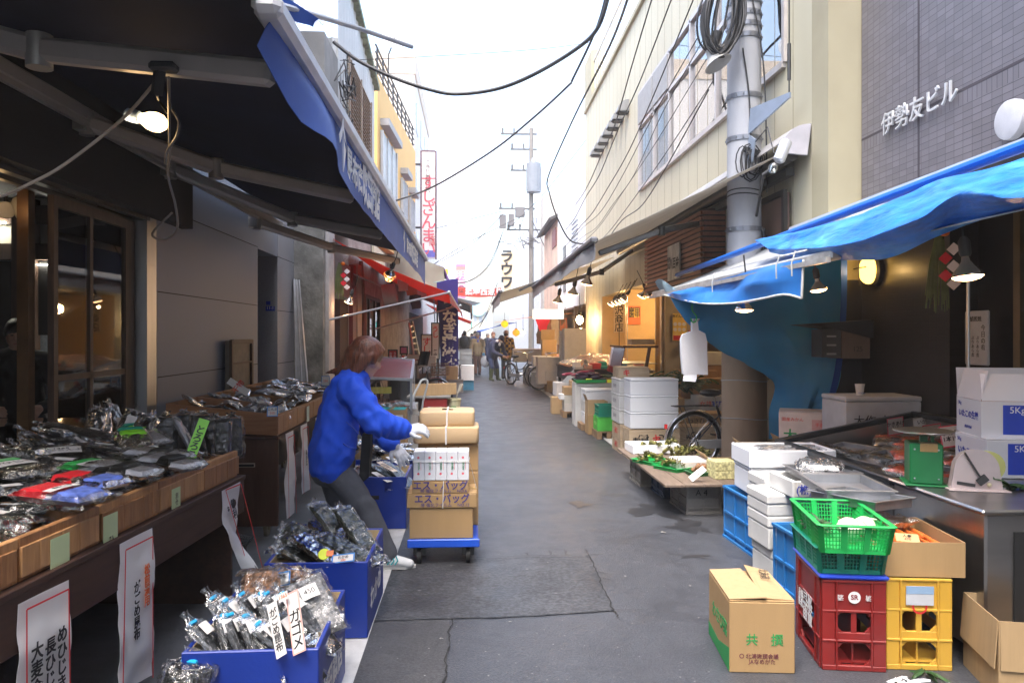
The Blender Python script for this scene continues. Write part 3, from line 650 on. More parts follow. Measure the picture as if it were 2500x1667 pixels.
def fabric(name,col,rough=.75,transl=.25,var=.1,scale=3,bump=.15,bscale=350,dirt=0,dcol=(.2,.2,.2),tcol=None,spec=.3,stretch=(1,1,1)):
    if name in MATS: return MATS[name]
    m=M(name,col,rough,0,var,scale,bump,bscale,stretch,spec,dirt,dcol); nt=m.node_tree; b=nt.nodes['Principled BSDF']
    tr=N(nt,'ShaderNodeBsdfTranslucent'); tr.inputs[0].default_value=(*(tcol or col),1); mx=N(nt,'ShaderNodeMixShader'); mx.inputs[0].default_value=transl
    nt.links.new(b.outputs[0],mx.inputs[1]); nt.links.new(tr.outputs[0],mx.inputs[2]); nt.links.new(mx.outputs[0],nt.nodes['Material Output'].inputs[0]); return m
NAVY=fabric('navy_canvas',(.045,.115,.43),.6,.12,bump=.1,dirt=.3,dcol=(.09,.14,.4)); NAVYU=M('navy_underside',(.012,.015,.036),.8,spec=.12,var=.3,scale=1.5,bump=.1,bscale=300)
ARM=M('awning_arm',(.45,.42,.41),.45,.2,var=.06); WPL=M('white_plastic',(.72,.72,.73),.4)
# ------------------------------------------------------------------ long navy awning of the kelp shop
aw=T('navy_awning','long navy shop awning with white lettering on its valance and folding arms','awning',(-2.5,6,2.9))
FX,FZ=-.70,2.6; ya,yb_=2.6,11.2
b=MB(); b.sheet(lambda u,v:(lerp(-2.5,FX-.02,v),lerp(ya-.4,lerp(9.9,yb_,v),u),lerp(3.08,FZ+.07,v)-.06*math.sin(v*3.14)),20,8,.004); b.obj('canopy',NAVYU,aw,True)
top=[V((FX,lerp(ya+.05,yb_,i/8),FZ)) for i in range(9)]
bot=[V((FX-.04,ya+.03,2.5)),V((FX+.03,ya+.3,2.33)),V((FX+.09,ya+.75,2.34)),V((FX+.02,4.0,2.31)),V((FX,5.5,2.3)),V((FX,7,2.29)),V((FX,9,2.3)),V((FX,10.3,2.3)),V((FX,yb_+.02,2.23))]
mid=[lerp(a,c,.5)+V(((.05*math.sin(i*2.1) if i<3 else 0),0,0)) for i,(a,c) in enumerate(zip(top,bot))]
cloth([top,mid,bot],70,10,.009,2.2,1).obj('valance',NAVY,aw,True)
b=MB(); b.box((FX,(ya+yb_)/2,FZ+.03),(.1,yb_-ya,.08),None,.02); b.obj('front_bar',M('bar_white',(.68,.68,.7),.4),aw,True)
b=MB(); b.box((FX+.005,ya-.03,FZ+.055),(.1,.05,.135),None,.025); b.obj('end_cap',WPL,aw,True)
b=MB(); b.box((-2.45,6,2.9),(.05,7.6,.09),None,.01); b.box((-2.43,6,2.83),(.03,7.6,.03)); b.obj('wall_rail',ARM,aw,True)
for (s,e,f) in ((V((-2.45,3.25,2.86)),PZ(96,122,2.66),PZ(668,182,2.5)),(PX(212,300,-2.45),PZ(528,410,2.65),PZ(864,482,2.5)),(PX(417,413,-2.45),PZ(714,534,2.65),PZ(933,574,2.5)),(PX(628,543,-2.45),PZ(809,604,2.65),PZ(976,639,2.5))):
    a=T('folding_arm',None,None); a.parent=aw; WM[a.name]=WM[aw.name]
    b=MB(); b.bar(s,e,.085,.1,bev=.02); b.obj('upper_arm',ARM,a,True)
    b=MB(); b.bar(e,f,.075,.095,bev=.018); b.obj('forearm',ARM,a,True)
    b=MB(); b.cyl(V(e)-V((0,0,.075)),V(e)+V((0,0,.06)),.05); b.obj('hinge',M('hinge_grey',(.38,.37,.36),.4,.4),a,True); b=MB(); b.cyl(V(s)-V((0,0,.08)),V(s)+V((0,0,.06)),.045); b.box(V(s)+V((-.03,0,-.0)),(.1,.16,.12)); b.obj('hinge',M('hinge_grey',(.38,.37,.36),.4,.4),a,True)
VL=lambda px:PX(px,500,FX+.01)
def vtext(s,px,z,size,sx=1,bold=.03):
    p=VL(px); o=text(s,size,WHI,aw,(FX+.014+2.5,p.y-6,z-2.9),RY90,bold=bold,sx=sx); return o
o=vtext('个',821,2.45,.28,.75,.04); o.location.x+=.03; vtext('昆布商',866,2.445,.19,1.05); vtext('吹田商店',907,2.45,.27,.8,.045)
vtext('个',986,2.44,.24,.8,.04); vtext('昆布商',998,2.44,.17,1.2); vtext('吹田商店',1012,2.44,.24,1.05,.03)
pr=T('awning_rod','grey metal rod sticking out above the navy awning','rod',(-.7,3,2.9))
b=MB(); b.tube([PX(682,12,-.85),PY(870,68,4.2),PY(1006,115,4.6)],.014,8); b.obj('rod',M('rod_grey',(.4,.41,.43),.4,.5),pr,True)
b=MB(); cl=PX(690,10,-.85); cloth([[cl+V((-.1,-.1,.06)),cl+V((.02,.05,.04)),cl+V((.12,.2,.02))],[cl+V((-.12,-.1,-.02)),cl+V((0,.05,-.04)),cl+V((.1,.2,-.02))]],12,4,.02,9).obj('cloth_wrap',NAVY,pr,True)
# bare bulb clipped to the first arm
def bulb_mesh(R_=None):
    b=MB(); b.lathe([(.0001,-.075),(.018,-.07),(.03,-.055),(.034,-.035),(.03,-.012),(.018,.012),(.014,.03)],(0,0,0),18,R_); return b
bp=PY(355,292,3.55); hb=T('bare_bulb','glowing bare bulb in a blue holder clipped to the awning arm','lamp',bp)
q=Euler((0,R(-75),0)).to_matrix(); b=bulb_mesh(q); b.v=[v*1.35 for v in b.v]; b.obj('bulb',emat('bare_bulb',(1,.66,.3),2.2),hb)
b=MB(); b.lathe([(.016,.02),(.03,.03),(.032,.05),(.03,.085),(.012,.1)],(0,0,0),14,q); b.obj('holder',M('holder_blue',(.2,.3,.5),.5,var=.5,scale=30),hb)
lamp(bp+V((-.06,-.03,-.03)),.35,r=.04)
cp=PY(400,165,2.93)
b=MB(); b.box(cp,(.1,.06,.035),None,.01); b.bar(cp+V((-.015,0,-.01)),cp+V((-.035,.02,-.1)),.035,.03); b.tube([cp+V((-.035,.02,-.1)),bp+V((.06,0,.09)),bp+V((.1,0,.03))],.005,6); b.obj('clip',IRON,hb,True)
def wire(pts,r,mat,par=None,name='cord',seg=6,k=5): b=MB(); b.tube(smoothpl([V(p) for p in pts],k),r,seg); return b.obj(name,mat,par,par is not None)
wire([PY(390,188,2.95),PY(300,290,3.2),PY(160,400,3.15),PY(70,450,3.1),PY(0,480,3.1),PY(-80,500,3.1)],.007,M('cord_tan',(.5,.4,.3),.5),hb)
wire([PY(412,190,2.95),PY(413,300,3.5),PY(414,380,3.6),PY(410,430,3.7),PY(428,500,3.8),PY(432,560,3.9),PY(400,585,3.9),PY(372,570,3.9),PY(420,520,3.8)],.006,M('cord_grey',(.16,.15,.15),.4),hb)
wire([PY(420,268,3.5),PY(437,300,3.5),PY(430,335,3.5),PY(408,370,3.55),PY(404,400,3.6)],.006,MATS['cord_grey'],hb)
# ------------------------------------------------------------------ red awning with push rods
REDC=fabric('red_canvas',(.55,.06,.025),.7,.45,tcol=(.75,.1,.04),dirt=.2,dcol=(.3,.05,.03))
ra=T('red_awning','orange red canvas awning propped by two grey rods','awning',(XO,14,3))
def fp(px,py,z): return PZ(px,py,z)
f0=fp(1096,714,2.25); fr1=fp(1124,746,2.22); f1=V((-.31,23,2.18))
b=MB(); b.sheet(lambda u,v:lerp(lerp(V((XO+.02,11.6,2.98)),f0,v),lerp(V((XO+.02,23,2.9)),f1,v),u)-V((0,0,.06*math.sin(v*3.1)))+V((0,0,.01*noise.noise(V((u*9,v*9,0))))),16,12,.004); b.obj('canopy',REDC,ra,True)
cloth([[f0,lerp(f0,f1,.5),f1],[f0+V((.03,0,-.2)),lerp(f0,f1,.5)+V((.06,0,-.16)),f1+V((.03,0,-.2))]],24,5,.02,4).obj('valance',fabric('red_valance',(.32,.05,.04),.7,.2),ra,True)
RODM=M('push_rod',(.33,.36,.4),.35,.6)
for a,c in ((PX(802,781,XO+.02),f0),(PX(915,803,XO+.02),fr1)):
    b=MB(); b.tube([a,c],.018,8); b.sph(c,.035); b.obj('push_rod',RODM,ra,True)
b=MB(); b.tube([f0,f1],.025,8); b.obj('front_bar',RODM,ra,True)
# ------------------------------------------------------------------ purple awning and far left roofs
PUR=fabric('purple_canvas',(.22,.07,.36),.7,.2); OFFW=fabric('off_white_canvas',(.5,.5,.42),.8,.3,dirt=.4,dcol=(.3,.32,.25))
pa=T('purple_awning','purple and off white box awning behind the red awning','awning',(-2,20,3))
P=lambda px,py:PY(px,py,19.5)
b=MB(); b.sheet(lambda u,v:(lerp(-2.2,-.72,v),lerp(19.5,24,u),lerp(3.75,3.25,v)),6,6,.01); b.obj('canopy',PUR,pa,True)
cloth([[V((-2.2,19.5,3.75)),V((-1.4,19.5,3.5)),V((-.72,19.5,3.25))],[V((-2.2,19.5,2.9)),V((-1.4,19.48,2.55)),V((-.72,19.5,2.5))]],16,8,.05,3).obj('side_panel',OFFW,pa,True)
cloth([[V((-.72,19.5,3.26)),V((-.72,24,3.26))],[V((-.64,19.5,2.72)),V((-.62,24,2.72))]],16,8,.06,2).obj('valance',PUR,pa,True)
ba=T('brown_roof','brown slatted shop roof sloping over the left stalls','awning',(-1.5,24,2.6))
b=MB(); b.sheet(lambda u,v:(lerp(-2.2,.0,v),lerp(24.5,33,u),lerp(3.3,2.45,v)),4,14,.05); b.obj('roof',wood('roof_brown',(.07,.045,.035),(.14,.09,.07),'Y'),ba,True); pb('valance',MATS['roof_brown'],ba,[(-.05,.02,24.5,33,2.2,2.45)])
ra2=T('small_red_awning','small red awning with turquoise stripe far on the side of the banner','awning',(-.8,36,2.3))
b=MB(); b.sheet(lambda u,v:(lerp(-2.1,-.0,v),lerp(34,44,u),lerp(2.9,2.1,v)),6,6,.02); b.obj('canopy',REDC,ra2,True); pb('stripe',M('turquoise',(.05,.45,.4),.6),ra2,[(-.05,.0,34,44,1.85,2.1)])
wa=T('white_parasol','white canvas corner awning above the passers-by','awning',(-.6,27,2.9)); b=MB(); b.poly([(-1.4,26,3.0),(.3,26.2,2.62),(.1,28.5,2.62),(-1.4,28.5,3.0)],(0,0,.03)); b.obj('canopy',fabric('white_canvas',(.65,.68,.7),.8,.3),wa,True); b=MB(); b.tube([(-1.2,26.1,0),(-1.2,26.1,2.95)],.03); b.obj('pole',IRON,wa,True)
# ------------------------------------------------------------------ right grey awnings
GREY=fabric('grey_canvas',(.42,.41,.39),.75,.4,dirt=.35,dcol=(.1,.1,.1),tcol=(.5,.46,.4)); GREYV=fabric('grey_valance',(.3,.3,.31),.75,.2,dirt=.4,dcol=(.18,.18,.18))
def grey_awning(label,y0,y1,yb0,yb1,xw,zw,xf,zf,vh,seed):
    a=T('grey_awning',label,'awning',(xw,(y0+y1)/2,zw))
    cloth([[V((xw,yb0,zw)),V((xw,(yb0+yb1)/2,zw)),V((xw,yb1,zw))],[V((xf,y0,zf)),V((xf,(y0+y1)/2,zf)),V((xf,y1,zf))]],24,14,.015,1.6,seed,.005).obj('canopy',GREY,a,True)
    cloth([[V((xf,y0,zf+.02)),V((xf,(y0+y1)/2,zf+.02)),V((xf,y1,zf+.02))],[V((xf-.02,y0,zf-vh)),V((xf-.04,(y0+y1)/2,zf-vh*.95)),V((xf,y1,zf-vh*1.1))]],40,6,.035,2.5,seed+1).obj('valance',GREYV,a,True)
    b=MB(); b.box((xf,(y0+y1)/2,zf+.02),(.09,y1-y0,.07),None,.02); b.obj('front_bar',M('bar_dark',(.12,.12,.13),.4,.4),a,True)
    return a
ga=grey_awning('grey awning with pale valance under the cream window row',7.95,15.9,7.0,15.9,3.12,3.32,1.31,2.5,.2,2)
b=MB(); b.tube([(3.08,7.05,3.24),(3.08,15.5,3.24)],.065,12); b.obj('roller',M('roller',(.06,.055,.05),.4,.3),ga,True)
b=MB(); b.poly([(3.24,6.98,3.52)]+[(3.24-.3*math.sin(t*.157),6.98,3.24+.28*math.cos(t*.157)) for t in range(11)]+[(3.2,6.98,3.22)],(0,.04,0)); b.obj('end_plate',M('plate_lilac',(.42,.41,.45),.4),ga,True)
b=MB(); b.sheet(lambda u,v:(3.24-.29*math.sin(v*1.2),lerp(7.02,15.6,u),3.25+.28*math.cos(v*1.2)),2,6,.01); b.obj('cassette',M('cassette_grey',(.33,.32,.32),.5),ga,True)
b=MB(); b.box((3.15,11,3.12),(.08,7.5,.08)); b.obj('wall_rail',DSTEEL,ga,True)
for (s,e,f) in (((3.1,9.8,3.0),(2.1,8.2,2.66),(1.4,8.2,2.4)),((3.0,13.9,3.08),(2.15,12.3,2.55),(1.4,12.6,2.35))):
    a=T('folding_arm',None,None); a.parent=ga; WM[a.name]=WM[ga.name]
    b=MB(); b.bar(s,e,.06,.07,bev=.015); b.obj('upper_arm',M('arm_grey',(.16,.16,.16),.45,.3),a,True); b=MB(); b.bar(e,f,.055,.065,bev=.015); b.obj('forearm',MATS['arm_grey'],a,True); b=MB(); b.cyl(V(e)-V((0,0,.055)),V(e)+V((0,0,.045)),.042); b.obj('hinge',DSTEEL,a,True)
gb2=grey_awning('darker grey awning hanging low beyond the first grey awning',16.1,22.5,16.1,22.5,3.1,3.2,.62,2.42,.26,5)
b=MB(); b.bar((1.0,15.95,2.45),(3.0,15.95,3.4),.05); b.obj('stay',DSTEEL,gb2,True)
# lit white panel sign and butcher's canopy further on
ls=T('light_box','white lit panel under the dark awning','sign',(2.33,22.8,2.14)); b=MB(); b.box((0,0,0),(.95,.12,.3)); b.obj('panel',emat('panel_glow',(1,.93,.8),.3),ls)
ca=T('tan_canopy','tan and orange canopy over the butcher counter','awning',(2,25,2.1)); cloth([[V((3.2,23.6,2.2)),V((2.2,23.4,2.12)),V((.75,23.3,1.9))],[V((3.2,27,2.25)),V((2.2,27,2.15)),V((.8,27,1.95))]],16,8,.03,2).obj('canopy',fabric('tan_canvas',(.5,.36,.16),.8,.5,tcol=(.8,.35,.15)),ca,True)
bl=T('blue_sheet','bright blue plastic sheet roof over the far stall','awning',(.9,29,2)); cloth([[V((1.2,27.5,1.95)),V((1.6,30,2.0)),V((2.0,33,2.05))],[V((.35,27.5,1.62)),V((.3,30,1.66)),V((.2,33,1.7))],[V((.33,27.5,1.45)),V((.3,30,1.4)),V((.2,33,1.45))]],14,8,.05,2).obj('sheet',fabric('blue_plastic_far',(.02,.12,.6),.45,.35),bl,True)
rf=T('red_cloth','small red cloth hanging from the tan canopy','cloth',(2.15,23.2,1.9)); cloth([[V((1.95,23.2,2.05)),V((2.45,23.2,2.05))],[V((2.1,23.2,1.62)),V((2.3,23.2,1.6))]],6,5,.04,4).obj('cloth',fabric('red_cloth_m',(.6,.01,.02),.7,.3),rf,True)
# ------------------------------------------------------------------ blue tarpaulin awning, near right
TARP=fabric('tarp_blue',(.015,.22,.8),.38,.25,var=.35,scale=12,bump=1.0,bscale=26,tcol=(.02,.3,.85),spec=.6,dirt=.9,dcol=(.16,.58,.95),stretch=(1.8,.35,1.8)); TARPD=fabric('tarp_curtain',(.03,.27,.55),.5,.4,var=.2,scale=2,bump=.25,bscale=14,tcol=(.04,.36,.55),dirt=.75,dcol=(.2,.37,.37)); HEM=fabric('tarp_hem',(.01,.06,.32),.5,.2)  # TARP's dirt slot paints pale scuffs and sky-lit cyan streaks into the blue
ta=T('tarp_awning','stall awning wrapped in bright blue tarpaulin with a sagging apron','awning',(2.4,5.5,2.2))
up=lambda px,py:PX(px,py,2.5); 
b=MB(); b.tube([V((2.5,9.0,2.23)),V((2.5,6.2,2.29)),V((2.5,3.1,2.36)),V((2.5,2.4,2.37))],.028,10); b.obj('roof_tube',fabric('tarp_wrap',(.01,.13,.55),.4,.1,bump=.3,bscale=20),ta,True)
b=MB(); b.tube([V((2.5,9.1,2.22)),V((2.5,8.3,2.23))],.018,8); b.obj('frame_tube',ALU,ta,True); b=MB(); b.tube([V((2.62,6.0,2.36)),V((2.62,2.8,2.42))],.03,8); b.obj('frame_tube',ALU,ta,True)
b=MB(); b.sheet(lambda u,v:(lerp(2.06,3.5,v),lerp(8.3,2.5,u),lerp(1.97,2.62,v)-.04*math.sin(v*3.14)),14,8,.004); b.obj('roof_sheet',fabric('awning_cream',(.38,.4,.42),.7,.12),ta,True)
b=MB(); b.box((2.05,6.2,1.955),(.07,4.2,.06),None,.012); b.box((2.0,6.2,1.925),(.03,4.2,.03)); b.obj('front_bar',M('bar_alu',(.5,.5,.48),.45,.4,dirt=.6,dcol=(.2,.19,.16),scale=20),ta,True)
U=[V((2.45,6.3,2.28)),PX(2019,548,2.42),PX(2179,500,2.42),PX(2339,446,2.42),PX(2500,388,2.42),PX(2900,235,2.42)]
Mm=[PX(1878,608,2.1),PX(1990,606,2.02),PX(2107,584,1.98),PX(2250,532,1.98),PX(2350,470,2.02),PX(2500,482,1.96),PX(2900,380,1.96)]
Hm=[PX(1886,616,2.14),PX(1975,632,2.1),PX(2104,634,2.08),PX(2190,624,2.08),PX(2310,572,2.1),PX(2500,505,2.1),PX(2900,420,2.1)]
cloth([U,[lerp(a,c,.55)+V((-.06,0,.05)) for a,c in zip([pl(smoothpl(U),k/6) for k in range(7)],[pl(smoothpl(Mm),k/6) for k in range(7)])],Mm,Hm],120,34,.03,5.5,3,.003,stretch=(1,.45,1)).obj('apron',TARP,ta,True)
vt=[PX(1640,716,2.0),PX(1760,682,2.0),PX(1870,652,2.0),PX(1962,633,2.0)]; vb=[PX(1622,720,1.98),PX(1700,739,1.92),PX(1780,741,1.93),PX(1851,731,1.95),PX(1914,719,1.97),PX(1957,728,1.99)]
vm=[lerp(pl(vt,k/5),pl(vb,k/5),.5)+V((-.05*math.sin(k*1.9),0,0)) for k in range(6)]
cloth([vt,vm,vb],40,12,.035,3,7).obj('valance',fabric('tarp_valance',(.03,.22,.62),.4,.3,bump=.1,bscale=30,tcol=(.05,.35,.85),spec=.6),ta,True)
for q_ in (vt[-1],lerp(vt[2],vt[3],.6),vt[1]):
    b=MB(); b.tube([q_+V((-.05,0,.05)),q_+V((-.07,.01,-.02)),q_+V((-.06,.03,-.1))],.005,5); b.tube([q_+V((-.05,0,.04)),q_+V((.05,0,.06))],.005,5); b.obj('rope_tie',M('rope_white',(.6,.6,.56),.8),ta,True)
b=MB(); b.tube(smoothpl(vb),.008,6); b.tube([vb[-1],vt[-1]],.008,6); b.obj('white_piping',M('piping',(.6,.62,.6),.6,dirt=.4),ta,True)
tip=PX(1606,694,2.02); cloth([[tip+V((0,.12,.03)),tip+V((0,-.1,.05)),PX(1650,706,2.0)],[tip+V((.05,.05,-.06)),PX(1640,728,1.99),PX(1680,736,1.95)]],12,6,.03,5).obj('corner_wrap',fabric('wrap_pale',(.3,.42,.5),.6,.3,dirt=.5,dcol=(.1,.2,.3)),ta,True)
Cl=[PY(1640,728,7.25),PY(1700,808,7.15),PY(1770,860,7.1),PY(1850,905,7.05),PY(1895,940,7.05),PY(1880,1000,7.1),PY(1878,1070,7.15)]
Cr=[PY(2066,560,6.4),PY(2066,700,6.4),PY(2062,800,6.4),PY(2052,900,6.4),PY(2038,960,6.4),PY(2015,1020,6.42),PY(1990,1075,6.45)]
cm=[lerp(a,c,.5)+V((0,-.1+.09*math.sin(i*2.4),0)) for i,(a,c) in enumerate(zip(Cl,Cr))]
cu=T('tarp_curtain','dusty blue tarpaulin curtain closing the far end of the stall','curtain',(2.8,7,1)); 
def cfold(p,k):
    return p
cloth([Cl,[lerp(a,c,.25)+V((0,.08*math.cos(i*2),0)) for i,(a,c) in enumerate(zip(Cl,Cr))],cm,[lerp(a,c,.75)+V((0,.06*math.sin(i*1.7),0)) for i,(a,c) in enumerate(zip(Cl,Cr))],Cr],60,46,.03,3.4,4,.003,False,stretch=(1.6,1,.7)).obj('sheet',TARPD,cu,True)
cloth([[p+V((0,-.012,0)) for p in Cr],[p+V((-.055,-.014,-.0)) for p in Cr]],40,3,.004,3).obj('hem',HEM,cu,True)
# hanging reflector bulbs
CHR=M('bulb_mirror',(.75,.72,.68),.08,1,var=.02)
def refl(p,tilt=0,rz=0,label='',power=4,s=1.,col=(1,.55,.25),cage=False,group=None):
    t=T('reflector_lamp',label,'lamp',p,rz,group,rx=tilt)
    b=MB(); b.lathe([(.014*s,.075*s),(.018*s,.05*s),(.03*s,.03*s),(.05*s,.008*s),(.058*s,-.006*s),(.057*s,-.012*s)],(0,0,0),20,None,False); b.obj('reflector',CHR,t)
    b=MB(); b.lathe([(.057*s,-.012*s),(.045*s,-.022*s),(.02*s,-.028*s),(.0005,-.029*s)],(0,0,0),20,None,False); b.obj('lens',M('lens_glow',(.9,.6,.35),.2,emit=3.2,ecol=(1,.55,.25)),t)
    b=MB(); b.lathe([(.017*s,.07*s),(.022*s,.08*s),(.022*s,.13*s),(.01*s,.15*s)],(0,0,0),12); b.obj('socket',M('socket_dark',(.05,.05,.055),.5),t)
    b=MB(); b.tube([(0,0,.14*s),(.01,0,.22*s),(.0,.01,.34*s)],.006,6); b.obj('cord',IRON,t)
    if cage:
        b=MB()
        for k in range(8): a=k*.785; b.tube([(.03*math.cos(a),.03*math.sin(a),.05),(.085*math.cos(a),.085*math.sin(a),-.03),(.03*math.cos(a),.03*math.sin(a),-.11)],.003,5)
        for r_,z in((.085,-.03),(.03,-.11),(.06,.01)): b.tube([(r_*math.cos(a*.524),r_*math.sin(a*.524),z) for a in range(12)],.003,5,closed=True)
        b.obj('wire_cage',M('cage',(.5,.3,.15),.4,.7),t)
    if power: lamp(V(p)+Euler((tilt,0,rz)).to_matrix()@V((0,0,-.08*s)),power*.12,col,.03)
    return t
refl(PY(1817,752,5.4),0,0,'reflector bulb hanging below the short blue valance',5,1.15)
refl(PY(1998,704,5.2),R(-8),R(60),'tilted reflector bulb hanging beside the glowing oval wall lamp',5,1.0)
refl(PY(2362,668,3.6),R(-6),R(30),'large reflector bulb hanging in front of the straw ornament',5,1.25)
refl(PY(953,668,9.8),R(40),R(30),'caged bulb clipped under the orange red awning',6,1.2,cage=True)
refl(PY(852,735,11.6),R(25),R(60),'reflector bulb glowing in the dark entrance',5,1.3)
for px,py,Y,l in ((1399,715,13.0,'reflector bulb hanging low from the grey awning beside the dark awning edge'),(1433,690,11.8,'small reflector bulb nearest the cream pillar'),(1362,735,14.5,'reflector bulb behind the end of the grey valance')): refl(PY(px,py,Y),R(15),R(40),l,6,1.7)
for i,(px,py,Y) in enumerate(((1492,742,14.3),(1501,739,14.1),(1510,737,13.8),(1519,734,13.6),(1524,730,13.4))): refl(PY(px,py,Y),R(35),R(60),'one of the row of reflector bulbs over the shop name board',0,1.3,group='bulbs in a row over the shop name board')
lamp(PY(1505,750,14.6)+V((.4,1.5,0)),13,r=.1); lamp(V((4.0,14.4,2.2)),15,r=.1); lamp(V((4.2,11.2,2.2)),4,r=.1)
refl(PY(1567,722,12.9),R(30),R(60),'reflector bulb over the orange poster, turned to the front',0,1.4); refl(PY(1583,718,12.7),R(35),R(-60),'reflector bulb over the orange poster, turned inward',0,1.4)
def glow(px,py,Y,l,r=.045,pw=6):
    p=PY(px,py,Y); t=T('hanging_bulb',l,'lamp',p); b=MB(); b.sph((0,0,0),r,12,8,(1,1,1.3)); b.obj('bulb',WARM,t); b=MB(); b.cyl((0,0,r*1.2),(0,0,r*2.6),r*.5); b.tube([(0,0,r*2.5),(0,.02,.7)],.008,5); b.obj('socket',IRON,t); lamp(p,pw*.3)
glow(1380,811,21,'bare bulb glowing over the butcher counter, further from the pillar'); glow(1418,806,20,'bare bulb glowing low beside the cream pillar'); glow(1415,781,19.5,'pear shaped glowing bulb above the white cartons',.09,5); glow(1277,812,28,'bare bulb glowing behind the orange lantern',.05,8); glow(1512,878,13.4,'bare bulb glowing inside the glass showcase',.03,3)
for px,py,Y,c,l in ((1232,791,26.5,(.85,.55,.03),'yellow paper lantern hanging from the far canopy'),(1260,812,26,(.85,.32,.03),'orange paper lantern beside the blue sheet')):
    t=T('paper_lantern',l,'lantern',PY(px,py,Y)); b=MB(); b.lathe([(.04,-.13)]+[(.13*math.cos(a)*(1+.03*(i%2)),.12*math.sin(a)) for i,a in enumerate([x*.157-1.25 for x in range(17)])]+[(.04,.13)],(0,0,0),18); b.obj('paper',M('lantern_'+l[:6],c,.7,emit=.25,ecol=c),t)
    b=MB(); b.cyl((0,0,.125),(0,0,.15),.05); b.tube([(0,0,.15),(0,0,.4)],.008,5); b.obj('cap',IRON,t)
ol=T('oval_lamp','glowing yellow oval wall lamp with dark wire guard','lamp',(3.48,PX(2118,660,3.45).y,PX(2118,660,3.45).z)); b=MB(); b.sph((-.02,0,0),.1,20,12,(.75,1.05,1.2)); b.obj('diffuser',emat('oval_glow',(1,.55,.1),1.1),ol); b=MB(); b.lathe([(.001,0),(.13,0),(.13,.04),(.1,.06)],(.05,0,0),24,Matrix.Rotation(R(-90),3,'Y')@Matrix.Diagonal((1.1,1,1))); b.tube([(-.1,0,-.13),(-.11,0,0),(-.1,0,.13)],.006); b.tube([(-.1,-.1,.02),(-.11,0,.02),(-.1,.1,.02)],.006); b.obj('base',IRON,ol); lamp(V((3.3,ol.location.y-.05,ol.location.z)),0.5,(1,.6,.2))
# ------------------------------------------------------------------ utility pole and what hangs on it
PXc,PYc=2.91,7.86
POLE=M('pole_concrete',(.36,.37,.4),.75,var=.12,scale=4,stretch=(1,1,.25),bump=.2,bscale=70,dirt=.3,dcol=(.2,.19,.19))
up_=T('utility_pole','thick grey concrete utility pole with brown sleeve behind the bicycle','pole',(PXc,PYc,0))
b=MB(); b.cyl((0,0,0),(0,0,9),.185,.165,28); b.obj('shaft',POLE,up_)
b=MB(); b.cyl((0,0,0),(0,0,2.05),.236,.232,28); b.obj('sleeve',M('sleeve_board',(.38,.28,.2),.75,var=.15,scale=2.5,stretch=(1,1,.3),dirt=.5,dcol=(.14,.1,.08)),up_)
BAND=M('band_steel',(.22,.23,.26),.4,.7)
for z in(2.62,3.58,4.03,4.66,4.78,4.9,5.03,5.15):
    b=MB(); r_=.185-.02*z/9+.004; b.lathe([(r_,z-.025),(r_+.006,z-.025),(r_+.006,z+.025),(r_,z+.025)],(0,0,0),28,None,False)
    for k in range(16): a=k*.393; b.box((math.cos(a)*(r_+.008),math.sin(a)*(r_+.008),z),(.012,.012,.02))
    b.obj('steel_band',BAND,up_)
for z in(2.98,3.03,.62,1.02): b=MB(); r_=.185-.02*z/9+.003 if z>2.1 else .238; b.tube([(r_*math.cos(a*.262),r_*math.sin(a*.262),z+.01*math.sin(a*.5)) for a in range(24)],.006,6,closed=True); b.obj('tie_wire',IRON if z>2 else M('tie_pale',(.4,.4,.4),.5),up_)
b=MB(); b.poly([(.15,-.06,3.6),(.75,-.06,3.78),(.75,-.06,3.83),(.17,-.06,3.86),(.12,-.06,3.3),(.2,-.06,3.3),(.25,-.06,3.52)],(0,.02,0)); b.v=[V((v.x*1.13,v.y,v.z)) for v in b.v]; br_=b.obj('bracket',M('bracket_blue',(.3,.36,.46),.5,.4),up_); br_.rotation_euler=(0,0,R(-77))
b=MB(); b.tube([(.83,-.05,3.8),(.83,-.05,8)],.008,6); b.cyl((.83,-.05,3.95),(.83,-.05,4.3),.018); b.obj('stay_wire',DSTEEL,up_).rotation_euler=(0,0,R(-77))
text('吉\nPE',.2,INK,up_,(-.05,-.245,1.66),(90,0,0),bold=.03,lead=.9)
b=MB(); b.tube(smoothpl([V((.02,-.19,5.0)),V((.1,-.19,4.6)),V((.15,-.18,4.2)),V((.17,-.18,3.6)),V((.19,-.15,3.0))]),.008,6); b.tube(smoothpl([V((-.08,-.18,4.5)),V((-.02,-.2,4.0)),V((0,-.2,3.45))]),.008,6); b.tube([(.16,-.12,2.05),(.16,-.14,2.62)],.02,8); b.tube([(.16,-.16,2.5),(.2,-.16,2.3),(.25,-.14,2.05)],.008,6); b.obj('down_cable',IRON,up_)
b=MB(); rnd=random.Random(3)
for k in range(7):
    w=rnd.uniform(.1,.2); x=rnd.uniform(-.12,.12); b.tube([(x+w*.6*math.cos(a*.52)*(1 if k%2 else .6),-.22+.02*math.sin(a+k),3.4-.1+w*math.sin(a*.52)) for a in range(12)],.007,5,closed=True)
b.box((0,-.2,3.42),(.16,.04,.05),Matrix.Rotation(R(15),3,'Y')); b.obj('tied_wires',IRON,up_)
cc=T('cable_coil','large black cable coil hung high on the utility pole','coil',PY(1762,40,7.55)); b=MB()
for k in range(22):
    w=rnd.uniform(.3,.4); h=rnd.uniform(.46,.6); ox=rnd.uniform(-.05,.05)*1.0; oy=rnd.uniform(-.06,.06)
    if k>15: w*=rnd.uniform(.35,.8)
    b.tube([(ox*.6+w*.55*math.cos(a*.2618+.2)+.08*math.sin(a*.2618),oy+.03*math.sin(a*.5+k),h*.72*math.sin(a*.2618)+rnd.uniform(-.004,.004)) for a in range(24)],.011,6,closed=True)
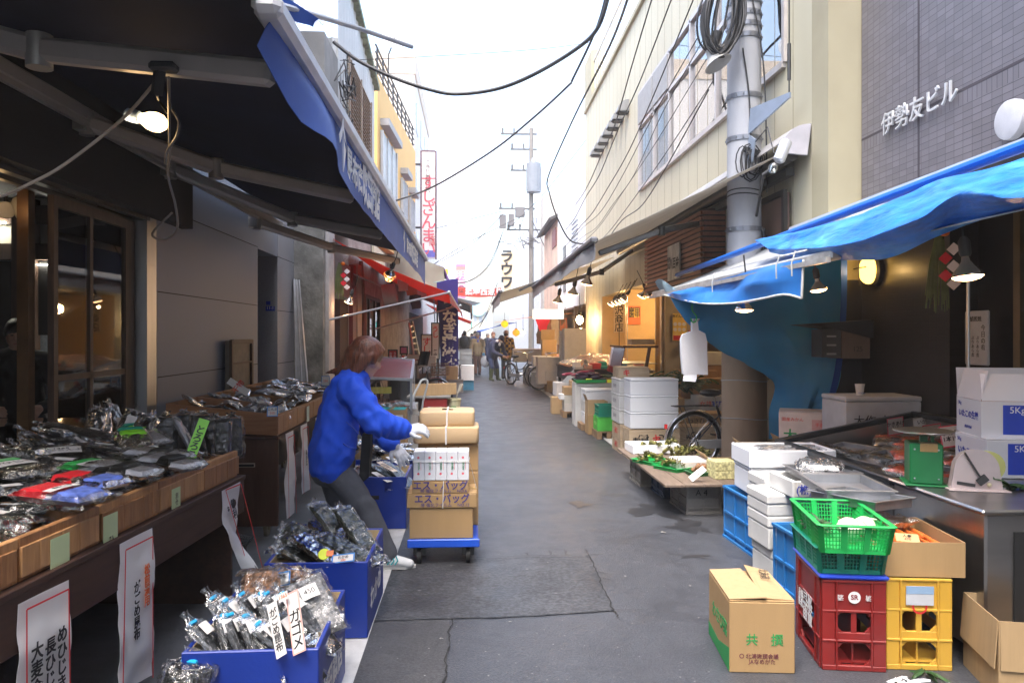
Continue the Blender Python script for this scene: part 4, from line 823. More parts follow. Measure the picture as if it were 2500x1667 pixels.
b.obj('coil',IRON,cc)
hs_=T('horn_speaker','grey horn loudspeaker under the cable coil','speaker',PY(1745,150,7.6)); q=Euler((R(100),R(10),R(-60))).to_matrix(); b=MB(); b.lathe([(.03,-.2),(.04,-.12),(.07,-.02),(.13,.06),(.15,.075),(.145,.08),(.12,.06),(.06,-.01)],(0,0,.03),22,Euler((R(165),R(-25),0)).to_matrix()); b.obj('horn',M('horn_grey',(.35,.35,.34),.5,dirt=.3),hs_); b=MB(); b.bar((0,0,.1),(.15,.1,.2),.03); b.cyl((.0,.0,.18),(0.03,0,.3),.05); b.obj('bracket',IRON,hs_)
plp=PY(1900,375,6.8); po=T('pole_lamp','small silver can lamp on a black stalk strapped to the pole','lamp',plp); q=Euler((0,R(22),0)).to_matrix(); b=MB(); b.lathe([(.035,0),(.055,.02),(.055,.2),(.045,.215),(.0005,.22)],(0,0,-.08),18,q); b.obj('can',M('can_silver',(.6,.62,.65),.3,.5),po); b=MB(); b.lathe([(.03,0),(.045,-.03),(.035,-.08),(.001,-.09)],(0,0,0),14,Euler((0,R(22),0)).to_matrix(),False)
for v_ in b.v: v_+=V((-.035,0,-.1))
b.obj('glass',glassmat('jar',(.8,.85,.8),.25,.05),po); b=MB(); b.tube([(-.03,0,-.12),(-.12,.05,-.18),V((2.98,7.69,2.75))-plp],.014,6); b.tube([(-.04,0,0),(-.02,.2,.3),V((2.95,7.69,3.5))-plp],.006,6); b.obj('stalk',IRON,po)
# ------------------------------------------------------------------ overhead cables
def cable(pts,r,label,group=None): o=wire(pts,r,IRON,None,'overhead_cable',6,6); tag(o,label,'cable',group); return o
cable([PY(x,y,Y) for x,y,Y in((814,103,12),(875,149,12),(963,191,12),(1051,220,12),(1116,230,12),(1212,218,11.8),(1300,184,11.5),(1400,125,11.2),(1456,74,11),(1483,0,10.8),(1500,-90,10.7))],.03,'thick sagging black cable crossing the alley from the concrete house')
cable([PY(x,y,Y) for x,y,Y in((961,492,17),(1060,455,17),(1200,370,16),(1300,290,15),(1385,212,14),(1400,190,14),(1460,60,13),(1490,-60,12.5))],.022,'straight dark cable rising across the alley from above the awning tip')
cable([PY(x,y,Y) for x,y,Y in((757,151,12),(1000,141,13),(1300,122,14),(1440,105,15))],.006,'hair thin wire level across the sky')
cable([PY(x,y,Y) for x,y,Y in((1545,-40,9),(1490,110,11),(1400,290,14),(1339,430,17),(1341,470,17),(1360,530,17),(1390,585,17),(1425,596,17))],.018,'black cable bending down to the grey awning corner')
gp='thin cables running along the cream building'
rnd=random.Random(11)
for (x,y,Y),(x1,y1) in zip(((1600,-30,7.5),(1650,-30,7.5),(1705,-30,7.4),(1715,100,7.5),(1725,145,7.6),(1740,200,7.6),(1730,220,7.6),(1705,90,7.5)),((1405,500),(1382,560),(1390,590),(1400,600),(1365,640),(1385,660),(1420,640),(1372,610))):
    a=PY(x,y,Y); c=PY(x1,y1,30); c.x=max(c.x,a.x-.5); c=PX(x1,y1,max(2.2,min(3.0,a.x)))
    cable([lerp(a,c,t)-V((0,0,.35*math.sin(t*3.14)*rnd.uniform(.6,1.3))) for t in [k/6 for k in range(7)]],rnd.choice((.005,.006,.008)),'one of the thin cables running along the cream building',gp)
gp='thin cables reaching to the far pole'
for p in (((1063,558),(1150,535),(1230,515)),((1075,640),(1160,590),(1230,520)),((1230,560),(1190,650),(1130,690),(1060,680)),((1228,565),(1200,640),(1150,685),(1070,695)),((1010,680),(1130,600),(1290,520)),((1240,560),(1330,470),(1440,330)),((1300,540),(1340,620),(1390,680)),((1205,735),(1180,780),(1140,810)),((1215,690),(1190,760),(1170,800))):
    cable([PY(x,y,34) for x,y in p],.02,'one of the thin cables reaching to the far pole',gp)
fpole=T('utility_pole','far utility pole with cylindrical transformer and crossarms','pole',(3.1,39,0))
b=MB(); b.cyl((0,0,0),(0,0,12.3),.15,.11,14); b.obj('shaft',M('pole_far',(.2,.18,.16),.8),fpole)
tr=MB(); tr.cyl((.1,-.3,8.9),(.1,-.3,10.4),.38,None,18)
for k in range(20): a=k*.314; tr.box((.1+.38*math.cos(a),-.3+.38*math.sin(a),9.6),(.03,.03,1.2))
tr.cyl((.1,-.3,10.4),(.1,-.3,10.7),.2,.08); tr.obj('transformer',M('trafo',(.22,.24,.27),.5),fpole)
for (z,x0,x1) in((12,-1.6,.3),(11.2,-1.1,.3),(9.8+.3,-1.1,.2),(8.1,-1.7,.2),(7.0,-1.3,1.0)): b=MB(); b.box(((x0+x1)/2,0,z),(x1-x0,.1,.09)); b.cyl((x0+.1,0,z),(x0+.1,0,z+.3),.06); b.cyl((x0+.7,0,z),(x0+.7,0,z+.3),.05); b.obj('crossarm',M('arm_far',(.1,.1,.1),.6),fpole)
b=MB()
for k in range(16): p=V((rnd.uniform(-1.4,.3),-.2,rnd.uniform(6.2,7.6))); b.tube([p,p+V((rnd.uniform(-.5,.5),0,rnd.uniform(-.5,.2))),p+V((rnd.uniform(-.7,.7),0,rnd.uniform(-.4,.4)))],.025,5)
b.box((-1.5,-.1,7.4),(.35,.3,.7)); b.box((-1.05,-.1,7.5),(.3,.3,.6)); b.box((-.6,-.1,7.9),(.5,.3,.5)); b.obj('cable_boxes',M('box_far',(.14,.13,.13),.6),fpole)
# ------------------------------------------------------------------ signs and banners
def board(name,label,cat,x0,y0,x1,y1,Y,mat,th=.05):
    a=PY(x0,y0,Y); c=PY(x1,y1,Y); t=T(name,label,cat,(a+c)/2); b=MB(); b.box((0,0,0),(abs(c.x-a.x),th,abs(a.z-c.z)),None,.004); b.obj('board',mat,t); return t,abs(c.x-a.x),abs(a.z-c.z)
WSG=M('sign_white',(.78,.77,.76),.5,var=.02)
t,w,h=board('vertical_sign','tall white vertical sign with red brush lettering on the ochre building','sign',1030,372,1063,631,24.5,WSG,.2)
text('すしざんまい',.5,M('sign_red',(.7,.12,.17),.6,var=0),t,(.0,-.11,-.38),(90,0,0),vert=True,lead=.86,bold=.012); text('つきじ喜代村',.22,M('ink_grey',(.15,.1,.12),.6),t,(-.02,-.11,h/2-.8),vert=True,lead=.8); text('本陣',.2,REDI,t,(.12,-.11,-h/2+.55),vert=True,lead=.9)
b=MB(); b.box((-w/2-.02,0,0),(.05,.24,h+.05)); b.box((w/2+.02,0,0),(.05,.24,h+.05)); b.box((0,0,h/2+.02),(w,.22,.05)); b.obj('frame',M('frame_maroon',(.12,.06,.08),.5),t); b=MB(); b.box((0,-.005,-h/2+.14),(w-.02,.205,.22)); b.obj('blue_band',M('band_violet',(.15,.15,.55),.5),t)
b=MB(); b.bar((-w/2-.6,0,h/2-.4),(-w/2,0,h/2-.4),.06); b.bar((-w/2-.6,0,-h/2+1),(-w/2,0,-h/2+1),.06); b.obj('bracket',IRON,t)
t=T('vertical_banner','beige hanging banner with heavy black characters beside the far pole','banner',PY(1237,660,34)); a=[PY(x,y,34) for x,y in((1219,621),(1255,613),(1249,705),(1231,713))]
b=MB(); b.poly(a,(0,.03,0)); b.obj('cloth',M('banner_beige',(.72,.58,.36),.8),t,True); text('ラウワ',.62,INK,t,(.0,-.03,.02),(90,0,0),vert=True,lead=.95,bold=.035)
t=T('street_banner','red cross street banner with white characters','banner',PY(1170,712,36)); U_=[PY(x,y,36) for x,y in((1116,700),(1170,706),(1224,702))]; D_=[PY(x,y,36) for x,y in((1116,722),(1170,726),(1224,721))]
cloth([U_,D_],20,4,.02,1).obj('cloth',fabric('banner_red',(.75,.12,.08),.7,.4),t,True); text('築地西通り',.36,WHI,t,(.22,-.06,-.03),(90,0,0),bold=.02); b=MB(); b.lathe([(.2,-.03),(.24,-.03)],(-.86,-.02,.03),20,Matrix.Rotation(R(90),3,'X'),False); b.obj('round_crest',INK,t); text('伝',.24,INK,t,(-.86,-.06,.03))
t,w,h=board('vertical_sign','pink tall vertical sign far behind the street banner','sign',1113,645,1137,748,45,M('sign_pink',(.85,.3,.5),.6)); text('明石屋',.6,WHI,t,(0,-.04,0),vert=True,bold=.02)
b=MB(); b.box((0,-.01,h/2-.35),(.58,.06,.4)); b.obj('top_panel',M('pink_top',(.8,.35,.3),.6),t)
# navy nobori banner
t=T('nobori_banner','tall navy nobori banner with white brush characters','banner',(PY(1094,800,18.3))); U_=[PY(1066,690,18.3),PY(1094,683,18.3),PY(1118,680,18.3)]; D_=[PY(1076,896,18.3),PY(1098,893,18.25),PY(1119,890,18.3)]
cloth([U_,[lerp(a,c,.5)+V((0,.02,0)) for a,c in zip(U_,D_)],D_],10,20,.02,2).obj('cloth',fabric('nobori_navy',(.035,.025,.21),.75,.2),t,True)
text('うなぎ蒲焼',.34,WHI,t,(.03,-.05,-.07),(90,0,R(0)),vert=True,lead=.93,bold=.035,sx=1.05); text('築地　食堂',.05,WHI,t,(.04,-.045,-.88)); b=MB(); b.tube([PY(1058,700,18.4),PY(1067,910,18.4)],.012,6); b.tube([PY(1058,690,18.4),PY(1120,682,18.4)],.01,6); b.obj('pole',M('pole_teal',(.05,.25,.3),.4),t,True)
b=MB(); p=T('small_red_sign','tiny yellow square sign above the purple awning','sign',PY(1089,664,26)); b.box((0,0,0),(.14,.03,.2)); b.obj('board',M('yellow_plate',(.85,.65,.03),.5),p)
# ------------------------------------------------------------------ containers
CARD=M('cardboard',(.4,.255,.115),.8,var=.035,scale=2.5,bump=.08,bscale=6,stretch=(9,9,1),dirt=.18,dcol=(.36,.23,.1)); CARD2=M('cardboard_pale',(.42,.285,.145),.8,var=.07,scale=2,bump=.1,bscale=5,stretch=(20,20,1),dirt=.15,dcol=(.4,.27,.14)); CARDIN=M('cardboard_inside',(.36,.22,.1),.85,var=.1)
KRAFT=M('kraft_paper',(.5,.35,.19),.65,var=.05,scale=4,bump=.25,bscale=9); STY=M('styrofoam',(.76,.78,.81),.7,var=.03,scale=3,bump=.15,bscale=160); STYD=M('styrofoam_used',(.62,.62,.6),.75,var=.08,scale=5,bump=.2,bscale=120,dirt=.4,dcol=(.38,.38,.35))
CRW=wood('crate_wood',(.4,.26,.13),(.56,.4,.22),'X'); CRW2=wood('pale_wood',(.48,.35,.22),(.62,.5,.34),'X'); TRAYW=wood('tray_wood',(.26,.115,.04),(.46,.22,.085),'Z',.55,7); TRAYW2=wood('tray_wood_light',(.44,.21,.08),(.62,.34,.14),'Z',.55,6); TRAYD=wood('tray_wood_dark',(.16,.07,.03),(.26,.13,.06),'X',.5); TBL=wood('table_board',(.045,.018,.01),(.08,.034,.018),'X',.6,3)
TAPE=M('parcel_tape',(.42,.27,.1),.3,var=.05)
BLUEB=M('blue_box_paint',(.008,.036,.29),.4,var=.08,scale=4,bump=.08,bscale=60); BOXIN=wood('box_inside',(.55,.4,.2),(.68,.52,.3),'X')
REDP=M('red_plastic',(.23,.014,.012),.42,var=.12,scale=8,dirt=.6,dcol=(.16,.03,.03)); YELP=M('yellow_plastic',(.62,.36,.045),.42,var=.06,scale=5,dirt=.3,dcol=(.45,.28,.08)); BLUP=M('blue_plastic',(.02,.18,.48),.5,var=.15,scale=7,dirt=.8,dcol=(.12,.22,.32)); GRYP=M('grey_plastic',(.29,.275,.25),.6,var=.15,scale=5,dirt=.5,dcol=(.16,.145,.125)); GRNP=M('green_plastic',(.012,.38,.08),.38,var=.08); TEALP=M('teal_plastic',(.01,.28,.18),.4,var=.08); RIMB=M('blue_rim',(.01,.06,.6),.35)
def carton(label,w,d,h,loc,rz=0,mat=None,opn=None,cat='box',tape=True,group=None,name='cardboard_box'):
    t=T(name,label,cat,loc,rz,group); mat=mat or CARD
    if opn is None:
        b=MB(); b.box((0,0,h/2-.002),(w,d,h-.004),None,.004); b.obj('body',mat,t)
        b=MB()
        for s in(-1,1): b.box((0,s*d/4,h),(w-.002,d/2-.004,.006),None,.002)
        b.obj('top_flaps',mat,t)
        if tape: b=MB(); b.box((0,0,h+.0045),(w*.98,.05,.0012)); b.box((-w/2-.0006,0,h-.04),(.0012,.05,.09)); b.box((w/2+.0006,0,h-.04),(.0012,.05,.09)); b.obj('tape',TAPE,t)
    else:
        b=MB(); k=.005
        for s in(-1,1): b.box((s*(w/2-k/2),0,h/2),(k,d,h)); b.box((0,s*(d/2-k/2),h/2),(w-2*k,k,h))
        b.box((0,0,k/2),(w-2*k,d-2*k,k)); b.obj('body',mat,t)
        for side,(ang,L) in opn.items():
            b=MB(); a=R(ang)  # ang: 0 upright, 90 folded outwards flat, 180 hanging
            ax=side in('x-','x+'); s=-1 if side[1]=='-' else 1; wid=(d if ax else w)-.01
            off=V((math.sin(a)*L/2*s,0,math.cos(a)*L/2)) if ax else V((0,math.sin(a)*L/2*s,math.cos(a)*L/2))
            o=V((s*w/2,0,h+.002)) if ax else V((0,s*d/2,h+.002))
            r=Matrix.Rotation(a*s,3,'Y') if ax else Matrix.Rotation(-a*s,3,'X')
            b.box(o+off,(.004,wid,L) if ax else (wid,.004,L),r); b.obj('flap',mat,t)
    return t
def styro(label,w,d,h,loc,rz=0,lid=.05,mat=None,opn=False,group=None,cat='box'):
    t=T('styrofoam_box',label,cat,loc,rz,group); mat=mat or STY
    if opn:
        b=MB(); k=.025
        for s in(-1,1): b.box((s*(w/2-k/2),0,h/2),(k,d,h),None,.006); b.box((0,s*(d/2-k/2),h/2),(w-2*k+.002,k,h-.003),None,.006)
        b.box((0,0,k/2),(w-2*k,d-2*k,k)); b.obj('body',mat,t); return t
    b=MB(); b.box((0,0,(h-lid)/2),(w-.008,d-.008,h-lid),None,.008)
    b.obj('body',mat,t)
    b=MB(); b.box((0,0,h-lid/2+.001),(w,d,lid-.002),None,.009); b.obj('lid',mat,t); return t
def wcrate(label,w,d,h,loc,rz=0,n=2,mat=None,lid=True,group=None):
    t=T('wooden_crate',label,'crate',loc,rz,group); mat=mat or CRW; b=MB()
    for k in range(n):
        z=h*(k+.5)/n; hh=h/n-.004
        for s in(-1,1): b.box((0,s*(d/2-.005),z),(w,.01,hh)); b.box((s*(w/2-.005),0,z),(.01,d-.022,hh-.001))
    for sx in(-1,1):
        for sy in(-1,1): b.box((sx*(w/2-.022),sy*(d/2-.02),h/2),(.02,.018,h-.006))
    b.box((0,0,.006),(w-.03,d-.03,.01)); b.obj('sides',mat,t)
    if lid:
        b=MB()
        for k in range(3): b.box((0,d*(-1/3+k/3),h+.004),(w-.004,d/3-.004,.008))
        b.obj('lid',mat,t)
    return t
def pcrate(label,w,d,h,loc,rz,mat,name='bottle_crate'):
    """tall bottle crate: two solid panels up, arched windows below, open rim at the foot"""
    t=T(name,label,'crate',loc,rz); b=MB(); k=.014
    H=[0,.05*h,.29*h,.40*h,.66*h,h]
    def face(L,R_,c):
        # L face width, built facing -y at origin
        f=MB(); e=L/2
        for (z0,z1,ex) in((0,.06*h,.006),(.30*h,.42*h,.0),(.315*h,.345*h,.008),(.655*h,h,0),(.97*h,h,.008),(.64*h,.67*h,.006)): f.box((0,-ex/2,(z0+z1)/2),(L,k+ex,z1-z0),None,.003)
        for s in(-1,1): f.box((s*(e-.028),-.003,h*.5),(.056,k+.002,h-.004),None,.003); f.box((s*(e-.062),-.007,h*.5),(.008,k+.006,h-.01),None,.002)
        f.box((0,0,.53*h),(.024,k-.002,.26*h))
        for s in(-1,1):
            for zz,sg in((.06*h,1),(.30*h,-1),(.42*h,1),(.655*h,-1)): f.poly([(s*(e-.056),-k/2+.001,zz),(s*(e-.056-.035),-k/2+.001,zz),(s*(e-.056),-k/2+.001,zz+sg*.035)],(0,k-.002,0))
        b.add(f.v,f.f,R_,c)
    I=Matrix.Identity(3)
    face(w,I,(0,-d/2+k/2,0)); face(w,Matrix.Rotation(R(180),3,'Z'),(0,d/2-k/2,0)); face(d-2*k-.012,Matrix.Rotation(R(-90),3,'Z'),(-w/2+k/2,0,0)); face(d-2*k-.012,Matrix.Rotation(R(90),3,'Z'),(w/2-k/2,0,0))
    b.box((0,0,.03),(w-.04,d-.04,.008)); b.box((0,0,h*.5),(.008,d-.04,h*.9)); b.obj('body',mat,t); return t
def ribcrate(label,w,d,h,loc,rz,mat,group=None,nx=3,nz=2,lat=False):
    t=T('plastic_crate',label,'crate',loc,rz,group); b=MB(); k=.012
    for s in(-1,1):
        b.box((s*(w/2-.016),0,h/2),(.006,d-.04,h-.02)); b.box((0,s*(d/2-.016),h/2),(w-.04,.006,h-.02))
    b.box((0,0,.02),(w-.03,d-.03,.008)); b.obj('panel',mat,t)
    b=MB()
    for z in [.008]+[h*i/nz for i in range(1,nz)]+[h-.012,.05]:
        e=.006 if z in(.008,h-.012) else 0
        for s in(-1,1): b.box((s*(w/2-.006+e/2),0,z),(k+e,d+e,.016)); b.box((0,s*(d/2-.006+e/2),z),(w-2*k+.002,k+e,.0155))
    for s in(-1,1):
        for i in range(nx+1): x=-w/2+.008+(w-.016)*i/nx; b.box((x,s*(d/2-.007),h/2),(.013,.012,h-.008))
        for i in range(nx+1): y=-d/2+.008+(d-.016)*i/nx; b.box((s*(w/2-.007),y,h/2),(.012,.0135,h-.009))
    if lat:
        for s in(-1,1):
            for i in range(nx*5): x=-w/2+w*(i+.5)/(nx*5); b.box((x,s*(d/2-.012),h/2),(.006,.006,h-.02))
            for i in range(nx*5): y=-d/2+d*(i+.5)/(nx*5); b.box((s*(w/2-.012),y,h/2),(.006,.006,h-.02))
    b.obj('ribs',mat,t); return t
def basket(label,w,d,h,loc,rz,mat,tap=.03,nw=3,nd=4):
    t=T('plastic_basket',label,'basket',loc,rz); b=MB(); rim=MB()
    def P(x,y,z): k=1-tap*(1-z/h)*2; return V((x*k,y*k,z))
    for s in(-1,1):
        for L,n,ax in((w,nw,0),(d,nd,1)):
            o=(d if ax==0 else w)/2*s
            def Q(u,z,e=0): return P(L*(u-.5),o+e*s,z) if ax==0 else P(o+e*s,L*(u-.5),z)
            for i in range(n+1): b.bar(Q(i/n,0),Q(i/n,h),.028 if 0<i<n else .022,.008,(0,0,1))
            m=int(L/.014)
            for i in range(m): b.bar(Q((i+.5)/m,.012),Q((i+.5)/m,h-.012),.004,.004)
            for j in range(1,7): b.bar(Q(0,h*j/7),Q(1,h*j/7),.004,.004)
            rim.bar(Q(-.01,h,.006),Q(1.01,h,.006),.022,.009,bev=.003); b.bar(Q(0,.006),Q(1,.006),.008,.016)
    b.box((0,0,.004),(w*(1-2*tap)-.01,d*(1-2*tap)-.01,.006)); b.obj('lattice',mat,t); rim.obj('rim',mat,t); return t
# ------------------------------------------------------------------ packets of kelp: dark slab in clear crinkled film
FILM=glassmat('cellophane',(.96,.97,.98),.055,.06,.25,.6,16); FILM2=glassmat('cellophane_milky',(.92,.93,.95),.13,.13,.28,.7,22)
KELP=M('kelp_black',(.012,.013,.012),.45,var=.5,scale=30,bump=.6,bscale=50); KELPG=M('kelp_green',(.022,.026,.016),.5,var=.6,scale=26,bump=.7,bscale=40); KELPB=M('kelp_brown',(.07,.04,.022),.6,var=.6,scale=30,bump=.8,bscale=60); SHRED=M('brown_shreds',(.3,.15,.075),.8,var=.6,scale=50,bump=1,bscale=90); POWD=M('grey_flakes',(.3,.29,.28),.8,var=.5,scale=80,bump=.8,bscale=120); BAGW=M('white_bag',(.68,.69,.72),.35,var=.06,scale=6,bump=.3,bscale=10); TIEB=M('blue_tie',(.02,.4,.75),.4)
def pillow(w,l,t,nu,nv,amp,seed,fs=14,pu=4,pv=5):
    b=MB(); b.sharp=0
    for s in(1,-1):
        def fn(u,v):
            x=(u-.5)*w; y=(v-.5)*l; h=t/2*max(0,(1-abs(2*u-1)**pu))**.6*max(0,(1-abs(2*v-1)**pv))**.6
            q=V((x*fs,y*fs,seed*5+s)); return (x+amp*.6*noise.noise(q+V((3,1,0))),y+amp*.6*noise.noise(q+V((0,7,2))),s*h+amp*noise.noise(q)+t/2)
        b.grid(fn,nu,nv)
    return b
def pack(label,w,l,t,core,film=None,seed=1,card=None,group=None,tail=.12,tie=None,cat='packet',txt=None,band=None,name='kelp_packet'):
    o=T(name,label,cat,(0,0,0),0,group)
    pillow(w*.9,l*.92,t*.85,8,14,t*.12,seed,14,8,10).obj('kelp' if core in(KELP,KELPG,KELPB) else 'contents',core,o)
    b=pillow(w*1.04,l*1.02,t*1.2,10,18,t*.24,seed+3,34,6,8)
    for v in b.v: v.z-=t*.12
    if tail:   # gathered end of the bag
        for s in ((1,-1) if tail>0 else (1,)):
            T_=abs(tail)
            b.grid(lambda u,v:((u-.5)*w*(1-.75*math.sin(min(1,v*1.5)*1.57)+.35*max(0,v-.6)),s*(l*.47+l*T_*v*1.3),t*.55+t*.5*noise.noise(V((u*9,v*5,seed*3)))+t*.35*v*math.sin(u*12+seed)),10,5)
    b.sharp=0; b.obj('film',film or FILM,o)
    if band: # coloured printed band
        for (y0,y1,mt) in band: b=pillow(w*1.0,l*(y1-y0),t*1.36,6,4,t*.1,seed,20,8,20); [setattr(v,'y',v.y+l*(y0+y1-1)/2) for v in b.v]; [setattr(v,'z',v.z-t*.14) for v in b.v]; b.obj('printed_band',mt,o)
    if card:
        cw,cl,cx,cy,mt=card; b=MB(); b.sheet(lambda u,v:(cx+(u-.5)*cw,cy+(v-.5)*cl,t*1.22+.004*math.sin(u*3)),4,2,.001); c=b.obj('price_card',mt,o)
        if txt: text(txt,cl*.3 if '\n' in txt else cl*.5,INK,c,(cx,cy,t*1.22+.005),(0,0,0),.0003,align='CENTER')
    if tie: b=MB(); b.box((0,l*.5,t*.55),(w*.32,.014,t*.5),None,.003); b.obj('tie',tie,o)
    return o
# ------------------------------------------------------------------ front table with wooden trays
ang=math.atan2(1.9,.135); TX=V((-1.317,4.28,0)); ux=V((math.cos(ang),math.sin(ang),0)); uy=V((-math.sin(ang),math.cos(ang),0))
def L1(x,y,z): return TX+ux*x+uy*y+V((0,0,z))
tb1=T('table','dark brown board table carrying the front wooden trays','table',TX,ang)
b=MB(); b.box((-1.45,.55,.695),(3.0,1.16,.025),None,.003); b.obj('table_top',TBL,tb1)
b=MB(); b.box((-1.45,-.015,.6),(2.98,.018,.2),None,.003); b.obj('apron_board',TBL,tb1)
for x in(-.03,-2.6): b=MB(); b.box((x,.52,.34),(.024,1.0,.68),None,.002); b.obj('side_panel',TBL,tb1)
tilt=.07
trays=[]
for i in range(6):
    x1=-.0-.455*i; t=T('wooden_tray',('far end','second','third','fourth','fifth','nearest')[i]+' wooden tray on the dark front table counted from the granite wall','tray',L1(x1-.225,.0,.711),ang)
    w=.45; b=MB(); rnd=random.Random(i)
    zt=.142
    b.box((-0,.008,.06),(w-.004,.014,.12)); b.box((0,.01,zt-.018),(w,.024,.036),None,.003)
    b.box((0,.93,.12),(w-.004,.014,.24)); 
    for s in(-1,1): b.poly([(s*(w/2-.007),.016,.0),(s*(w/2-.007),.92,.0),(s*(w/2-.007),.92,.21),(s*(w/2-.007),.016,.11)],(-.012*s,0,0))
    b.box((0,.47,.045),(w-.03,.9,.012),Matrix.Rotation(R(5),3,'X'))
    b.obj('boards',TRAYW if i%2 else TRAYW2,t)
    b=MB(); x=-w/2
    k=0
    while x<w/2-.02:
        ww=min(rnd.uniform(.07,.16),w/2-x); b.box((x+ww/2,-.0035,.062),(ww-.003,.012,.098),None,.002); x+=ww; k+=1
    b.obj('front_slats',TRAYW2 if i%2 else TRAYW,t); trays.append(t)
LAB=M('label_yellow_green',(.6,.72,.4),.7,var=.04)
for px,py,s,txt in((147,1361,.105,''),(270,1300,.1,'ひ'),(430,1223,.085,'刻\nみ\nこ')):
    # label paper on the tray front
    a,bb=_ab(px,py); n=uy; o=L1(0,-.012,0); dv=V((a*CT+ST,CT-a*ST,bb)); k=(o-V((0,0,EYE))).dot(n)/dv.dot(n); p=V((0,0,EYE))+dv*k
    t=T('paper_label','yellow green paper label '+{'':'with faded writing','ひ':'with one hiragana character','刻\nみ\nこ':'with three written characters'}[txt]+' on the tray front','label',p,ang); b=MB(); b.box((0,0,0),(s,.001,s*1.45)); b.obj('paper',LAB,t)
    if txt: text(txt,s*(.34 if len(txt)>2 else .42),INK,t,(.0,-.0035,-.0 if len(txt)>2 else -.03),(90,0,0),.0002,lead=.85)
def hang(label,pts_top,pts_bot,mid=None,txts=(),Yshift=0,border=True,name='paper_banner',seed=1,mat=None):
    t=T(name,label,'banner',pts_top[0]); rows=[pts_top]+([mid] if mid else [])+[pts_bot]
    cloth(rows,8,24,.018,5,seed,.0012).obj('paper',mat or PAPER,t,True)
    X=(pts_top[-1]-pts_top[0]).normalized(); Yv=(lerp(pts_top[0],pts_top[-1],.5)-lerp(pts_bot[0],pts_bot[-1],.5)).normalized(); Z=X.cross(Yv).normalized()
    if Z.dot(-pts_top[0]+V((0,0,EYE)))<0: Z=-Z
    W_=(pts_top[-1]-pts_top[0]).length; H_=(lerp(pts_top[0],pts_top[-1],.5)-lerp(pts_bot[0],pts_bot[-1],.5)).length
    tl=lerp(pts_top[0],pts_bot[0],.0); 
    def at(u,v): 
        r=[lerp(pl(r_,u),pl(rows[i+1],u),0) for i,r_ in enumerate(rows[:-1])]; x=v*(len(rows)-1); i=min(int(x),len(rows)-2); return lerp(pl(rows[i],u),pl(rows[i+1],u),x-i)+Z*.014
    if border:
        b=MB(); q=[at(.08,1),at(.08,.05),at(.92,.05),at(.92,1)]
        for a,c in zip(q,q[1:]): b.bar(a,c,.006,.001,Z)
        b.obj('red_border',REDI,t,True)
    for (s,size,u,v,mt) in txts:
        m=basis(at(u,v)+Z*.003,X,Yv); text(s,size,mt,t,None,vert=True,mat4=WM[t.name].inverted()@m,bold=.02,lead=.95)
    return t
def S1(px,py,off=-.028):  # point on the plane of the table front
    a,bb=_ab(px,py); o=L1(0,off,0); dv=V((a*CT+ST,CT-a*ST,bb)); k=(o-V((0,0,EYE))).dot(uy)/dv.dot(uy); return V((0,0,EYE))+dv*k
hang('wide paper banner with three columns of brush writing on the front table',[S1(44,1475),S1(104,1445),S1(167,1415)],[S1(44,1830),S1(110,1800),S1(172,1775)],None,(('めひじき',.058,.74,.5,INK),('長ひじき',.058,.5,.55,INK),('大麦会',.062,.25,.5,INK)),seed=2)
hang('long narrow paper banner with orange and black writing below the trays',[S1(292,1328),S1(330,1308),S1(371,1288)],[S1(284,1690),S1(325,1672),S1(372,1650)],None,(('がごめ昆布',.05,.42,.5,INK),('松前漬用',.046,.72,.36,ORI)),seed=3)
hang('twisted paper banner at the far corner of the front table',[S1(541,1190),S1(560,1180),S1(587,1168)],[PY(612,1440,4.2),PY(630,1432,4.15),PY(648,1425,4.1)],[S1(540,1280),S1(560,1290),S1(575,1300)],(('最利',.055,.6,.3,INK),('お',.03,.25,.3,INK)),seed=5)
# the packets on the front trays
GR2=M('bag_green',(.03,.42,.08),.35,var=.1,bump=.1); GR3=M('bag_lime',(.25,.75,.03),.4); RDB=M('bag_red',(.62,.02,.03),.35,var=.1); BLB=M('bag_blue_wave',(.1,.16,.5),.35,var=.5,scale=26); ORB=M('bag_orange',(.8,.25,.03),.4,var=.35,scale=30)
GP='clear packets of black kelp heaped on the front trays'
kp=[pack('clear packet of black kelp heaped on the front trays',.105,.36,.03,KELP,FILM,s,(.05,.09,0,.06 if s==2 else -.05,CW),group=GP) for s in(1,2)]+[pack('clear packet of black kelp heaped on the front trays',.15,.3,.045,KELP,FILM,5,group=GP),pack('clear packet of black kelp heaped on the front trays',.12,.4,.022,KELP,FILM2,8,group=GP),pack('clear packet of black kelp heaped on the front trays',.13,.3,.03,BAGW,FILM,9,(.05,.07,0,.02,CW),GP,.06,band=((.25,.6,KELP),))]
def tz(y): return .77+.085*y
def put(o,x,y,z,rx,ry,rz,first,label=None,scale=None):
    loc=L1(x,y,z); e=(R(rx),R(ry),ang+R(rz))
    if first: o.location=loc; o.rotation_euler=e; c=o
    else: c=dup(o,loc,e[2],label,None,e[0],e[1],scale)
    return c
rnd=random.Random(21); used=set()
for row,(yy,rx0,n) in enumerate(((.30,4,40),(.5,16,38),(.74,30,38))):
    for i in range(n):
        k=rnd.choice((0,1,3,0,2,4,1)); x=-.06-.0625*i+rnd.uniform(-.012,.012); y=yy+rnd.uniform(-.03,.03)
        put(kp[k],x,y,tz(y)+.012+.012*(i%2)+.02*(row>0),rx0+rnd.uniform(-5,6),10+rnd.uniform(-6,6),rnd.choice((4,-6,12,22))+rnd.uniform(-7,7),k not in used,scale=rnd.uniform(.9,1.1)); used.add(k)
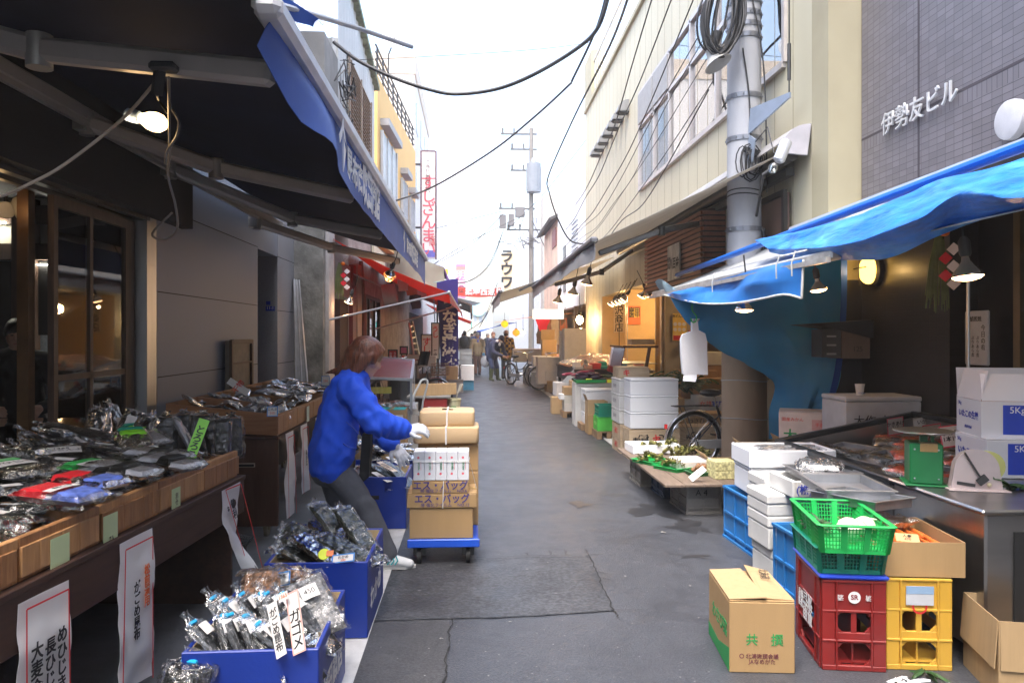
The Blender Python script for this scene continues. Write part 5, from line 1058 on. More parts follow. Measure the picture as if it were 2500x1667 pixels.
for i in range(26):
    k=rnd.randrange(4); x=-rnd.uniform(.06,2.5); y=rnd.choice([rnd.uniform(.2,.5),rnd.uniform(.45,.9)]); lay=rnd.choice((0,0,1,2))
    steep=rnd.uniform(0,14) if y<.45 else rnd.uniform(10,38)
    put(kp[k],x,y,tz(y)+.05+.02*lay+.03*(y>.45),steep*.4,rnd.uniform(-8,8),rnd.choice((70,85,100,120,20,0))+rnd.uniform(-18,18),k not in used,scale=rnd.uniform(.85,1.1)); used.add(k)
def S1z(px,py,z): return PZ(px,py,z)
def putw(o,px,py,z,rz,rx=0,ry=0): p=PZ(px,py,z)+V((0,0,.025)); o.location=p; o.rotation_euler=(R(rx),R(ry),R(rz)); return o
CW=M('card_white',(.75,.73,.7),.6,var=.03)
putw(pack('flat clear packet with white price card lying mid tray',.24,.3,.03,KELP,FILM,11,(.17,.12,-.02,-.03,CW),None,.05,None,'packet','1365\n刻みこんぶ'),160,1125,.89,30,6)
putw(pack('green and white bag with a black window at the tray centre',.2,.33,.03,BAGW,FILM2,12,(.14,.06,0,.03,CW),None,.04,None,'packet','おやつ',((.62,.95,GR2),(.18,.42,KELP))),245,1165,.885,70,4)
putw(pack('green topped kelp bag with price card near the left edge',.22,.3,.035,KELPG,FILM2,13,(.16,.09,0,0,CW),None,.05,None,'packet','めひじき',((.7,.98,GR2),)),30,1170,.9,60,3)
putw(pack('lower red packet with blue wave print in the front tray',.17,.3,.035,BAGW,FILM2,14,(.14,.035,0,0,CW),None,.03,None,'packet','徳用こんぶ',((.5,1,RDB),(0,.5,BLB))),150,1235,.875,75,3)
putw(pack('upper red packet with blue wave print in the front tray',.15,.3,.035,BAGW,FILM2,15,None,None,.03,None,'packet',None,((.5,1,RDB),(0,.5,BLB))),215,1200,.885,70,2)
putw(pack('white bag with lime green strip and long price card standing in the far tray',.13,.3,.03,BAGW,FILM2,16,(.075,.17,-.02,-.05,CW),None,.03,None,'packet','570\nとろろ\nこんぶ',((.0,.02,GR3),)),452,1090,.88,100,62,12)
g=T('lime_strip','lime green strip card with black characters leaning in the far tray','card',PZ(478,1080,.93),R(12),rx=R(-18),ry=R(18)); b=MB(); b.box((0,0,0),(.055,.002,.26)); b.obj('card',GR3,g); text('とろろこ',.05,INK,g,(0,-.002,0),vert=True,bold=.02,lead=.9)
for px,py,rz,l in((355,1080,50,'lying white bag with lime band left of the standing one'),(330,1095,35,'lying white bag with lime band deeper in the heap')):
    putw(pack(l,.16,.32,.04,BAGW,FILM2,17+rz,None,None,.03,None,'packet',None,((.55,.85,GR3),(.85,.95,TEALP))),px,py,.915,rz,12)
for px,py,rz,l in((385,1130,80,'white dotted bag lying at the tray rim'),(415,1150,65,'crumpled white bag at the tray rim below the dotted one'),(300,1170,75,'white bottomed bag with black window beside the rim')):
    putw(pack(l,.15,.32,.04,BAGW,FILM2,31+rz,None,None,.05,None,'packet',None,((.3,.6,KELP),)),px,py,.88,rz,5)
for i,(px,py,l) in enumerate(((18,1108,'orange printed box at the left rear of the trays'),(62,1100,'second orange printed box at the left rear of the trays'))): c=carton(l,.16,.22,.03,PZ(px,py,.86),R(20),ORB,None,'packet',False,name='printed_packet'); text('昆布',.06,REDI,c,(0,0,.035),(0,0,0))
for i,(px,py) in enumerate(((260,985),(228,1000),(205,1010),(285,1010),(310,1030))):
    o=dup(kp[i%2],PZ(px+22,py+45,.93),ang+R(-30-12*i),('tallest kelp bag poking up from the heap, its end gathered','kelp bag leaning left with twisted end','kelp bag sticking out furthest left of the heap','kelp bag behind the tallest one','kelp bag leaning across the heap')[i],None,R(38),R(20)); del o['group']
blk=pack('tall upright bag of black kelp at the far end of the front trays',.16,.26,.08,KELP,FILM,41,None,'upright bags of black kelp in the far tray',-.1)
for i,(px,py) in enumerate(((382,1075),(432,1065),(470,1068),(512,1080),(545,1075))):
    loc=PZ(px,py,.86)+V((0,.15,0))
    if i==0: blk.location=loc; blk.rotation_euler=(R(75),0,R(10))
    else: dup(blk,loc+V((0,-.05*(i>2),0)),R(10+9*i),None,None,R(72+4*(i%3)),R((-6,4,-3,5)[i-1]))
putw(pack('slim black bag with red lettered side and small price tag at the tray corner',.1,.28,.06,KELP,FILM,44,None,None,.03,None,'packet',None,((.1,.14,RDB),)),545,1092,.86,8,80)
# dark shopping of brown wrapped table 2
t2=T('table','tall brown panel table with hand slot carrying the rear trays','table',(-1.43,5.58,0))
b=MB(); b.box((-.38,0,.43),(.78,.03,.66),None,.003); b.obj('end_panel',wood('panel_wood',(.09,.04,.024),(.14,.07,.04),'Z',.4,3),t2)
b=MB(); b.box((-.22,-.0162,.55),(.13,.002,.03),None,.0); b.obj('hand_slot',M('slot_rim',(.5,.4,.3),.5),t2); b=MB(); b.box((-.22,-.0178,.548),(.115,.002,.018)); b.obj('slot_hole',DK,t2)
b=MB(); b.box((-.45,1.6,.748),(.94,3.3,.02)); b.obj('table_top',TBL,t2); b=MB(); b.box((-.02,1.6,.63),(.02,3.2,.2)); b.obj('apron_board',M('black_board',(.02,.02,.022),.5),t2)
for x,y in((-.1,.1),(-.1,3.0),(-.7,.1),(-.7,3.0)):
    b=MB(); b.cyl((x-.012,y,.05),(x+.012,y,.05),.05,None,18); b.bar((x,y,.05),(x,y,.12),.04,.05); b.obj('caster',M('caster_brass',(.35,.3,.2),.4,.3),t2)
b=MB(); b.box((-.72,1.6,.43),(.02,3.0,.6)); b.obj('rear_panel',DK,t2)
tr2=[]
for i in range(5):
    t=T('wooden_tray',('nearest brown tray','second brown tray','third brown tray','fourth brown tray','fifth brown tray')[i]+' on the tall panel table before the granite wall','tray',(-1.43,5.58+.62*i,.762)); b=MB(); w=.61; k=.014
    b.poly([(.0,0,0),(-.8,0,.04),(-.8,0,.24),(0,0,.155)],(0,k,0)); b.poly([(.0,w-k,0),(-.8,w-k,.04),(-.8,w-k,.24),(0,w-k,.155)],(0,k,0)); b.box((-.007,w/2,.075),(.014,w-2*k,.15)); b.box((-.793,w/2,.14),(.014,w-2*k,.2)); b.box((-.4,w/2,.06),(.77,w-2*k,.01),Matrix.Rotation(R(3),3,'Y'))
    for j in range(4): b.box((.002,(j+.5)*w/4,.075),(.012,w/4-.006,.13),None,.002)
    b.obj('boards',wood('tray_wood_brown',(.3,.12,.045),(.42,.2,.08),'X',.5,4) if i==0 else TRAYW,t)
t=T('paper_label','pale green paper label on the rear trays beside the woman','label',(PX(752,1010,-1.41))); b=MB(); b.box((0,0,0),(.001,.1,.13)); b.obj('paper',M('label_pale',(.6,.68,.55),.7),t)
GP2='small clear packets heaped on the rear trays'
sp_=[pack('small clear packet heaped on the rear trays',.12,.2,.03,c,f,50+i,(.06,.05,0,.02,CW) if i%2 else None,GP2) for i,(c,f) in enumerate(((KELPB,FILM),(KELP,FILM2),(BAGW,FILM2),(KELPG,FILM)))]
us=set()
for i in range(85):
    k=rnd.randrange(4); x=rnd.uniform(-.72,-.06); y=rnd.uniform(.06,3.0); z=.86-x*.1+rnd.choice((0,.02,.045))
    e=(R(rnd.uniform(-12,35)),R(rnd.uniform(-25,25)),R(rnd.uniform(0,360))); loc=V((-1.43+x,5.6+y,z))
    if k in us: dup(sp_[k],loc,e[2],None,None,e[0],e[1],rnd.uniform(.8,1.1))
    else: sp_[k].location=loc; sp_[k].rotation_euler=e; us.add(k)
BLE=M('blue_edge',(.05,.25,.65),.5)
def card(label,px,py,Y,w,h,txt,rz=0,rx=0,ry=0,edge=None,tmat=None,size=None,vert=False,mat=None):
    t=T('price_card',label,'card',PY(px,py,Y),R(rz),rx=R(rx),ry=R(ry)); b=MB(); b.box((0,0,0),(w,.0016,h)); b.obj('card',mat or CW,t)
    if edge: 
        b=MB(); e=.006
        for s in(-1,1): b.box((s*(w/2-e/2),-.0012,0),(e,.0012,h)); b.box((0,-.0012,s*(h/2-e/2)),(w-2*e,.0012,e))
        b.obj('edge',edge,t)
    for k,(s,mt,dz) in enumerate(txt): text(s,size or h*.3,mt,t,(0,-.0022,dz*h),(90,0,0),.0002,bold=.015,vert=vert,lead=.95)
    return t
card('small price card with blue edge stuck in the rear tray corner',665,1004,5.45,.075,.075,(('こんぶ',INK,.2),('315',ORI,-.18)),10,-20,0,BLE)
card('price card with blue edge at the back of the rear trays',795,930,8.2,.09,.11,(('250',ORI,0),),0,-10,0,BLE); card('leaning white card between the granite wall and rear trays',582,944,6.6,.06,.2,(('干物',REDI,0),),15,-10,-55)
for i,(x0,y0,x1,y1,x2,y2,s) in enumerate(((697,1066,714,1052,722,1490,''),(734,1035,748,1025,748,1250,'長ひじ'),(770,1010,778,1004,775,1220,'荒布'),(784,1000,790,996,790,1200,''))):
    q=lambda px,py:PX(px,py,-1.395)
    lab=('narrow paper banner at the corner of the panel table','long paper banner with black writing beside the woman','short paper banner with red foot behind the woman','last thin paper banner behind the woman')[i]
    y=q(x0,y0).y; y2_=q(x1,y1).y; zt=.76; zb=(.12,.2,.25,.25)[i]
    hang(lab,[V((-1.395,y,zt)),V((-1.39,y2_,zt))],[V((-1.39,y+.01,zb)),V((-1.37,y2_-.01,zb))],None,((s,.045,.5,.5,INK),) if s else (),seed=i+3,border=i<3)
# ------------------------------------------------------------------ blue boxes of kelp
def bluebox(label,x0,x1,y0,y1,h,rz=0,txt=None):
    t=T('blue_box',label,'box',((x0+x1)/2,(y0+y1)/2,0),R(rz)); w=x1-x0; d=y1-y0; k=.016; z0=.012
    b=MB()
    for s in(-1,1): b.box((0,s*(d/2-k/2),h/2+z0/2),(w,k,h-z0),None,.003); b.box((s*(w/2-k/2),0,h/2+z0/2),(k,d-2*k+.001,h-z0-.001),None,.003)
    b.obj('body',BLUEB,t)
    b=MB()
    for s in(-1,1): b.box((0,s*(d/2-k-.0015),h/2),(w-2*k-.004,.003,h-.012)); b.box((s*(w/2-k-.0015),0,h/2),(.003,d-2*k-.008,h-.013))
    b.box((0,0,.02),(w-2*k,d-2*k,.01)); b.obj('lining',BOXIN,t)
    b=MB(); b.box((.02,-d/2-.0006,h*.62),(.1,.002,.03)); b.obj('hand_slot',DK,t)
    if txt: text(txt,txt and (.13 if len(txt)>3 else .12),WHI,t,(w/2+.001,(-.02 if len(txt)>3 else .0),.1+.05),RY90,.0004,bold=.03,sx=.95 if len(txt)>3 else 1.2)
    return t
bx1=bluebox('blue wooden box with white shop name nearest the camera',-1.03,-.553,2.70,3.33,.38,1,'吹田商店')
bx2=bluebox('blue wooden box lettered wakame behind the nearest blue box',-1.015,-.513,3.71,4.36,.385,0,'わかめ')
bx3=bluebox('darker blue wooden box behind the walking woman',-1.06,-.505,5.79,6.36,.41,0,None); bx4=bluebox('blue box of kelp farthest along, beyond the hand cart',-1.08,-.52,6.6,7.2,.41,0,None)
Gk='kelp bags with blue ties standing in the nearest blue box'
ks=pack('kelp bag with blue tie standing in the nearest blue box',.1,.3,.028,KELP,FILM,61,(.045,.05,.01,.1,CW),Gk,-.16,TIEB); ks2=pack('kelp bag with blue tie standing in the nearest blue box',.095,.28,.035,KELP,FILM,66,(.045,.05,-.01,.09,CW),Gk,-.18,TIEB)
n=0
for row in range(2):
    for i in range(7):
        loc=V((-.93+.047*i+.02*row,2.8+.15*row,.33+.035*row)); o=(ks,ks2)[i%2]; e=(R(44+rnd.uniform(-9,9)),R(rnd.uniform(-8,8)),R(64+rnd.uniform(-14,14)))
        if n<2: o.location=loc; o.rotation_euler=e
        else: dup(o,loc,e[2],None,None,e[0],e[1])
        n+=1
o=pack('bag of brown shredded kelp at the back of the nearest blue box',.2,.2,.12,SHRED,FILM,71,None,None,-.05,None,'bag',name='shredded_kelp_bag'); o.location=(-.86,3.14,.4); o.rotation_euler=(R(40),0,R(10))
o=dup(o,V((-.74,3.18,.4)),R(-20),'second bag of brown shredded kelp beside the price card',None,R(48),R(5))
o=pack('bag of grey flakes with two small cards in the nearest blue box',.19,.3,.07,POWD,FILM,73,(.07,.06,.0,.04,CW),None,-.05,None,'bag','450',name='flake_bag'); o.location=(-.64,3.06,.385); o.rotation_euler=(R(38),R(-14),R(28))
o=pack('lower kelp packet filling the nearest blue box below the flakes',.3,.36,.08,KELP,FILM,75,None,None,.02); o.location=(-.72,2.97,.3); o.rotation_euler=(R(12),0,R(20))
o=pack('broad kelp packet at the left bottom of the nearest blue box',.3,.4,.08,KELP,FILM,76,None,None,.02); o.location=(-.88,3.0,.24); o.rotation_euler=(R(10),0,R(50))
card('long price card reading gagome in the nearest blue box',722,1517,2.75,.055,.225,(('ガゴメ',INK,-.13),),-14,-30,-27,M('card_pink_edge',(.75,.4,.35),.5),vert=True,size=.05)
card('orange price on the head of the long card',691,1456,2.79,.04,.03,(('1365',ORI,0),),-14,-30,-27,size=.02)
card('rounded white card with handwriting beside the long price card',675,1535,2.72,.045,.2,(('がごめ昆布',INK,-.02),),-14,-30,-33,vert=True,size=.034); card('price card standing at the back of the nearest blue box',672,1416,3.12,.13,.06,(('とろろ昆布',INK,.15),('577',ORI,-.22)),-8,-35,-12,BLE,size=.02)
Gw='kelp packets lying in the wakame box'
wk=[pack('dark green kelp packet lying in the wakame box',.12,.34,.035,KELPG,FILM,s,None,Gw,.1) for s in(81,82,83)]
n=0
for i in range(24):
    x=-.9+.28*rnd.random(); y=3.83+.38*rnd.random(); z=.3+.022*(i//5)+.02*rnd.random(); e=(R(rnd.uniform(0,22)),R(rnd.uniform(-14,14)),R(rnd.choice((30,45,55,70,110))+rnd.uniform(-14,14)))
    o=wk[i%3]
    if i<3: o.location=(x,y,z); o.rotation_euler=e
    else: dup(o,V((x,y,z)),e[2],None,None,e[0],e[1])
for i,(x,y,z,rx,rz) in enumerate(((-.64,4.12,.43,30,40),(-.78,4.2,.43,34,48))):
    c=dup(wk[i],V((x,y,z)),R(rz),('kelp packet leaning up at the right back of the wakame box','kelp packet leaning up at the middle back of the wakame box')[i],None,R(rx),0,1.1); del c['group']
card('price card with blue edge on the wakame packets',838,1362,3.72,.115,.045,(('わかめ',INK,.1),('390',ORI,-.25)),-8,-40,-8,BLE,size=.018)
b=MB(); t=T('sticker','bright yellow and orange sticker on the wakame packets','sticker',PY(797,1352,3.76)); b.lathe([(.03,0),(.028,.003),(.001,.004)],(-.012,0,0),14,Euler((R(50),0,0)).to_matrix()); b.obj('yellow_disc',M('fluo_yellow',(.75,.85,.05),.5),t); b=MB(); b.box((.018,-.004,.005),(.035,.003,.03),Euler((R(-40),0,0)).to_matrix()); b.obj('orange_tag',M('fluo_orange',(.9,.25,.08),.5),t)
lg=pack('long kelp slab in the blue box behind the woman',.09,.46,.02,KELP,FILM,91,None,'long kelp slabs in the blue box behind the woman',.03)
for i in range(11):
    loc=V((-1.0+.045*i,5.98+.02*(i%3),.36+.02*(i%2)+.01*rnd.random())); e=(R(14+rnd.uniform(-4,6)),R(rnd.uniform(-8,8)),R(38+rnd.uniform(-10,10)))
    if i==0: lg.location=loc; lg.rotation_euler=e
    else: dup(lg,loc,e[2],None,None,e[0],e[1])
for px,py,rz,l,tx in((967,1132,-60,'long white card on the kelp behind the woman','だし昆布'),(945,1145,-62,'long cream card on the kelp behind the woman','日高昆布'),(932,1170,-55,'white card low among the kelp behind the woman','徳用')):
    t=T('price_card',l,'card',PY(px,py,5.85)+V((0,0,.02)),R(38),rx=R(10)); b=MB(); b.box((0,0,0),(.05,.24,.002)); b.obj('card',CW if 'white' in l else M('card_cream',(.75,.62,.5),.6),t); text(tx,.04,INK,t,(0,0,.002),(0,0,90),.0002)
for i in range(16):
    dup(kp[i%4],V((-1.0+.42*rnd.random(),6.62+.4*rnd.random(),.41+.05*rnd.random())),R(rnd.uniform(0,180)),'kelp packet in the farthest blue box',"kelp packets in the farthest blue box",R(rnd.uniform(-10,20)),R(rnd.uniform(-10,10)))
o=pack('knotted clear bag at the bottom edge of the picture',.2,.26,.1,KELP,FILM2,95,None,None,-.16,TIEB,'bag'); p=PZ(455,1720,.2); o.location=p; o.rotation_euler=(R(55),0,R(-20))
t=T('floor_mat','scrap of clear plastic sheet on the ground behind the front table','sheet',PZ(590,1325,.01)); cloth([[PZ(570,1345,.02),PZ(590,1355,.02)],[PZ(575,1300,.02),PZ(620,1312,.02)]],8,8,.02,8).obj('sheet',FILM2,t,True)
# ------------------------------------------------------------------ the woman's hand cart and its load
STR=M('string_white',(.75,.75,.73),.5)
hc=T('hand_cart','hand cart with bright blue deck and beige handle in front of the woman','cart',(-.185,4.95,0))
b=MB(); b.box((0,.31,.148),(.455,.74,.04),None,.012); b.box((0,-.052,.143),(.47,.02,.055),None,.006); b.obj('deck',M('deck_blue',(.01,.09,.62),.4,var=.06),hc)
for x in(-.16,.16):
    for y in(.0,.6):
        w=T('wheel',None,None); w.parent=hc; WM[w.name]=WM[hc.name]
        b=MB(); b.cyl((x-.014,y,.05),(x+.014,y,.05),.05,None,18); b.obj('tyre',M('tyre_black',(.012,.012,.012),.7),w); b=MB(); b.bar((x-.02,y,.05),(x-.02,y,.13),.006,.04); b.bar((x+.02,y,.05),(x+.02,y,.13),.006,.04); b.obj('fork',DSTEEL,w)
b=MB(); hx=.205; b.tube(smoothpl([V((-hx,.66,.16)),V((-hx,.7,.6)),V((-hx,.71,.78)),V((-hx+.04,.72,.865)),V((-.05,.72,.88)),V((.05,.72,.88)),V((hx-.04,.72,.865)),V((hx,.71,.78)),V((hx,.7,.6)),V((hx,.66,.16))],5),.0145,10); b.obj('handle',M('handle_beige',(.62,.56,.48),.3,.2),hc)
carton('plain cardboard box at the front of the blue cart deck',.415,.3,.2,(-.2,5.06,.17))
def catext(t,w,h,no):
    text('エス・バッグ',.062,M('ink_violet',(.05,.04,.2),.6),t,(-.0,-.152,h*.62),(90,0,0),bold=.02,sx=.95,space=1.05); text('㊕ 強化フイルム　 NO.'+no,.028,M('ink_violet',(.05,.04,.2),.6),t,(.02,-.152,h*.2),(90,0,0))
t=carton('second cardboard box of the cart stack, printed NO.12',.455,.3,.093,(-.195,5.05,.372)); catext(t,.45,.093,'12')
t=carton('narrower cardboard box printed NO.6 under the white boxes',.37,.3,.08,(-.205,5.05,.467)); catext(t,.37,.08,'6')
wbm=M('white_carton',(.74,.75,.78),.45,var=.02)
grp='tied white boxes on the cart'
for i in range(5):
    t=T('white_box',('leftmost','second','middle','fourth','rightmost')[i]+' white box of the tied bundle on the cart','box',(-.345+.0725*i,4.98,.551)); b=MB(); b.box((0,0,.096),(.071,.16,.19),None,.003); b.obj('carton',wbm,t)
    text('NIOIN',.02,GRI,t,(0,-.0815,.1),(90,-90,0)); b=MB(); b.box((.013,-.0805,.1),(.002,.001,.06)); b.obj('red_rule',REDI,t)
    for z in(.045,.15): b=MB(); b.lathe([(.001,-.0006),(.008,-.0004)],(-.004,-.0808,z),10,Matrix.Rotation(R(90),3,'X'),False); b.obj('flower',M('flower_pink',(.8,.12,.16),.6),t)
b=MB()
for dz in(.12,.127): b.tube([(-.385,4.898,.551+dz),(-.02,4.898,.551+dz),(-.015,5.06,.551+dz)],.002,5)
b.tube([(-.19,4.899,.37),(-.185,4.895,.55)],.003,5); b.tube([(-.017,4.9,.67),(.0,5.0,.6),(.03,5.04,.47)],.002,5); tag(b.obj('string',STR),'white string tied round the boxes on the cart','string')
for i in range(3): carton(('bottom','middle','top')[i]+' cardboard box of the rear column on the cart',.42,.3,.185,(-.165,5.4,.17+.19*i),tape=i==2)
def parcel(label,w,d,h,loc,seed):
    t=T('paper_parcel',label,'parcel',loc); b=MB(); b.box((0,0,h/2),(w,d,h),None,.03)
    b=MB(); b.sph((0,0,h/2),1,24,14,(w/2,d/2,h/2))
    for v in b.v:
        q=V((v.x/(w/2),v.y/(d/2),(v.z-h/2)/(h/2))); q=V([math.copysign(abs(c)**.17,c) for c in q]); v.x=q.x*w/2; v.y=q.y*d/2; v.z=h/2+q.z*h/2+.006*noise.noise(V((v.x*14,v.y*14,seed)))
    b.obj('wrap',KRAFT,t); b=MB(); b.box((0,0,h/2),(.012,d+.006,h+.006),None,.003); b.obj('string',STR,t); return t
parcel('wide brown paper parcel on the cart behind the white boxes',.46,.36,.12,(-.18,5.38,.742),3); parcel('rounded brown paper parcel on top of the cart load',.39,.34,.105,(-.175,5.42,.86),7)
# ------------------------------------------------------------------ left side of the alley further on
dc=T('display_case','stainless topped clear display case behind the woman','showcase',(-1.05,9.3,0))
b=MB(); b.poly([(-1.5,8.7,1.02),(-1.5,10.1,1.22),(-.78,10.1,1.16),(-.7,8.7,.98)],(0,0,.012)); b.obj('glass_top',glassmat('case_top',(.75,.76,.76),.08,.2),dc,True)
b=MB()
for p,q in (((-.7,8.7,.985),(-.78,10.1,1.165)),((-1.5,8.7,1.02),(-.7,8.7,.985)),((-1.5,8.7,.6),(-.7,8.7,.6)),((-.7,8.7,.6),(-.78,10.1,.6)),((-.7,8.7,.6),(-.7,8.7,.99)),((-1.5,8.7,.6),(-1.5,8.7,1.02)),((-.78,10.1,.6),(-.78,10.1,1.165)),((-1.5,10.1,1.22),(-.78,10.1,1.165))): b.bar(p,q,.03,.03)
b.obj('frame',STEEL,dc,True); pb('base',M('base_white',(.5,.5,.48),.6,dirt=.4),dc,[(-1.5,-.72,8.72,10.1,.0,.6)])
b=MB(); b.add([(-1.49,8.71,.61),(-.71,8.71,.61),(-.71,8.71,.97),(-1.49,8.71,1.0)],[(0,1,2,3)]); b.add([(-.705,8.72,.61),(-.775,10.1,.61),(-.775,10.1,1.15),(-.705,8.72,.97)],[(0,1,2,3)]); b.obj('glass',PANE,dc,True)
yp=M('yellow_film',(.8,.62,.12),.5)
for i in range(7):
    o=dup(sp_[i%4],V((-1.4+.1*i,8.85+.13*(i%3),.63+.03*(i%2))),R(40*i),'small packet inside the clear display case','packets inside the display case',0,0,1.3)
t=T('paper_strip','yellow paper strip in the display case','paper',(-1.1,8.75,.86)); b=MB(); b.box((0,0,0),(.33,.004,.075)); b.obj('strip',yp,t)
for i,(x,l) in enumerate(((-1.02,'turquoise topped carton left of its twin before the display case'),(-.83,'turquoise topped carton next to the hand truck frame'))):
    c=carton('plain carton carrying '+l,.2,.3,.46,(x,8.45,0)); t=carton(l,.19,.3,.2,(x,8.45,.47),0,CARD2); b=MB(); b.box((0,0,.208),(.18,.29,.002)); b.obj('turquoise_top',M('turq',(.03,.5,.5),.5),t); b=MB(); b.box((0.02,-.1512,.09),(.1,.001,.12)); b.obj('address_label',CW,t); text('きざみ',.035,INK,t,(.02,-.153,.08)); b=MB(); b.box((-.06,-.1512,.1),(.035,.001,.19)); b.box((-.06,0,.2095),(.035,.295,.001)); b.obj('tape_strip',TAPE,t)
ht=T('hand_truck','pale grey hand truck frame leaning beside the turquoise cartons','cart',(-.66,8.9,0)); b=MB(); k=PY(1003,1035,8.75); 
q=[PY(1004,1120,8.8),PY(1004,990,8.8),PY(1024,938,9.0),PY(1030,928,9.05),PY(1041,927,9.1),PY(1043,940,9.1),PY(1030,1000,9.1),PY(1028,1115,9.1)]
b.tube(smoothpl(q,4),.013,8)
for i in range(3): b.bar(lerp(q[0],q[1],.3+.3*i),lerp(q[7],q[6],.3+.3*i),.02,.05)
b.obj('frame',M('frame_pale',(.58,.6,.58),.4,.2),ht,True); b=MB(); b.box((-.66,8.75,.02),(.3,.3,.02)); b.obj('foot_plate',DSTEEL,ht,True)
for x,y in((-.78,8.9),(-.55,9.05)): b=MB(); b.cyl((x-.02,y,.07),(x+.02,y,.07),.07,None,16); b.obj('wheel',MATS['tyre_black'],ht,True)
t=pcrate('red bottle crate with white characters on the left of the alley',.42,.36,.4,(-.65,13.2,0),0,REDP); text('清酒',.08,WHI,t,(0,-.185,.09)); text('特撰用達',.05,WHI,t,(0,-.185,.2))
t=T('grey_board','grey board lying on the far red crate','board',(-.75,13.25,.405)); b=MB(); b.box((0,0,.02),(.75,.5,.035),None,.004); b.obj('board',M('board_grey',(.22,.22,.21),.7),t)
for i in range(5): 
    t=carton(('nearest','second','third','fourth','last')[i]+' folded cardboard sheet standing on the grey board',.42-.03*i,.025,.2,(-.82+.11*i*.9,13.1+.06*i,.445),R(8),CARD2,None,'cardboard',False,name='flattened_box')
bk=T('bucket','cream plastic bucket with green label beside the far red crate','bucket',(-.33,13.4,0)); b=MB(); b.lathe([(.105,0),(.13,.34),(.14,.345),(.14,.37),(.125,.37),(.1,.02)],(0,0,0),24); b.obj('body',M('bucket_cream',(.6,.58,.36),.5),bk); b=MB(); b.box((.0,-.122,.19),(.1,.004,.1),Matrix.Rotation(R(4),3,'X')); b.obj('label',M('bucket_green',(.03,.35,.12),.5),bk); b=MB(); b.tube([(-.13,0,.35),(0,-.1,.37),(.13,0,.35)],.004,5); b.obj('handle',IRON,bk); b=MB(); b.tube([(.0,.05,.2),(.12,.0,.62)],.012,6); b.bar((.12,0,.5),(.16,-.02,.62),.05,.02); b.obj('brush',M('brush_pale',(.6,.58,.5),.6),bk)
ribcrate('grey crate with red print left of the alley',.5,.36,.33,(-.9+.42,19.8,0),0,M('crate_grey2',(.3,.29,.29),.6)); ribcrate('light blue mesh crate on the ground behind the grey crate',.34,.3,.26,(-.12,20.6,0),0,M('crate_lblue',(.08,.3,.48),.5),None,3,3,True); ribcrate('grey plastic crate on the wheeled rack behind the banner',.4,.4,.5,(-.2,24.2,.55),0,M('crate_grey3',(.3,.33,.36),.5),None,2,3)
styro('white foam box on the light blue mesh crate',.36,.36,.42,(-.12,20.6,.262)); carton('carton on the grey crate with red print',.3,.3,.34,(-.52,19.8,.335),0,CARD2)
rk=T('rack','wheeled rack under the grey plastic crate','rack',(-.2,24.2,0)); b=MB()
for x in(-.2,.2):
    for y in(-.2,.2): b.bar((x,y,.08),(x,y,.55),.03)
b.box((0,0,.535),(.46,.46,.025)); b.obj('frame',DSTEEL,rk); b=MB()
for x in(-.2,.2): b.cyl((x-.02,-.2,.05),(x+.02,-.2,.05),.05)
b.obj('casters',IRON,rk)
def standsign(label,x0,y0,x1,y1,Y,txt,tm,size,fm=IRON,bm=None):
    t,w,h=board('standing_sign',label,'sign',x0,y0,x1,y1,Y,bm or WSG,.03); b=MB()
    for s in(-1,1): b.box((s*(w/2+.012),0,0),(.025,.05,h+.05)); b.box((0,0,s*(h/2+.012)),(w,.05,.025))
    z=t.location.z-h/2
    for s in(-1,1): b.bar((s*w*.45,.05,-h/2),(s*w*.45,.1,-h/2-z),.025)
    b.obj('frame',fm,t)
    for s,sz,dx,dz,m in txt: text(s,sz,m,t,(dx,-.02,dz),(90,0,0),vert=True,lead=.9,bold=.02)
standsign('white standing sign with red sushi characters, left of the tall one',1030,818,1053,872,17.0,(('すし',.2,0,0,REDI),),None,None); standsign('taller white standing sign beside the navy banner',1055,790,1071,875,17.3,(('うし',.15,0,.2,REDI),('年中',.09,0,-.28,INK)),None,None)
standsign('small red standing sign by the glass front',950,856,968,884,15.2,(('うなぎ',.06,.04,0,WHI),('お食事',.06,-.04,0,WHI)),None,None,IRON,M('sign_redflat',(.5,.03,.03),.5)); standsign('small dark framed sign with pink picture',979,848,993,862,15.0,((' ',.02,0,0,INK),),None,None,BLACKW,M('sign_pinkflat',(.5,.1,.2),.5))
ld=T('ladder','aluminium step ladder leaning at the glass shopfront','ladder',PY(1010,880,16.2)); b=MB(); q=[PY(998,788,16.4),PY(1012,880,16.0),PY(1006,784,16.5),PY(1025,880,16.3)]
b.bar(q[0],q[1],.03,.06); b.bar(q[2],q[3],.03,.06)
for k in range(6): b.bar(lerp(q[0],q[1],(k+.7)/6.6),lerp(q[2],q[3],(k+.7)/6.6),.04,.03)
b.obj('ladder',ALU,ld,True)
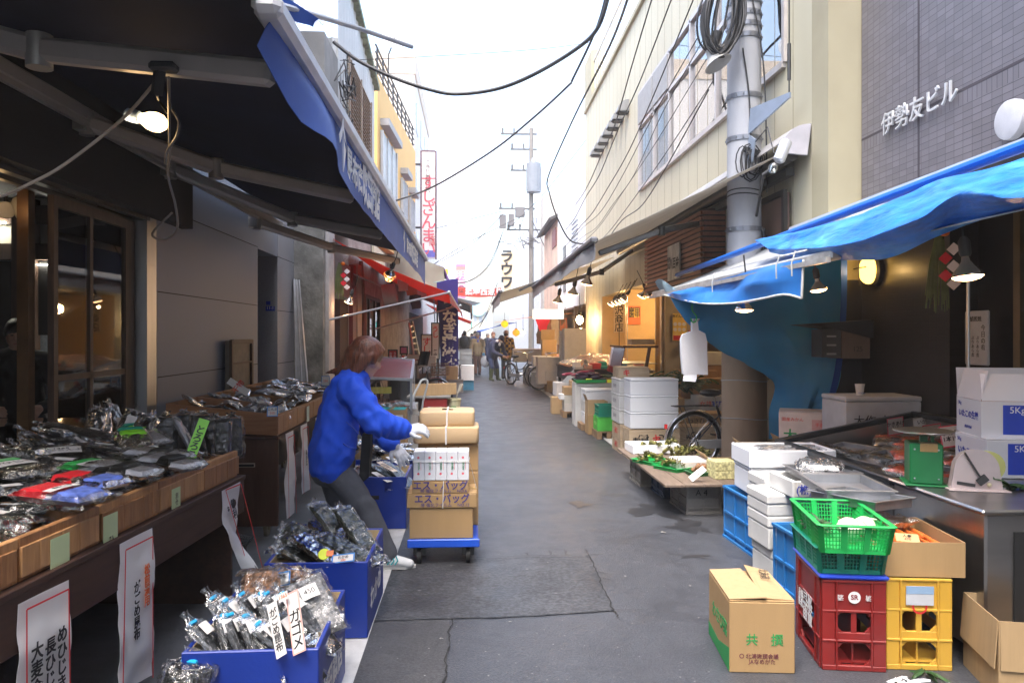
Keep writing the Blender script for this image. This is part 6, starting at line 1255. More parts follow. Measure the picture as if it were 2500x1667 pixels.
# New Year straw ornaments
def shime(label,loc,s=1.,rz=0):
    t=T('straw_ornament',label,'ornament',loc,rz); rnd=random.Random(4); b=MB(); b.sharp=0
    for k in range(46):
        a=rnd.uniform(-.09,.09)*s; y=rnd.uniform(-.05,.05)*s; b.tube([(a*.35-.05*s,y*.4,0),(a-.06*s,y,-.35*s),(a*1.4-.07*s,y*1.5,-rnd.uniform(.7,.95)*s)],.006*s,4)
    b.obj('straw',M('straw_green',(.16,.2,.08),.8,var=.4),t)
    b=MB()
    for k in range(5): z=-.22*s-.1*s*k; b.poly([(.1*s+.045*s*(-1)**k,-.07*s,z+.075*s),(.1*s+.045*s*(-1)**k+.08*s,-.07*s,z),(.1*s+.045*s*(-1)**k,-.07*s,z-.075*s),(.1*s+.045*s*(-1)**k-.08*s,-.07*s,z)],(0,.003,0)) if k%2==0 else None
    b.obj('white_paper',M('shide_white',(.7,.66,.68),.7),t); b=MB()
    for k in range(5):
        z=-.22*s-.1*s*k
        if k%2: b.poly([(.055*s,-.072*s,z+.075*s),(.135*s,-.072*s,z),(.055*s,-.072*s,z-.075*s),(-.025*s,-.072*s,z)],(0,.003,0))
    b.obj('red_paper',M('shide_red',(.6,.01,.03),.7),t); b=MB(); b.sph((.05*s,-.08*s,-.02*s),.055*s,12,8,(1,1,.85)); b.obj('bitter_orange',M('orange_fruit',(.8,.2,.02),.5),t); b=MB()
    for k in range(7): a=k*.9; b.grid(lambda u,v:(.05*s+math.cos(a)*.16*s*u,-.05*s+.03*s*(v-.5),.05*s+math.sin(a)*.14*s*u),3,2)
    b.obj('fern',M('fern_green',(.04,.07,.02),.8),t); return t
shime('straw New Year ornament with red and white zigzag paper in the entrance',PY(834,642,12.0),.62); shime('dusky straw New Year ornament hanging over the right doorway',V((3.42,5.25,2.25)),.62,R(-60))
dp=T('white_door_panel','tall pale door panel leaning on the rough concrete wall','panel',(-2.35,10.92,0)); b=MB(); b.bar(PY(722,682,11.0),PY(738,960,10.7),.02,.03)
p0,p1,p2,p3=PY(718,682,10.98),PY(729,684,10.98),PY(752,960,10.65),PY(724,960,10.65); b=MB(); b.poly([p0,p1,p2,p3],(0,.04,0)); b.obj('door',M('door_pale',(.42,.43,.45),.4,.3,var=.2),dp,True); b=MB(); b.bar(p0,p3,.02,.05); b.bar(lerp(p0,p1,.5),lerp(p3,p2,.5),.015,.05); b.bar(p1,p2,.02,.05); b.obj('edge_trim',ALU,dp,True)
# clutter in the doorway of the left shops
for i,(px,py,Y,w,h,c,l) in enumerate(((1010,880,16.0,.5,.25,(.4,.38,.34),'pale carton on the left shop counter'),(1048,880,16.6,.3,.22,(.45,.44,.42),'grey lidded tub on the left shop counter'),(985,905,15.4,.6,.3,(.1,.09,.09),'dark crate under the left shop counter'))):
    carton(l,w,.4,h,PY(px,py+h*60,Y),0,M('clut%d'%i,c,.7),None,'box',False)
bc=T('shop_counter','low dark counter before the left glass shopfront','counter',(-1.2,16.2,0)); pb('counter',M('counter_dark',(.06,.05,.045),.6),bc,[(-1.7,-.85,15.2,17.4,0,.62)])
for i,(px,py,Y,c) in enumerate(((985,690,15.5,(.6,.58,.5)),(1005,700,16.5,(.5,.25,.1)),(1030,705,17,(.55,.5,.45)),(1015,735,16.5,(.08,.07,.07)))):
    t=T('hanging_sheet',('pale sheet','orange brown sheet','cream sheet','dark net')[i]+' hanging under the red awning','sheet',PY(px,py,Y)); cloth([[PY(px-14,py-18,Y),PY(px+14,py-14,Y)],[PY(px-10,py+22,Y),PY(px+12,py+18,Y)]],8,8,.06,3,i).obj('sheet',M('hsheet%d'%i,c,.7),t,True)
cu_=T('ac_unit','round grey fan housing under the red awning','fan',PY(955,720,14.6)); b=MB(); b.lathe([(.001,.1),(.2,.1),(.22,.05),(.22,-.15),(.001,-.15)],(0,0,0),20,Matrix.Rotation(R(80),3,'Y')); b.obj('housing',M('fan_grey',(.4,.38,.37),.5),cu_); b=MB(); b.tube([(0,0,.2),(0,0,.6)],.03); b.obj('stem',IRON,cu_)
b=MB(); ms=T('metal_hood','corrugated metal hood over the entrance post','hood',PY(880,660,13.6)); b.sheet(lambda u,v:(lerp(-2.2,-1.75,v),lerp(13.4,14.6,u),2.62-.18*v+.012*math.sin(u*60)),60,2,.006); b.obj('sheet',M('hood_zinc',(.35,.38,.4),.4,.5),ms,True)
# ------------------------------------------------------------------ right side, nearest goods
t=carton('upright cardboard box printed wasabi greens on the asphalt at the front',.287,.43,.318,(1.31,3.47,0),R(-6),CARD,None,'box',False)
b=MB(); b.poly([(-.143,-.21,.322),(0.02,-.22,.335),(.01,.21,.33),(-.143,.21,.322)],(0,0,.004)); b.obj('raised_flap',CARD2,t); b=MB(); b.poly([(.005,-.2,.326),(.142,-.21,.321),(.142,.21,.321),(.03,.22,.345)],(0,0,.004)); b.obj('raised_flap',CARD2,t)
gp=M('print_green',(.03,.3,.08),.7,var=0); bp_=M('print_maroon',(.16,.04,.05),.7,var=0)
text('共　撰',.055,gp,t,(0.01,-.2165,.145),(90,0,0),bold=.01); text('北浦鍬頭会議\nJAなめがた',.024,bp_,t,(.0,-.2165,.062),(90,0,0),lead=1.0,align='CENTER'); text('わさび菜',.075,gp,t,(-.1445,-.02,.165),RYM90,bold=.03,sx=1.0)
b=MB(); b.poly([(-.1443,-.214,.004),(-.1443,.214,.004),(-.1443,.214,.07),(-.1443,.0,.06),(-.1443,-.214,.11)],(-.0006,0,0)); b.obj('green_band',gp,t); b=MB(); b.lathe([(.007,0),(.011,0)],(-.09,-.2163,.075),14,Matrix.Rotation(R(90),3,'X'),False); b.obj('flower_mark',bp_,t)
text('北海道',.05,INK,t,(.09,.09,.345),(0,0,-100),bold=-.005)
rc=pcrate('red bottle crate with upside down sake characters under the green baskets',.275,.43,.405,(1.74,3.47,0),R(-9),REDP)
for (s,sz,x,z) in (('酒',.028,-.06,.33),('清',.028,.06,.33)): text(s,sz,WHI,rc,(x,-.2225,z),(90,180,0))
b=MB(); b.lathe([(.001,.0),(.027,.0)],(0,-.2226,.33),20,Matrix.Rotation(R(90),3,'X'),False); b.obj('round_mark',WHI,rc); text('SR',.03,REDP,rc,(0,-.2236,.33),(90,0,0),bold=.02)
text('専用\n清酒',.075,WHI,rc,(-.146,-.02,.21),(90,180,-90),bold=.03,lead=.95); text('普通\n特撰',.045,WHI,rc,(-.146,.1,.22),(90,180,-90),bold=.02,lead=.95)
b=T('crate_lid','blue plastic tray rim on top of the red bottle crate','tray',(1.74,3.47,.408),R(-9)); m=MB(); m.box((0,0,.01),(.30,.46,.02),None,.008); m.obj('rim',RIMB,b)
basket('dark teal basket between blue rim and bright green basket',.29,.42,.115,(1.73,3.46,.432),R(-9),TEALP,.04,3,4)
gbk=basket('bright green basket of turnips on top of the crate stack',.30,.52,.125,(1.72,3.42,.545),R(-11),GRNP,.05,3,4)
TUR=M('turnip_white',(.72,.72,.58),.35,var=.05,scale=10)
for x,y,s,l in((1.72,3.33,.054,'round white turnip in the green basket, nearer the middle'),(1.81,3.36,.05,'second white turnip with curly root in the green basket')):
    t=T('turnip',l,'turnip',(x,y,.62)); b=MB(); b.lathe([(.001,-s*.9),(s*.5,-s*.78),(s*.9,-s*.3),(s,.08*s),(s*.8,s*.55),(s*.35,s*.82),(.001,s*.85)],(0,0,0),22); b.obj('root',TUR,t); b=MB(); b.tube([(s*.3,-.01,s*.75),(s*.9,-.03,s*.7),(s*1.35,-.03,s*.25),(s*1.2,-.04,-.1*s)],[.004,.003,.002,.001],6); b.obj('tail',M('turnip_tail',(.6,.58,.42),.6),t)
GLEAF=M('leaf_green',(.025,.075,.018),.6,var=.4,scale=20,bump=.3)
def leaves(label,loc,n,r,mat,seed,sz=.09,name='leafy_greens',cat='greens',rzs=None):
    t=T(name,label,cat,loc); rnd=random.Random(seed); b=MB(); b.sharp=0
    for k in range(n):
        p=V((rnd.gauss(0,r*.5),rnd.gauss(0,r*.5),abs(rnd.gauss(0,r*.3)))); a=rnd.uniform(0,6.28); e=rnd.uniform(-.3,.9); d=V((math.cos(a)*math.cos(e),math.sin(a)*math.cos(e),math.sin(e))); sd=V((-math.sin(a),math.cos(a),0)); w=sz*rnd.uniform(.2,.45); L=sz*rnd.uniform(.6,1.4)
        b.grid(lambda u,v:p+d*L*u+sd*w*(v-.5)*math.sin(.25+u*2.8)+V((0,0,-.35*L*u*u+.12*w*math.cos((v-.5)*6))),4,2)
    b.obj('leaves',mat,t); return t
leaves('bunch of dark greens beside the turnips in the basket',(1.65,3.5,.58),40,.05,GLEAF,1,.06)
for k in (): leaves('white bundles seen through the lattice of the green basket',(1.66+.05*k,3.3+.06*k,.56),14,.06,TUR,k+5,.1) if k==0 else None
def tray(label,w,d,h,loc,rz=0,rx=0,ry=0,mat=None):
    t=T('steel_tray',label,'tray',loc,rz,None,rx,ry); b=MB(); k=.004
    b.box((0,0,k/2),(w-.02,d-.02,k))
    for s in(-1,1):
        b.bar((s*(w/2-.006),-d/2+.006,h/2),(s*(w/2-.006),d/2-.006,h/2),.004,h); b.bar((-w/2+.008,s*(d/2-.006),h/2),(w/2-.008,s*(d/2-.006),h/2),.004,h)
        b.box((s*(w/2+.002),0,h),(.018,d+.02,.004),None,.001); b.box((0,s*(d/2+.002),h),(w-.016,.018,.0042),None,.001)
    b.obj('tray',mat or STEEL,t); return t
tray('stainless tray lying across the green basket',.26,.42,.045,(1.99,3.74,.64),R(20),R(-3)); tray('large stainless tray with fish behind the green basket',.34,.46,.05,(2.02,3.95,.655),R(-8))
yc=pcrate('yellow bottle crate with pasted label under the carrot carton',.285,.44,.41,(2.03,3.47,0),R(-7),YELP)
b=MB(); b.box((0,-.2285,.335),(.12,.0012,.085)); b.obj('label_paper',M('label_grey',(.5,.52,.55),.6),yc); b=MB(); b.box((0,-.2298,.36),(.12,.001,.034)); b.obj('label_blue',M('label_blue',(.25,.38,.55),.6),yc); b=MB(); b.lathe([(.025,0),(.033,0)],(0,-.2286,.285),20,Matrix.Rotation(R(90),3,'X'),False); b.obj('red_ring',REDI,yc); b=MB(); b.lathe([(.025,0),(.035,0)],(-.1505,-.05,.2),20,Matrix.Rotation(R(90),3,'Y'),False); b.obj('red_ring',REDI,yc)
cc_=carton('cardboard carton of carrots on the yellow crate',.40,.48,.155,(2.04,3.5,.413),R(-7),CARD,{'x+':(178,.05)})
CAR=M('carrot',(.75,.17,.03),.5,var=.15,scale=12)
ct_=T('carrots','orange carrots packed in the carton on the yellow crate','carrots',(2.04,3.5,.45),R(-7)); b=MB()
for r_ in range(2):
    for k in range(13): b.lathe([(.001,0),(.012,.005),(.016,.03),(.011,.12),(.004,.19),(.001,.2)],(-.17+.028*k,-.2+.2*r_+.01*(k%2),.06+.008*(k%3)),8,Matrix.Rotation(R(-88),3,'X'))
b.obj('carrots',CAR,ct_); card('tan price card on the carrots',2215,1312,3.4,.1,.055,(('人参',INK,.15),('470',REDI,-.22)),-20,-62,0,None,size=.02,mat=M('card_tan',(.5,.36,.17),.7))
t=T('plastic_wrap','crumpled clear wrap at the back of the carrot carton','plastic',(2.12,3.66,.54)); pillow(.2,.14,.05,10,8,.025,4,20).obj('wrap',FILM2,t)
carton('open empty cardboard box at the bottom corner of the picture',.34,.36,.33,(2.36,3.08,0),R(-14),CARD2,{'x-':(176,.2),'y-':(178,.2)})
for px,py,l,m in((2250,1640,'green scrap leaf on the asphalt by the yellow crate',GLEAF),(2200,1663,'small white scrap on the asphalt',BAGW)): leaves(l,PZ(px,py,.01),8,.03,m,int(px),.1,'leaf_scrap','scrap')
# ------------------------------------------------------------------ stainless freezer counters
SS=M('stainless',(.5,.49,.48),.33,1,var=.12,scale=7,stretch=(.1,1,1)); SS2=M('stainless_dark',(.2,.19,.185),.3,1,var=.2,scale=5)
fz=T('freezer_counter','stainless freezer counter with side vents carrying scale and tape dispenser','freezer',(2.6,3.5,0))
pb('body',SS,fz,[(2.29,3.45,3.22,3.95,.06,.70)],.01); pb('top',SS,fz,[(2.265,3.46,3.2,3.97,.70,.722)],.008); pb('vent_panel',M('vent_black',(.02,.02,.02),.5),fz,[(2.42,2.98,3.212,3.222,.08,.62)])
b=MB()
for k in range(26): b.box((2.56,3.208,.12+.019*k),(.14,.006,.007))
b.obj('louvres',DSTEEL,fz,True); pb('control_panel',M('panel_black',(.015,.015,.017),.3),fz,[(2.7,2.95,3.2,3.212,.5,.58)]); pb('red_switch',M('switch_red',(.6,.02,.02),.4),fz,[(2.86,2.885,3.192,3.202,.53,.55)])
sc_=T('display_freezer','open slanted display freezer full of packed fish','freezer',(2.6,4.7,0))
def q4(b,a,c,d,e,t): b.poly([a,c,d,e],t)
b=MB(); q4(b,(2.31,3.99,.05),(2.31,5.55,.05),(2.31,5.55,.68),(2.31,3.99,.68),(.02,0,0)); q4(b,(2.31,5.53,.05),(3.4,5.53,.05),(3.4,5.53,.88),(2.31,5.53,.69),(0,.02,0)); q4(b,(3.38,3.99,.05),(3.38,5.53,.05),(3.38,5.53,.9),(3.38,3.99,.9),(.02,0,0)); b.obj('side_panel',SS,sc_,True)
b=MB(); b.bar((2.32,3.98,.695),(2.32,5.56,.695),.06,.04,bev=.008); b.bar((2.32,5.55,.695),(3.4,5.55,.90),.06,.04,bev=.008); b.bar((3.38,5.55,.9),(3.38,3.98,.9),.06,.04,bev=.008); b.obj('rim',M('rim_black',(.03,.035,.04),.3,.5),sc_,True)
b=MB(); b.add([(2.33,4.0,.54),(2.33,5.53,.54),(3.38,5.53,.72),(3.38,4.0,.72)],[(0,1,2,3)]); b.obj('wire_shelf',SS2,sc_,True); b=MB(); b.add([(2.33,4.0,.05),(2.33,4.0,.68),(3.38,4.0,.68),(3.38,4.0,.05)],[(0,1,2,3)]); b.obj('inner_wall',DSTEEL,sc_,True)
FISH=M('fish_skin',(.16,.16,.16),.25,.3,var=.6,scale=30); ROE=M('red_fish',(.65,.1,.04),.35,var=.5,scale=30); PINKF=M('salmon_pack',(.75,.3,.15),.4,var=.3,scale=25)
fgp='wrapped fish packets in the display freezer'
fk=[pack('wrapped fish packet in the display freezer',.16,.22,.04,m,FILM,100+i,None,fgp,.02) for i,m in enumerate((FISH,ROE,PINKF,BAGW))]; us=set()
rnd=random.Random(31)
for i in range(34):
    k=rnd.choice((0,0,1,1,2,3)); x=rnd.uniform(2.42,3.2); y=rnd.uniform(4.1,5.4); loc=V((x,y,.57+(x-2.4)*.17+rnd.choice((0,.03,.06)))); e=(R(rnd.uniform(-8,10)),R(-9),R(rnd.uniform(0,180)))
    if k in us: dup(fk[k],loc,e[2],None,None,e[0],e[1],rnd.uniform(.9,1.3))
    else: fk[k].location=loc; fk[k].rotation_euler=e; us.add(k)
for i,(x,y) in enumerate(((2.55,4.35),(2.75,4.8),(2.7,5.2),(3.0,4.4))): tray(('nearest','second','third','rear')[i]+' shallow steel tray in the display freezer',.3,.4,.03,(x,y,.6+(x-2.4)*.17),R(10*i),0,R(-9))
PKE=M('pink_edge',(.8,.08,.15),.6)
for px,py,Y,rx,rz,s,l in((2186,1040,5.35,8,4,'かきあげ\n315','pink edged price card standing at the far left of the freezer'),(2322,1064,4.4,-6,-4,'いわし\n1本190','pink edged price card reading iwashi right of the scale'),(2275,1058,4.9,8,0,'さば\n250','pink edged price card behind the scale pan'),(2250,1030,5.4,0,0,'いか','small white price card behind the scale')):
    card(l,px,py,Y,.13,.13 if '\n' in s else .07,((s,INK,.0),),rz,rx,-8,PKE if 'pink' in l else None,size=.036)
card('pink edged price card on the steel tray of plastic packets',2045,1166,4.25,.12,.05,(('特売',INK,0),),0,-65,-8,PKE,size=.025); card('pink edged price card on the used foam box',1877,1181,4.85,.12,.06,(('400',INK,0),),0,-60,-5,PKE,size=.03)
# green scale
gs=T('weighing_scale','green spring weighing scale seen from behind on the freezer counter','scale',(2.365,3.8,.722),R(-22)); GS=M('scale_green',(.01,.17,.05),.35,var=.05)
b=MB(); b.box((0,0,.115),(.155,.17,.21),None,.008); b.obj('body',GS,gs); b=MB(); b.box((0,0,.006),(.2,.21,.012),None,.005); b.obj('foot',GS,gs); b=MB(); b.box((0,0,.235),(.035,.035,.05)); b.box((.04,.0,.24),(.015,.03,.05)); b.obj('neck',GS,gs); b=MB(); b.lathe([(.001,.262),(.1,.263),(.145,.275),(.147,.281),(.1,.27),(.001,.268)],(0,0,0),28); b.obj('pan',SS,gs)
b=MB(); b.box((.01,-.087,.2),(.08,.003,.04)); b.box((.01,-.06,.2215),(.08,.06,.002)); b.obj('tape_strip',TAPE,gs); b=MB()
for x in(-.055,.055):
    for z in(.04,.19): b.sph((x,-.086,z),.005,8,6)
b.obj('screws',STEEL,gs)
td=T('bag_sealer','pinkish white half round bag tape dispenser beside the green scale','dispenser',(2.53,3.62,.722),R(-14)); b=MB(); pts=[(-.12,0,.0)]+[(-.105*math.cos(a*.1745)+.0,0,.1+.105*math.sin(a*.1745)) for a in range(0,19)]+[(.12,0,.0)]
b.poly(pts,(0,.006,0)); b.obj('face_plate',M('sealer_white',(.62,.52,.5),.45),td); b=MB(); b.poly([(p[0]*.97,.05,p[2]*.97) for p in pts],(0,.006,0)); b.box((0,.01,.004),(.28,.12,.008),None,.003); b.obj('rear_plate',MATS['sealer_white'],td); b=MB(); b.bar((-.06,-.01,.19),(.01,-.012,.07),.014,.006); b.box((.02,-.014,.055),(.05,.012,.035),Matrix.Rotation(R(-40),3,'Y')); b.box((-.05,-.002,.03),(.085,.002,.016),Matrix.Rotation(R(8),3,'Y')); b.obj('lever',DSTEEL,td); b=MB(); b.sph((.055,-.004,.03),.011,10,6); b.obj('tape_core',M('core_cream',(.75,.7,.45),.5),td); b=MB(); b.lathe([(.05,-.02),(.075,-.02),(.075,.02),(.05,.02)],(.06,.03,.12),20,Matrix.Rotation(R(90),3,'X')); b.obj('tape_roll',M('roll_yellow',(.6,.6,.2),.4),td)
t=T('tape_roll','roll of tan parcel tape at the right edge of the counter','tape',(2.78,3.42,.722)); b=MB(); b.lathe([(.035,0),(.055,0),(.055,.05),(.035,.05),(.035,0)],(0,0,0),26,None,False); b.obj('roll',TAPE,t)
leaves('loose green leaf on the counter behind the tape',(2.72,3.62,.722),9,.05,GLEAF,9,.14)
t=carton('lower white and blue ginger carton on the counter',.42,.34,.21,(3.02,4.05,.724),R(-8),wbm,None,'box',False); 
def ginger(t,w,d,h):
    b=MB(); b.box((.05,-d/2-.0012,h*.5),(w*.72,.0012,h*.8),None,.0); b.obj('blue_panel',M('panel_blue',(.02,.06,.5),.45),t); text('5Kg',.05,WHI,t,(-.03,-d/2-.0025,h*.76),(90,0,0)); text('いたこの\n生姜',.06,REDI,t,(.13,-d/2-.0025,h*.4),(90,0,0),bold=.02); text('いたこの生姜',.045,BLUI,t,(-w/2-.0012,0,h*.55),RYM90,bold=.03); text('5Kg',.028,BLUI,t,(-w/2-.0012,.12,h*.85),RYM90); text('(株)関東物産',.018,BLUI,t,(-w/2-.0012,0,h*.2),RYM90)
ginger(t,.42,.34,.21)
t=carton('upper open white and blue ginger carton with raised flaps',.42,.34,.2,(3.04,4.08,.937),R(-14),wbm,{'x-':(-14,.17),'y-':(-12,.15),'y+':(8,.17)}); ginger(t,.42,.34,.2); b=MB(); b.box((0,.163,.1),(.41,.002,.19)); b.box((.208,0,.1),(.002,.33,.19)); b.obj('brown_lining',M('brown_card',(.42,.15,.06),.8),t)
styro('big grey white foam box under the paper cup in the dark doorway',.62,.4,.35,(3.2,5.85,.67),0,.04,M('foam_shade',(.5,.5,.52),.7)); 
t=T('side_shelf','dark shelf carrying the big foam box in the doorway','shelf',(3.2,5.9,0)); b=MB(); b.box((0,0,.645),(.66,.44,.03)); b.box((-.3,0,.32),(.03,.42,.63)); b.box((.3,0,.32),(.03,.42,.63)); b.obj('shelf',BLACKW,t)
text('大作 山海',.09,INK,t,(-.05,-.206-.045,.83),(90,0,0))
t=T('paper_cup','white paper cup with blue print on the foam box','cup',(3.06,5.75,1.024)); b=MB(); b.lathe([(.025,0),(.036,.085),(.038,.09),(.036,.09),(.034,.084)],(0,0,0),18); b.obj('cup',CW,t); text('P.TON',.018,BLUI,t,(0,-.031,.02))
b=T('door_handle_bar','vertical steel rail beside the dark doorway','rail',(3.5,5.1,1.4)); m=MB(); m.tube([(0,0,-.6),(0,0,.6)],.012); m.tube([(0,0,.2),(.05,0,.2)],.01); m.obj('bar',STEEL,b)
nb_=T('notice_board','white notice board with handwriting on the dark tiled wall','notice',(3.515,PX(2386,825,3.515).y,PX(2386,825,3.515).z)); b=MB(); b.box((0,0,0),(.02,.24,.38),None,.008); b.obj('board',M('notice_white',(.5,.53,.58),.5),nb_)
text('今日の肴',.045,INK,nb_,(-.012,-.075,.0),RYM90,vert=True); text('鯖照焼',.04,INK,nb_,(-.012,.0,.13),RYM90); 
for k in range(3): text('ぶりあら煮',.03,INK,nb_,(-.012,.08-.05*k,-.06),RYM90,vert=True)
sb=T('cupboard','small wooden cupboard with slanted black roof board on the wall','cupboard',(3.35,6.38,1.25)); pb('body',M('cup_wood',(.12,.085,.06),.7),sb,[(3.15,3.4,6.22,6.5,1.3,1.54)]); pb('drawers',M('drawer_dark',(.04,.042,.045),.5),sb,[(2.98,3.145,6.22,6.42,1.31,1.55)]); b=MB(); b.poly([(2.82,6.2,1.59),(3.42,6.2,1.63),(3.42,6.2,1.47),(3.1,6.2,1.55)],(0,.3,0)); b.obj('roof_board',M('board_black',(.008,.007,.007),.6),sb,True); b=MB()
for k in range(3): b.box((3.06,6.215,1.34+.075*k),(.08,.008,.015))
b.obj('labels',M('plate_grey',(.3,.3,.3),.5),sb,True); text('125',.06,INK,sb,(-.06,-.165,.13))
# ------------------------------------------------------------------ foam boxes and blue containers before the freezer
ribcrate('blue ribbed container under the front foam boxes',.36,.80,.385,(2.07,5.1,0),R(2),BLUP,None,4,2); ribcrate('blue ribbed container beside the red bottle crate',.36,.42,.40,(1.96,4.12,0),R(2),BLUP,None,3,2)
styro('lowest used foam box marked 23 in the column',.36,.3,.21,(1.97,4.55,0),R(2),.06,STYD); styro('middle used foam box of the column',.38,.32,.2,(1.955,4.55,.212),R(2),.07,STYD); styro('upper used foam box of the column',.38,.32,.13,(1.95,4.55,.414),R(2),.06,STYD)
t=styro('used foam box with blue company writing',.46,.34,.1,(2.1,4.45,.547),R(1),.02,STYD,True); text('(株)',.06,BLUI,t,(-.16,-.171,.045),(90,0,0),bold=.02); text('丸く',.045,REDI,t,(-.03,-.171,.05),(90,0,0),bold=.02); text('佐藤海産',.055,BLUI,t,(.12,-.171,.048),(90,0,0),bold=.02)
text('23',.06,INK,t,(-.305,-.155,-.42),(90,0,-90)); tray('steel tray with wrapped packets on the lettered foam box',.36,.28,.04,(2.12,4.42,.652),R(-4))
o=pack('clear crinkled packet of skewered fish on the steel tray',.22,.26,.07,FISH,FILM,120,None,None,.05,None,'packet',name='fish_packet'); o.location=(2.1,4.42,.67); o.rotation_euler=(0,0,R(60))
styro('used foam box with pink price card on the blue container',.2,.3,.19,(1.98,4.86,.388),R(1),.07,STYD)
styro('lower white foam box on the far blue container',.58,.36,.19,(2.2,5.2,.40),R(-2),.03,STY); t=styro('upper open white foam box of small fish',.6,.4,.12,(2.2,5.2,.592),R(-2),0,STY,True)
t=T('small_fish','silvery small fish lying in the open foam box','fish',(2.2,5.2,.65)); b=MB(); rnd=random.Random(8)
for k in range(40):
    p=V((rnd.uniform(-.1,.24),rnd.uniform(-.15,.15),.02*rnd.random()+.03)); a=rnd.uniform(-.5,.5); b.lathe([(.001,-.09),(.008,-.06),(.012,0),(.006,.06),(.001,.07),(.012,.09)],p,6,Matrix.Rotation(a,3,'Z')@Matrix.Rotation(R(90),3,'Y'))
b.obj('fish',M('silver_fish',(.35,.36,.37),.25,.5,var=.5,scale=40),t); card('pink and white price card in the open foam box',1850,1138,5.15,.14,.05,(('いわし',REDI,0),),10,-40,-10,None,size=.03)
for x,y in((1.92,5.04),(2.42,5.03)): b=MB()
# ------------------------------------------------------------------ wasabi board
ribcrate('near grey crate marked A4 under the wasabi board',.30,.46,.255,(1.935,6.4,0),R(2),GRYP,None,2,2); ribcrate('far grey crate under the wasabi board',.32,.42,.255,(1.82,7.55,0),R(2),GRYP,None,2,2); ribcrate('dark blue crate in the shade under the wasabi board',.3,.4,.255,(1.9,7.0,0),R(2),M('crate_darkblue',(.02,.06,.14),.6),None,2,2)
text('A 4',.075,INK,bpy.data.objects['plastic_crate'] if 0 else t,(0,0,-5),(90,0,0))
wbd=T('board_table','weathered plank board laid across the grey crates','board',(1.95,7,.26)); b=MB()
for k in range(4): b.box((1.65+.165*k,7.0,.272),(.162,2.0,.022),None,.003)
b.obj('planks',wood('plank_grey',(.14,.1,.075),(.26,.2,.15),'Y'),wbd,True)
t=T('marking','marker characters on the near grey crate','marking',(1.92,6.168,.18)); text('A4',.07,INK,t,(.0,-.006,0),(90,0,0),space=1.6)
WAS=M('wasabi_root',(.2,.19,.05),.75,var=.5,scale=30,bump=.8,bscale=60); WASL=M('wasabi_stalk',(.13,.13,.03),.75,var=.5,scale=25)
def wasabi(label,loc,n,wx,wy,seed,rz=0):
    t=T('wasabi',label,'wasabi',loc,rz); rnd=random.Random(seed); b=MB(); l=MB(); l.sharp=0
    for k in range(n):
        p=V((rnd.uniform(-wx,wx),rnd.uniform(-wy,wy),.012+.02*rnd.random()+.02*(k%3))); a=rnd.uniform(-.4,.4); r=Matrix.Rotation(a,3,'Z')@Matrix.Rotation(R(80+rnd.uniform(-15,15)),3,'X')
        b.lathe([(.004,-.07)]+[(.016+.004*math.sin(j*2.4),-.06+.017*j) for j in range(7)]+[(.008,.06)],p,9,r)
        for j in range(7): d=r@V((rnd.uniform(-.5,.5),rnd.uniform(-.5,.5),1)).normalized(); q=p+r@V((0,0,.055)); l.tube([q,q+d*.05,q+d*rnd.uniform(.05,.075)],[.004,.003,.002],5)
    b.obj('roots',WAS,t); l.obj('foliage',WASL,t); return t
styro('open white foam tray of wasabi at the far end of the board',.5,.34,.09,(1.88,7.72,.285),R(3),0,STY,True); wasabi('wasabi roots in the far foam tray',(1.95,7.72,.32),16,.2,.1,1); wasabi('heap of green wasabi roots beside the bicycle wheel',(2.15,7.35,.3),30,.22,.16,2)
gtm=M('green_tray',(.015,.35,.08),.35)
for i,(x,y) in enumerate(((1.72,7.05),(1.84,6.7))): tray(('far','near')[i]+' bright green tray of wasabi at the board edge',.26,.3,.03,(x,y,.285),R(30),0,0,gtm); wasabi(('far','near')[i]+' row of wasabi roots on the green tray',(x,y,.3),9,.1,.1,4+i,R(-30))
for px,py,Y in((1588,1115,7.1),(1618,1092,7.75),(1672,1100,7.45)): t=T('price_tag',{1588:'yellow tag on the green wasabi tray',1618:'yellow tag on the far foam tray',1672:'yellow tag on the wasabi heap'}[px],'tag',PY(px,py,Y)+V((0,0,.02)),R(20),rx=R(20)); b=MB(); b.box((0,0,0),(.07,.045,.002)); b.obj('tag',M('fluo_yellow2',(.8,.9,.04),.5),t)
t=T('foam_lid','white foam lid slab on the wasabi board','lid',(2.02,6.75,.284),R(6)); b=MB(); b.box((0,0,.045),(.36,.3,.09),None,.012); b.obj('slab',M('foam_warm',(.68,.62,.58),.7),t)
tray('shallow dark green basket of walnuts',.2,.16,.03,(1.98,6.42,.285),R(8),0,0,M('basket_dkgreen',(.03,.14,.05),.5)); t=T('walnuts','brown walnuts heaped in the dark green basket','nuts',(1.98,6.42,.3)); b=MB(); rnd=random.Random(2)
for k in range(34): b.sph((rnd.uniform(-.08,.08),rnd.uniform(-.06,.06),.02+.02*(k%3)),.017,9,6,(1,.9,1.1))
b.obj('nuts',M('walnut',(.3,.16,.08),.7,var=.3,scale=40,bump=.6,bscale=90),t)
card('tilted white price card with pink writing on the wasabi board',1703,1156,6.1,.15,.055,(('生くるみ',PKE,.12),('200',REDI,-.22)),-2,-40,-38,None,size=.022)
pat=M('pattern_box',(.6,.58,.3),.6,var=.5,scale=55)
for i in range(2): carton(('lower','upper')[i]+' small patterned fruit box on the board',.2,.2,.07,(2.14,6.3,.285+.072*i),R(4),pat,None,'box',False)
carton('open low brown carton behind the patterned boxes',.3,.3,.07,(2.3,6.75,.285),0,CARD2,{'x-':(40,.1),'y-':(55,.1)}); carton('open brown carton with standing flaps before the pole',.34,.3,.16,(2.55,6.4,.285),R(-8),CARD2,{'x-':(28,.16),'x+':(-24,.2),'y+':(10,.1)}); 
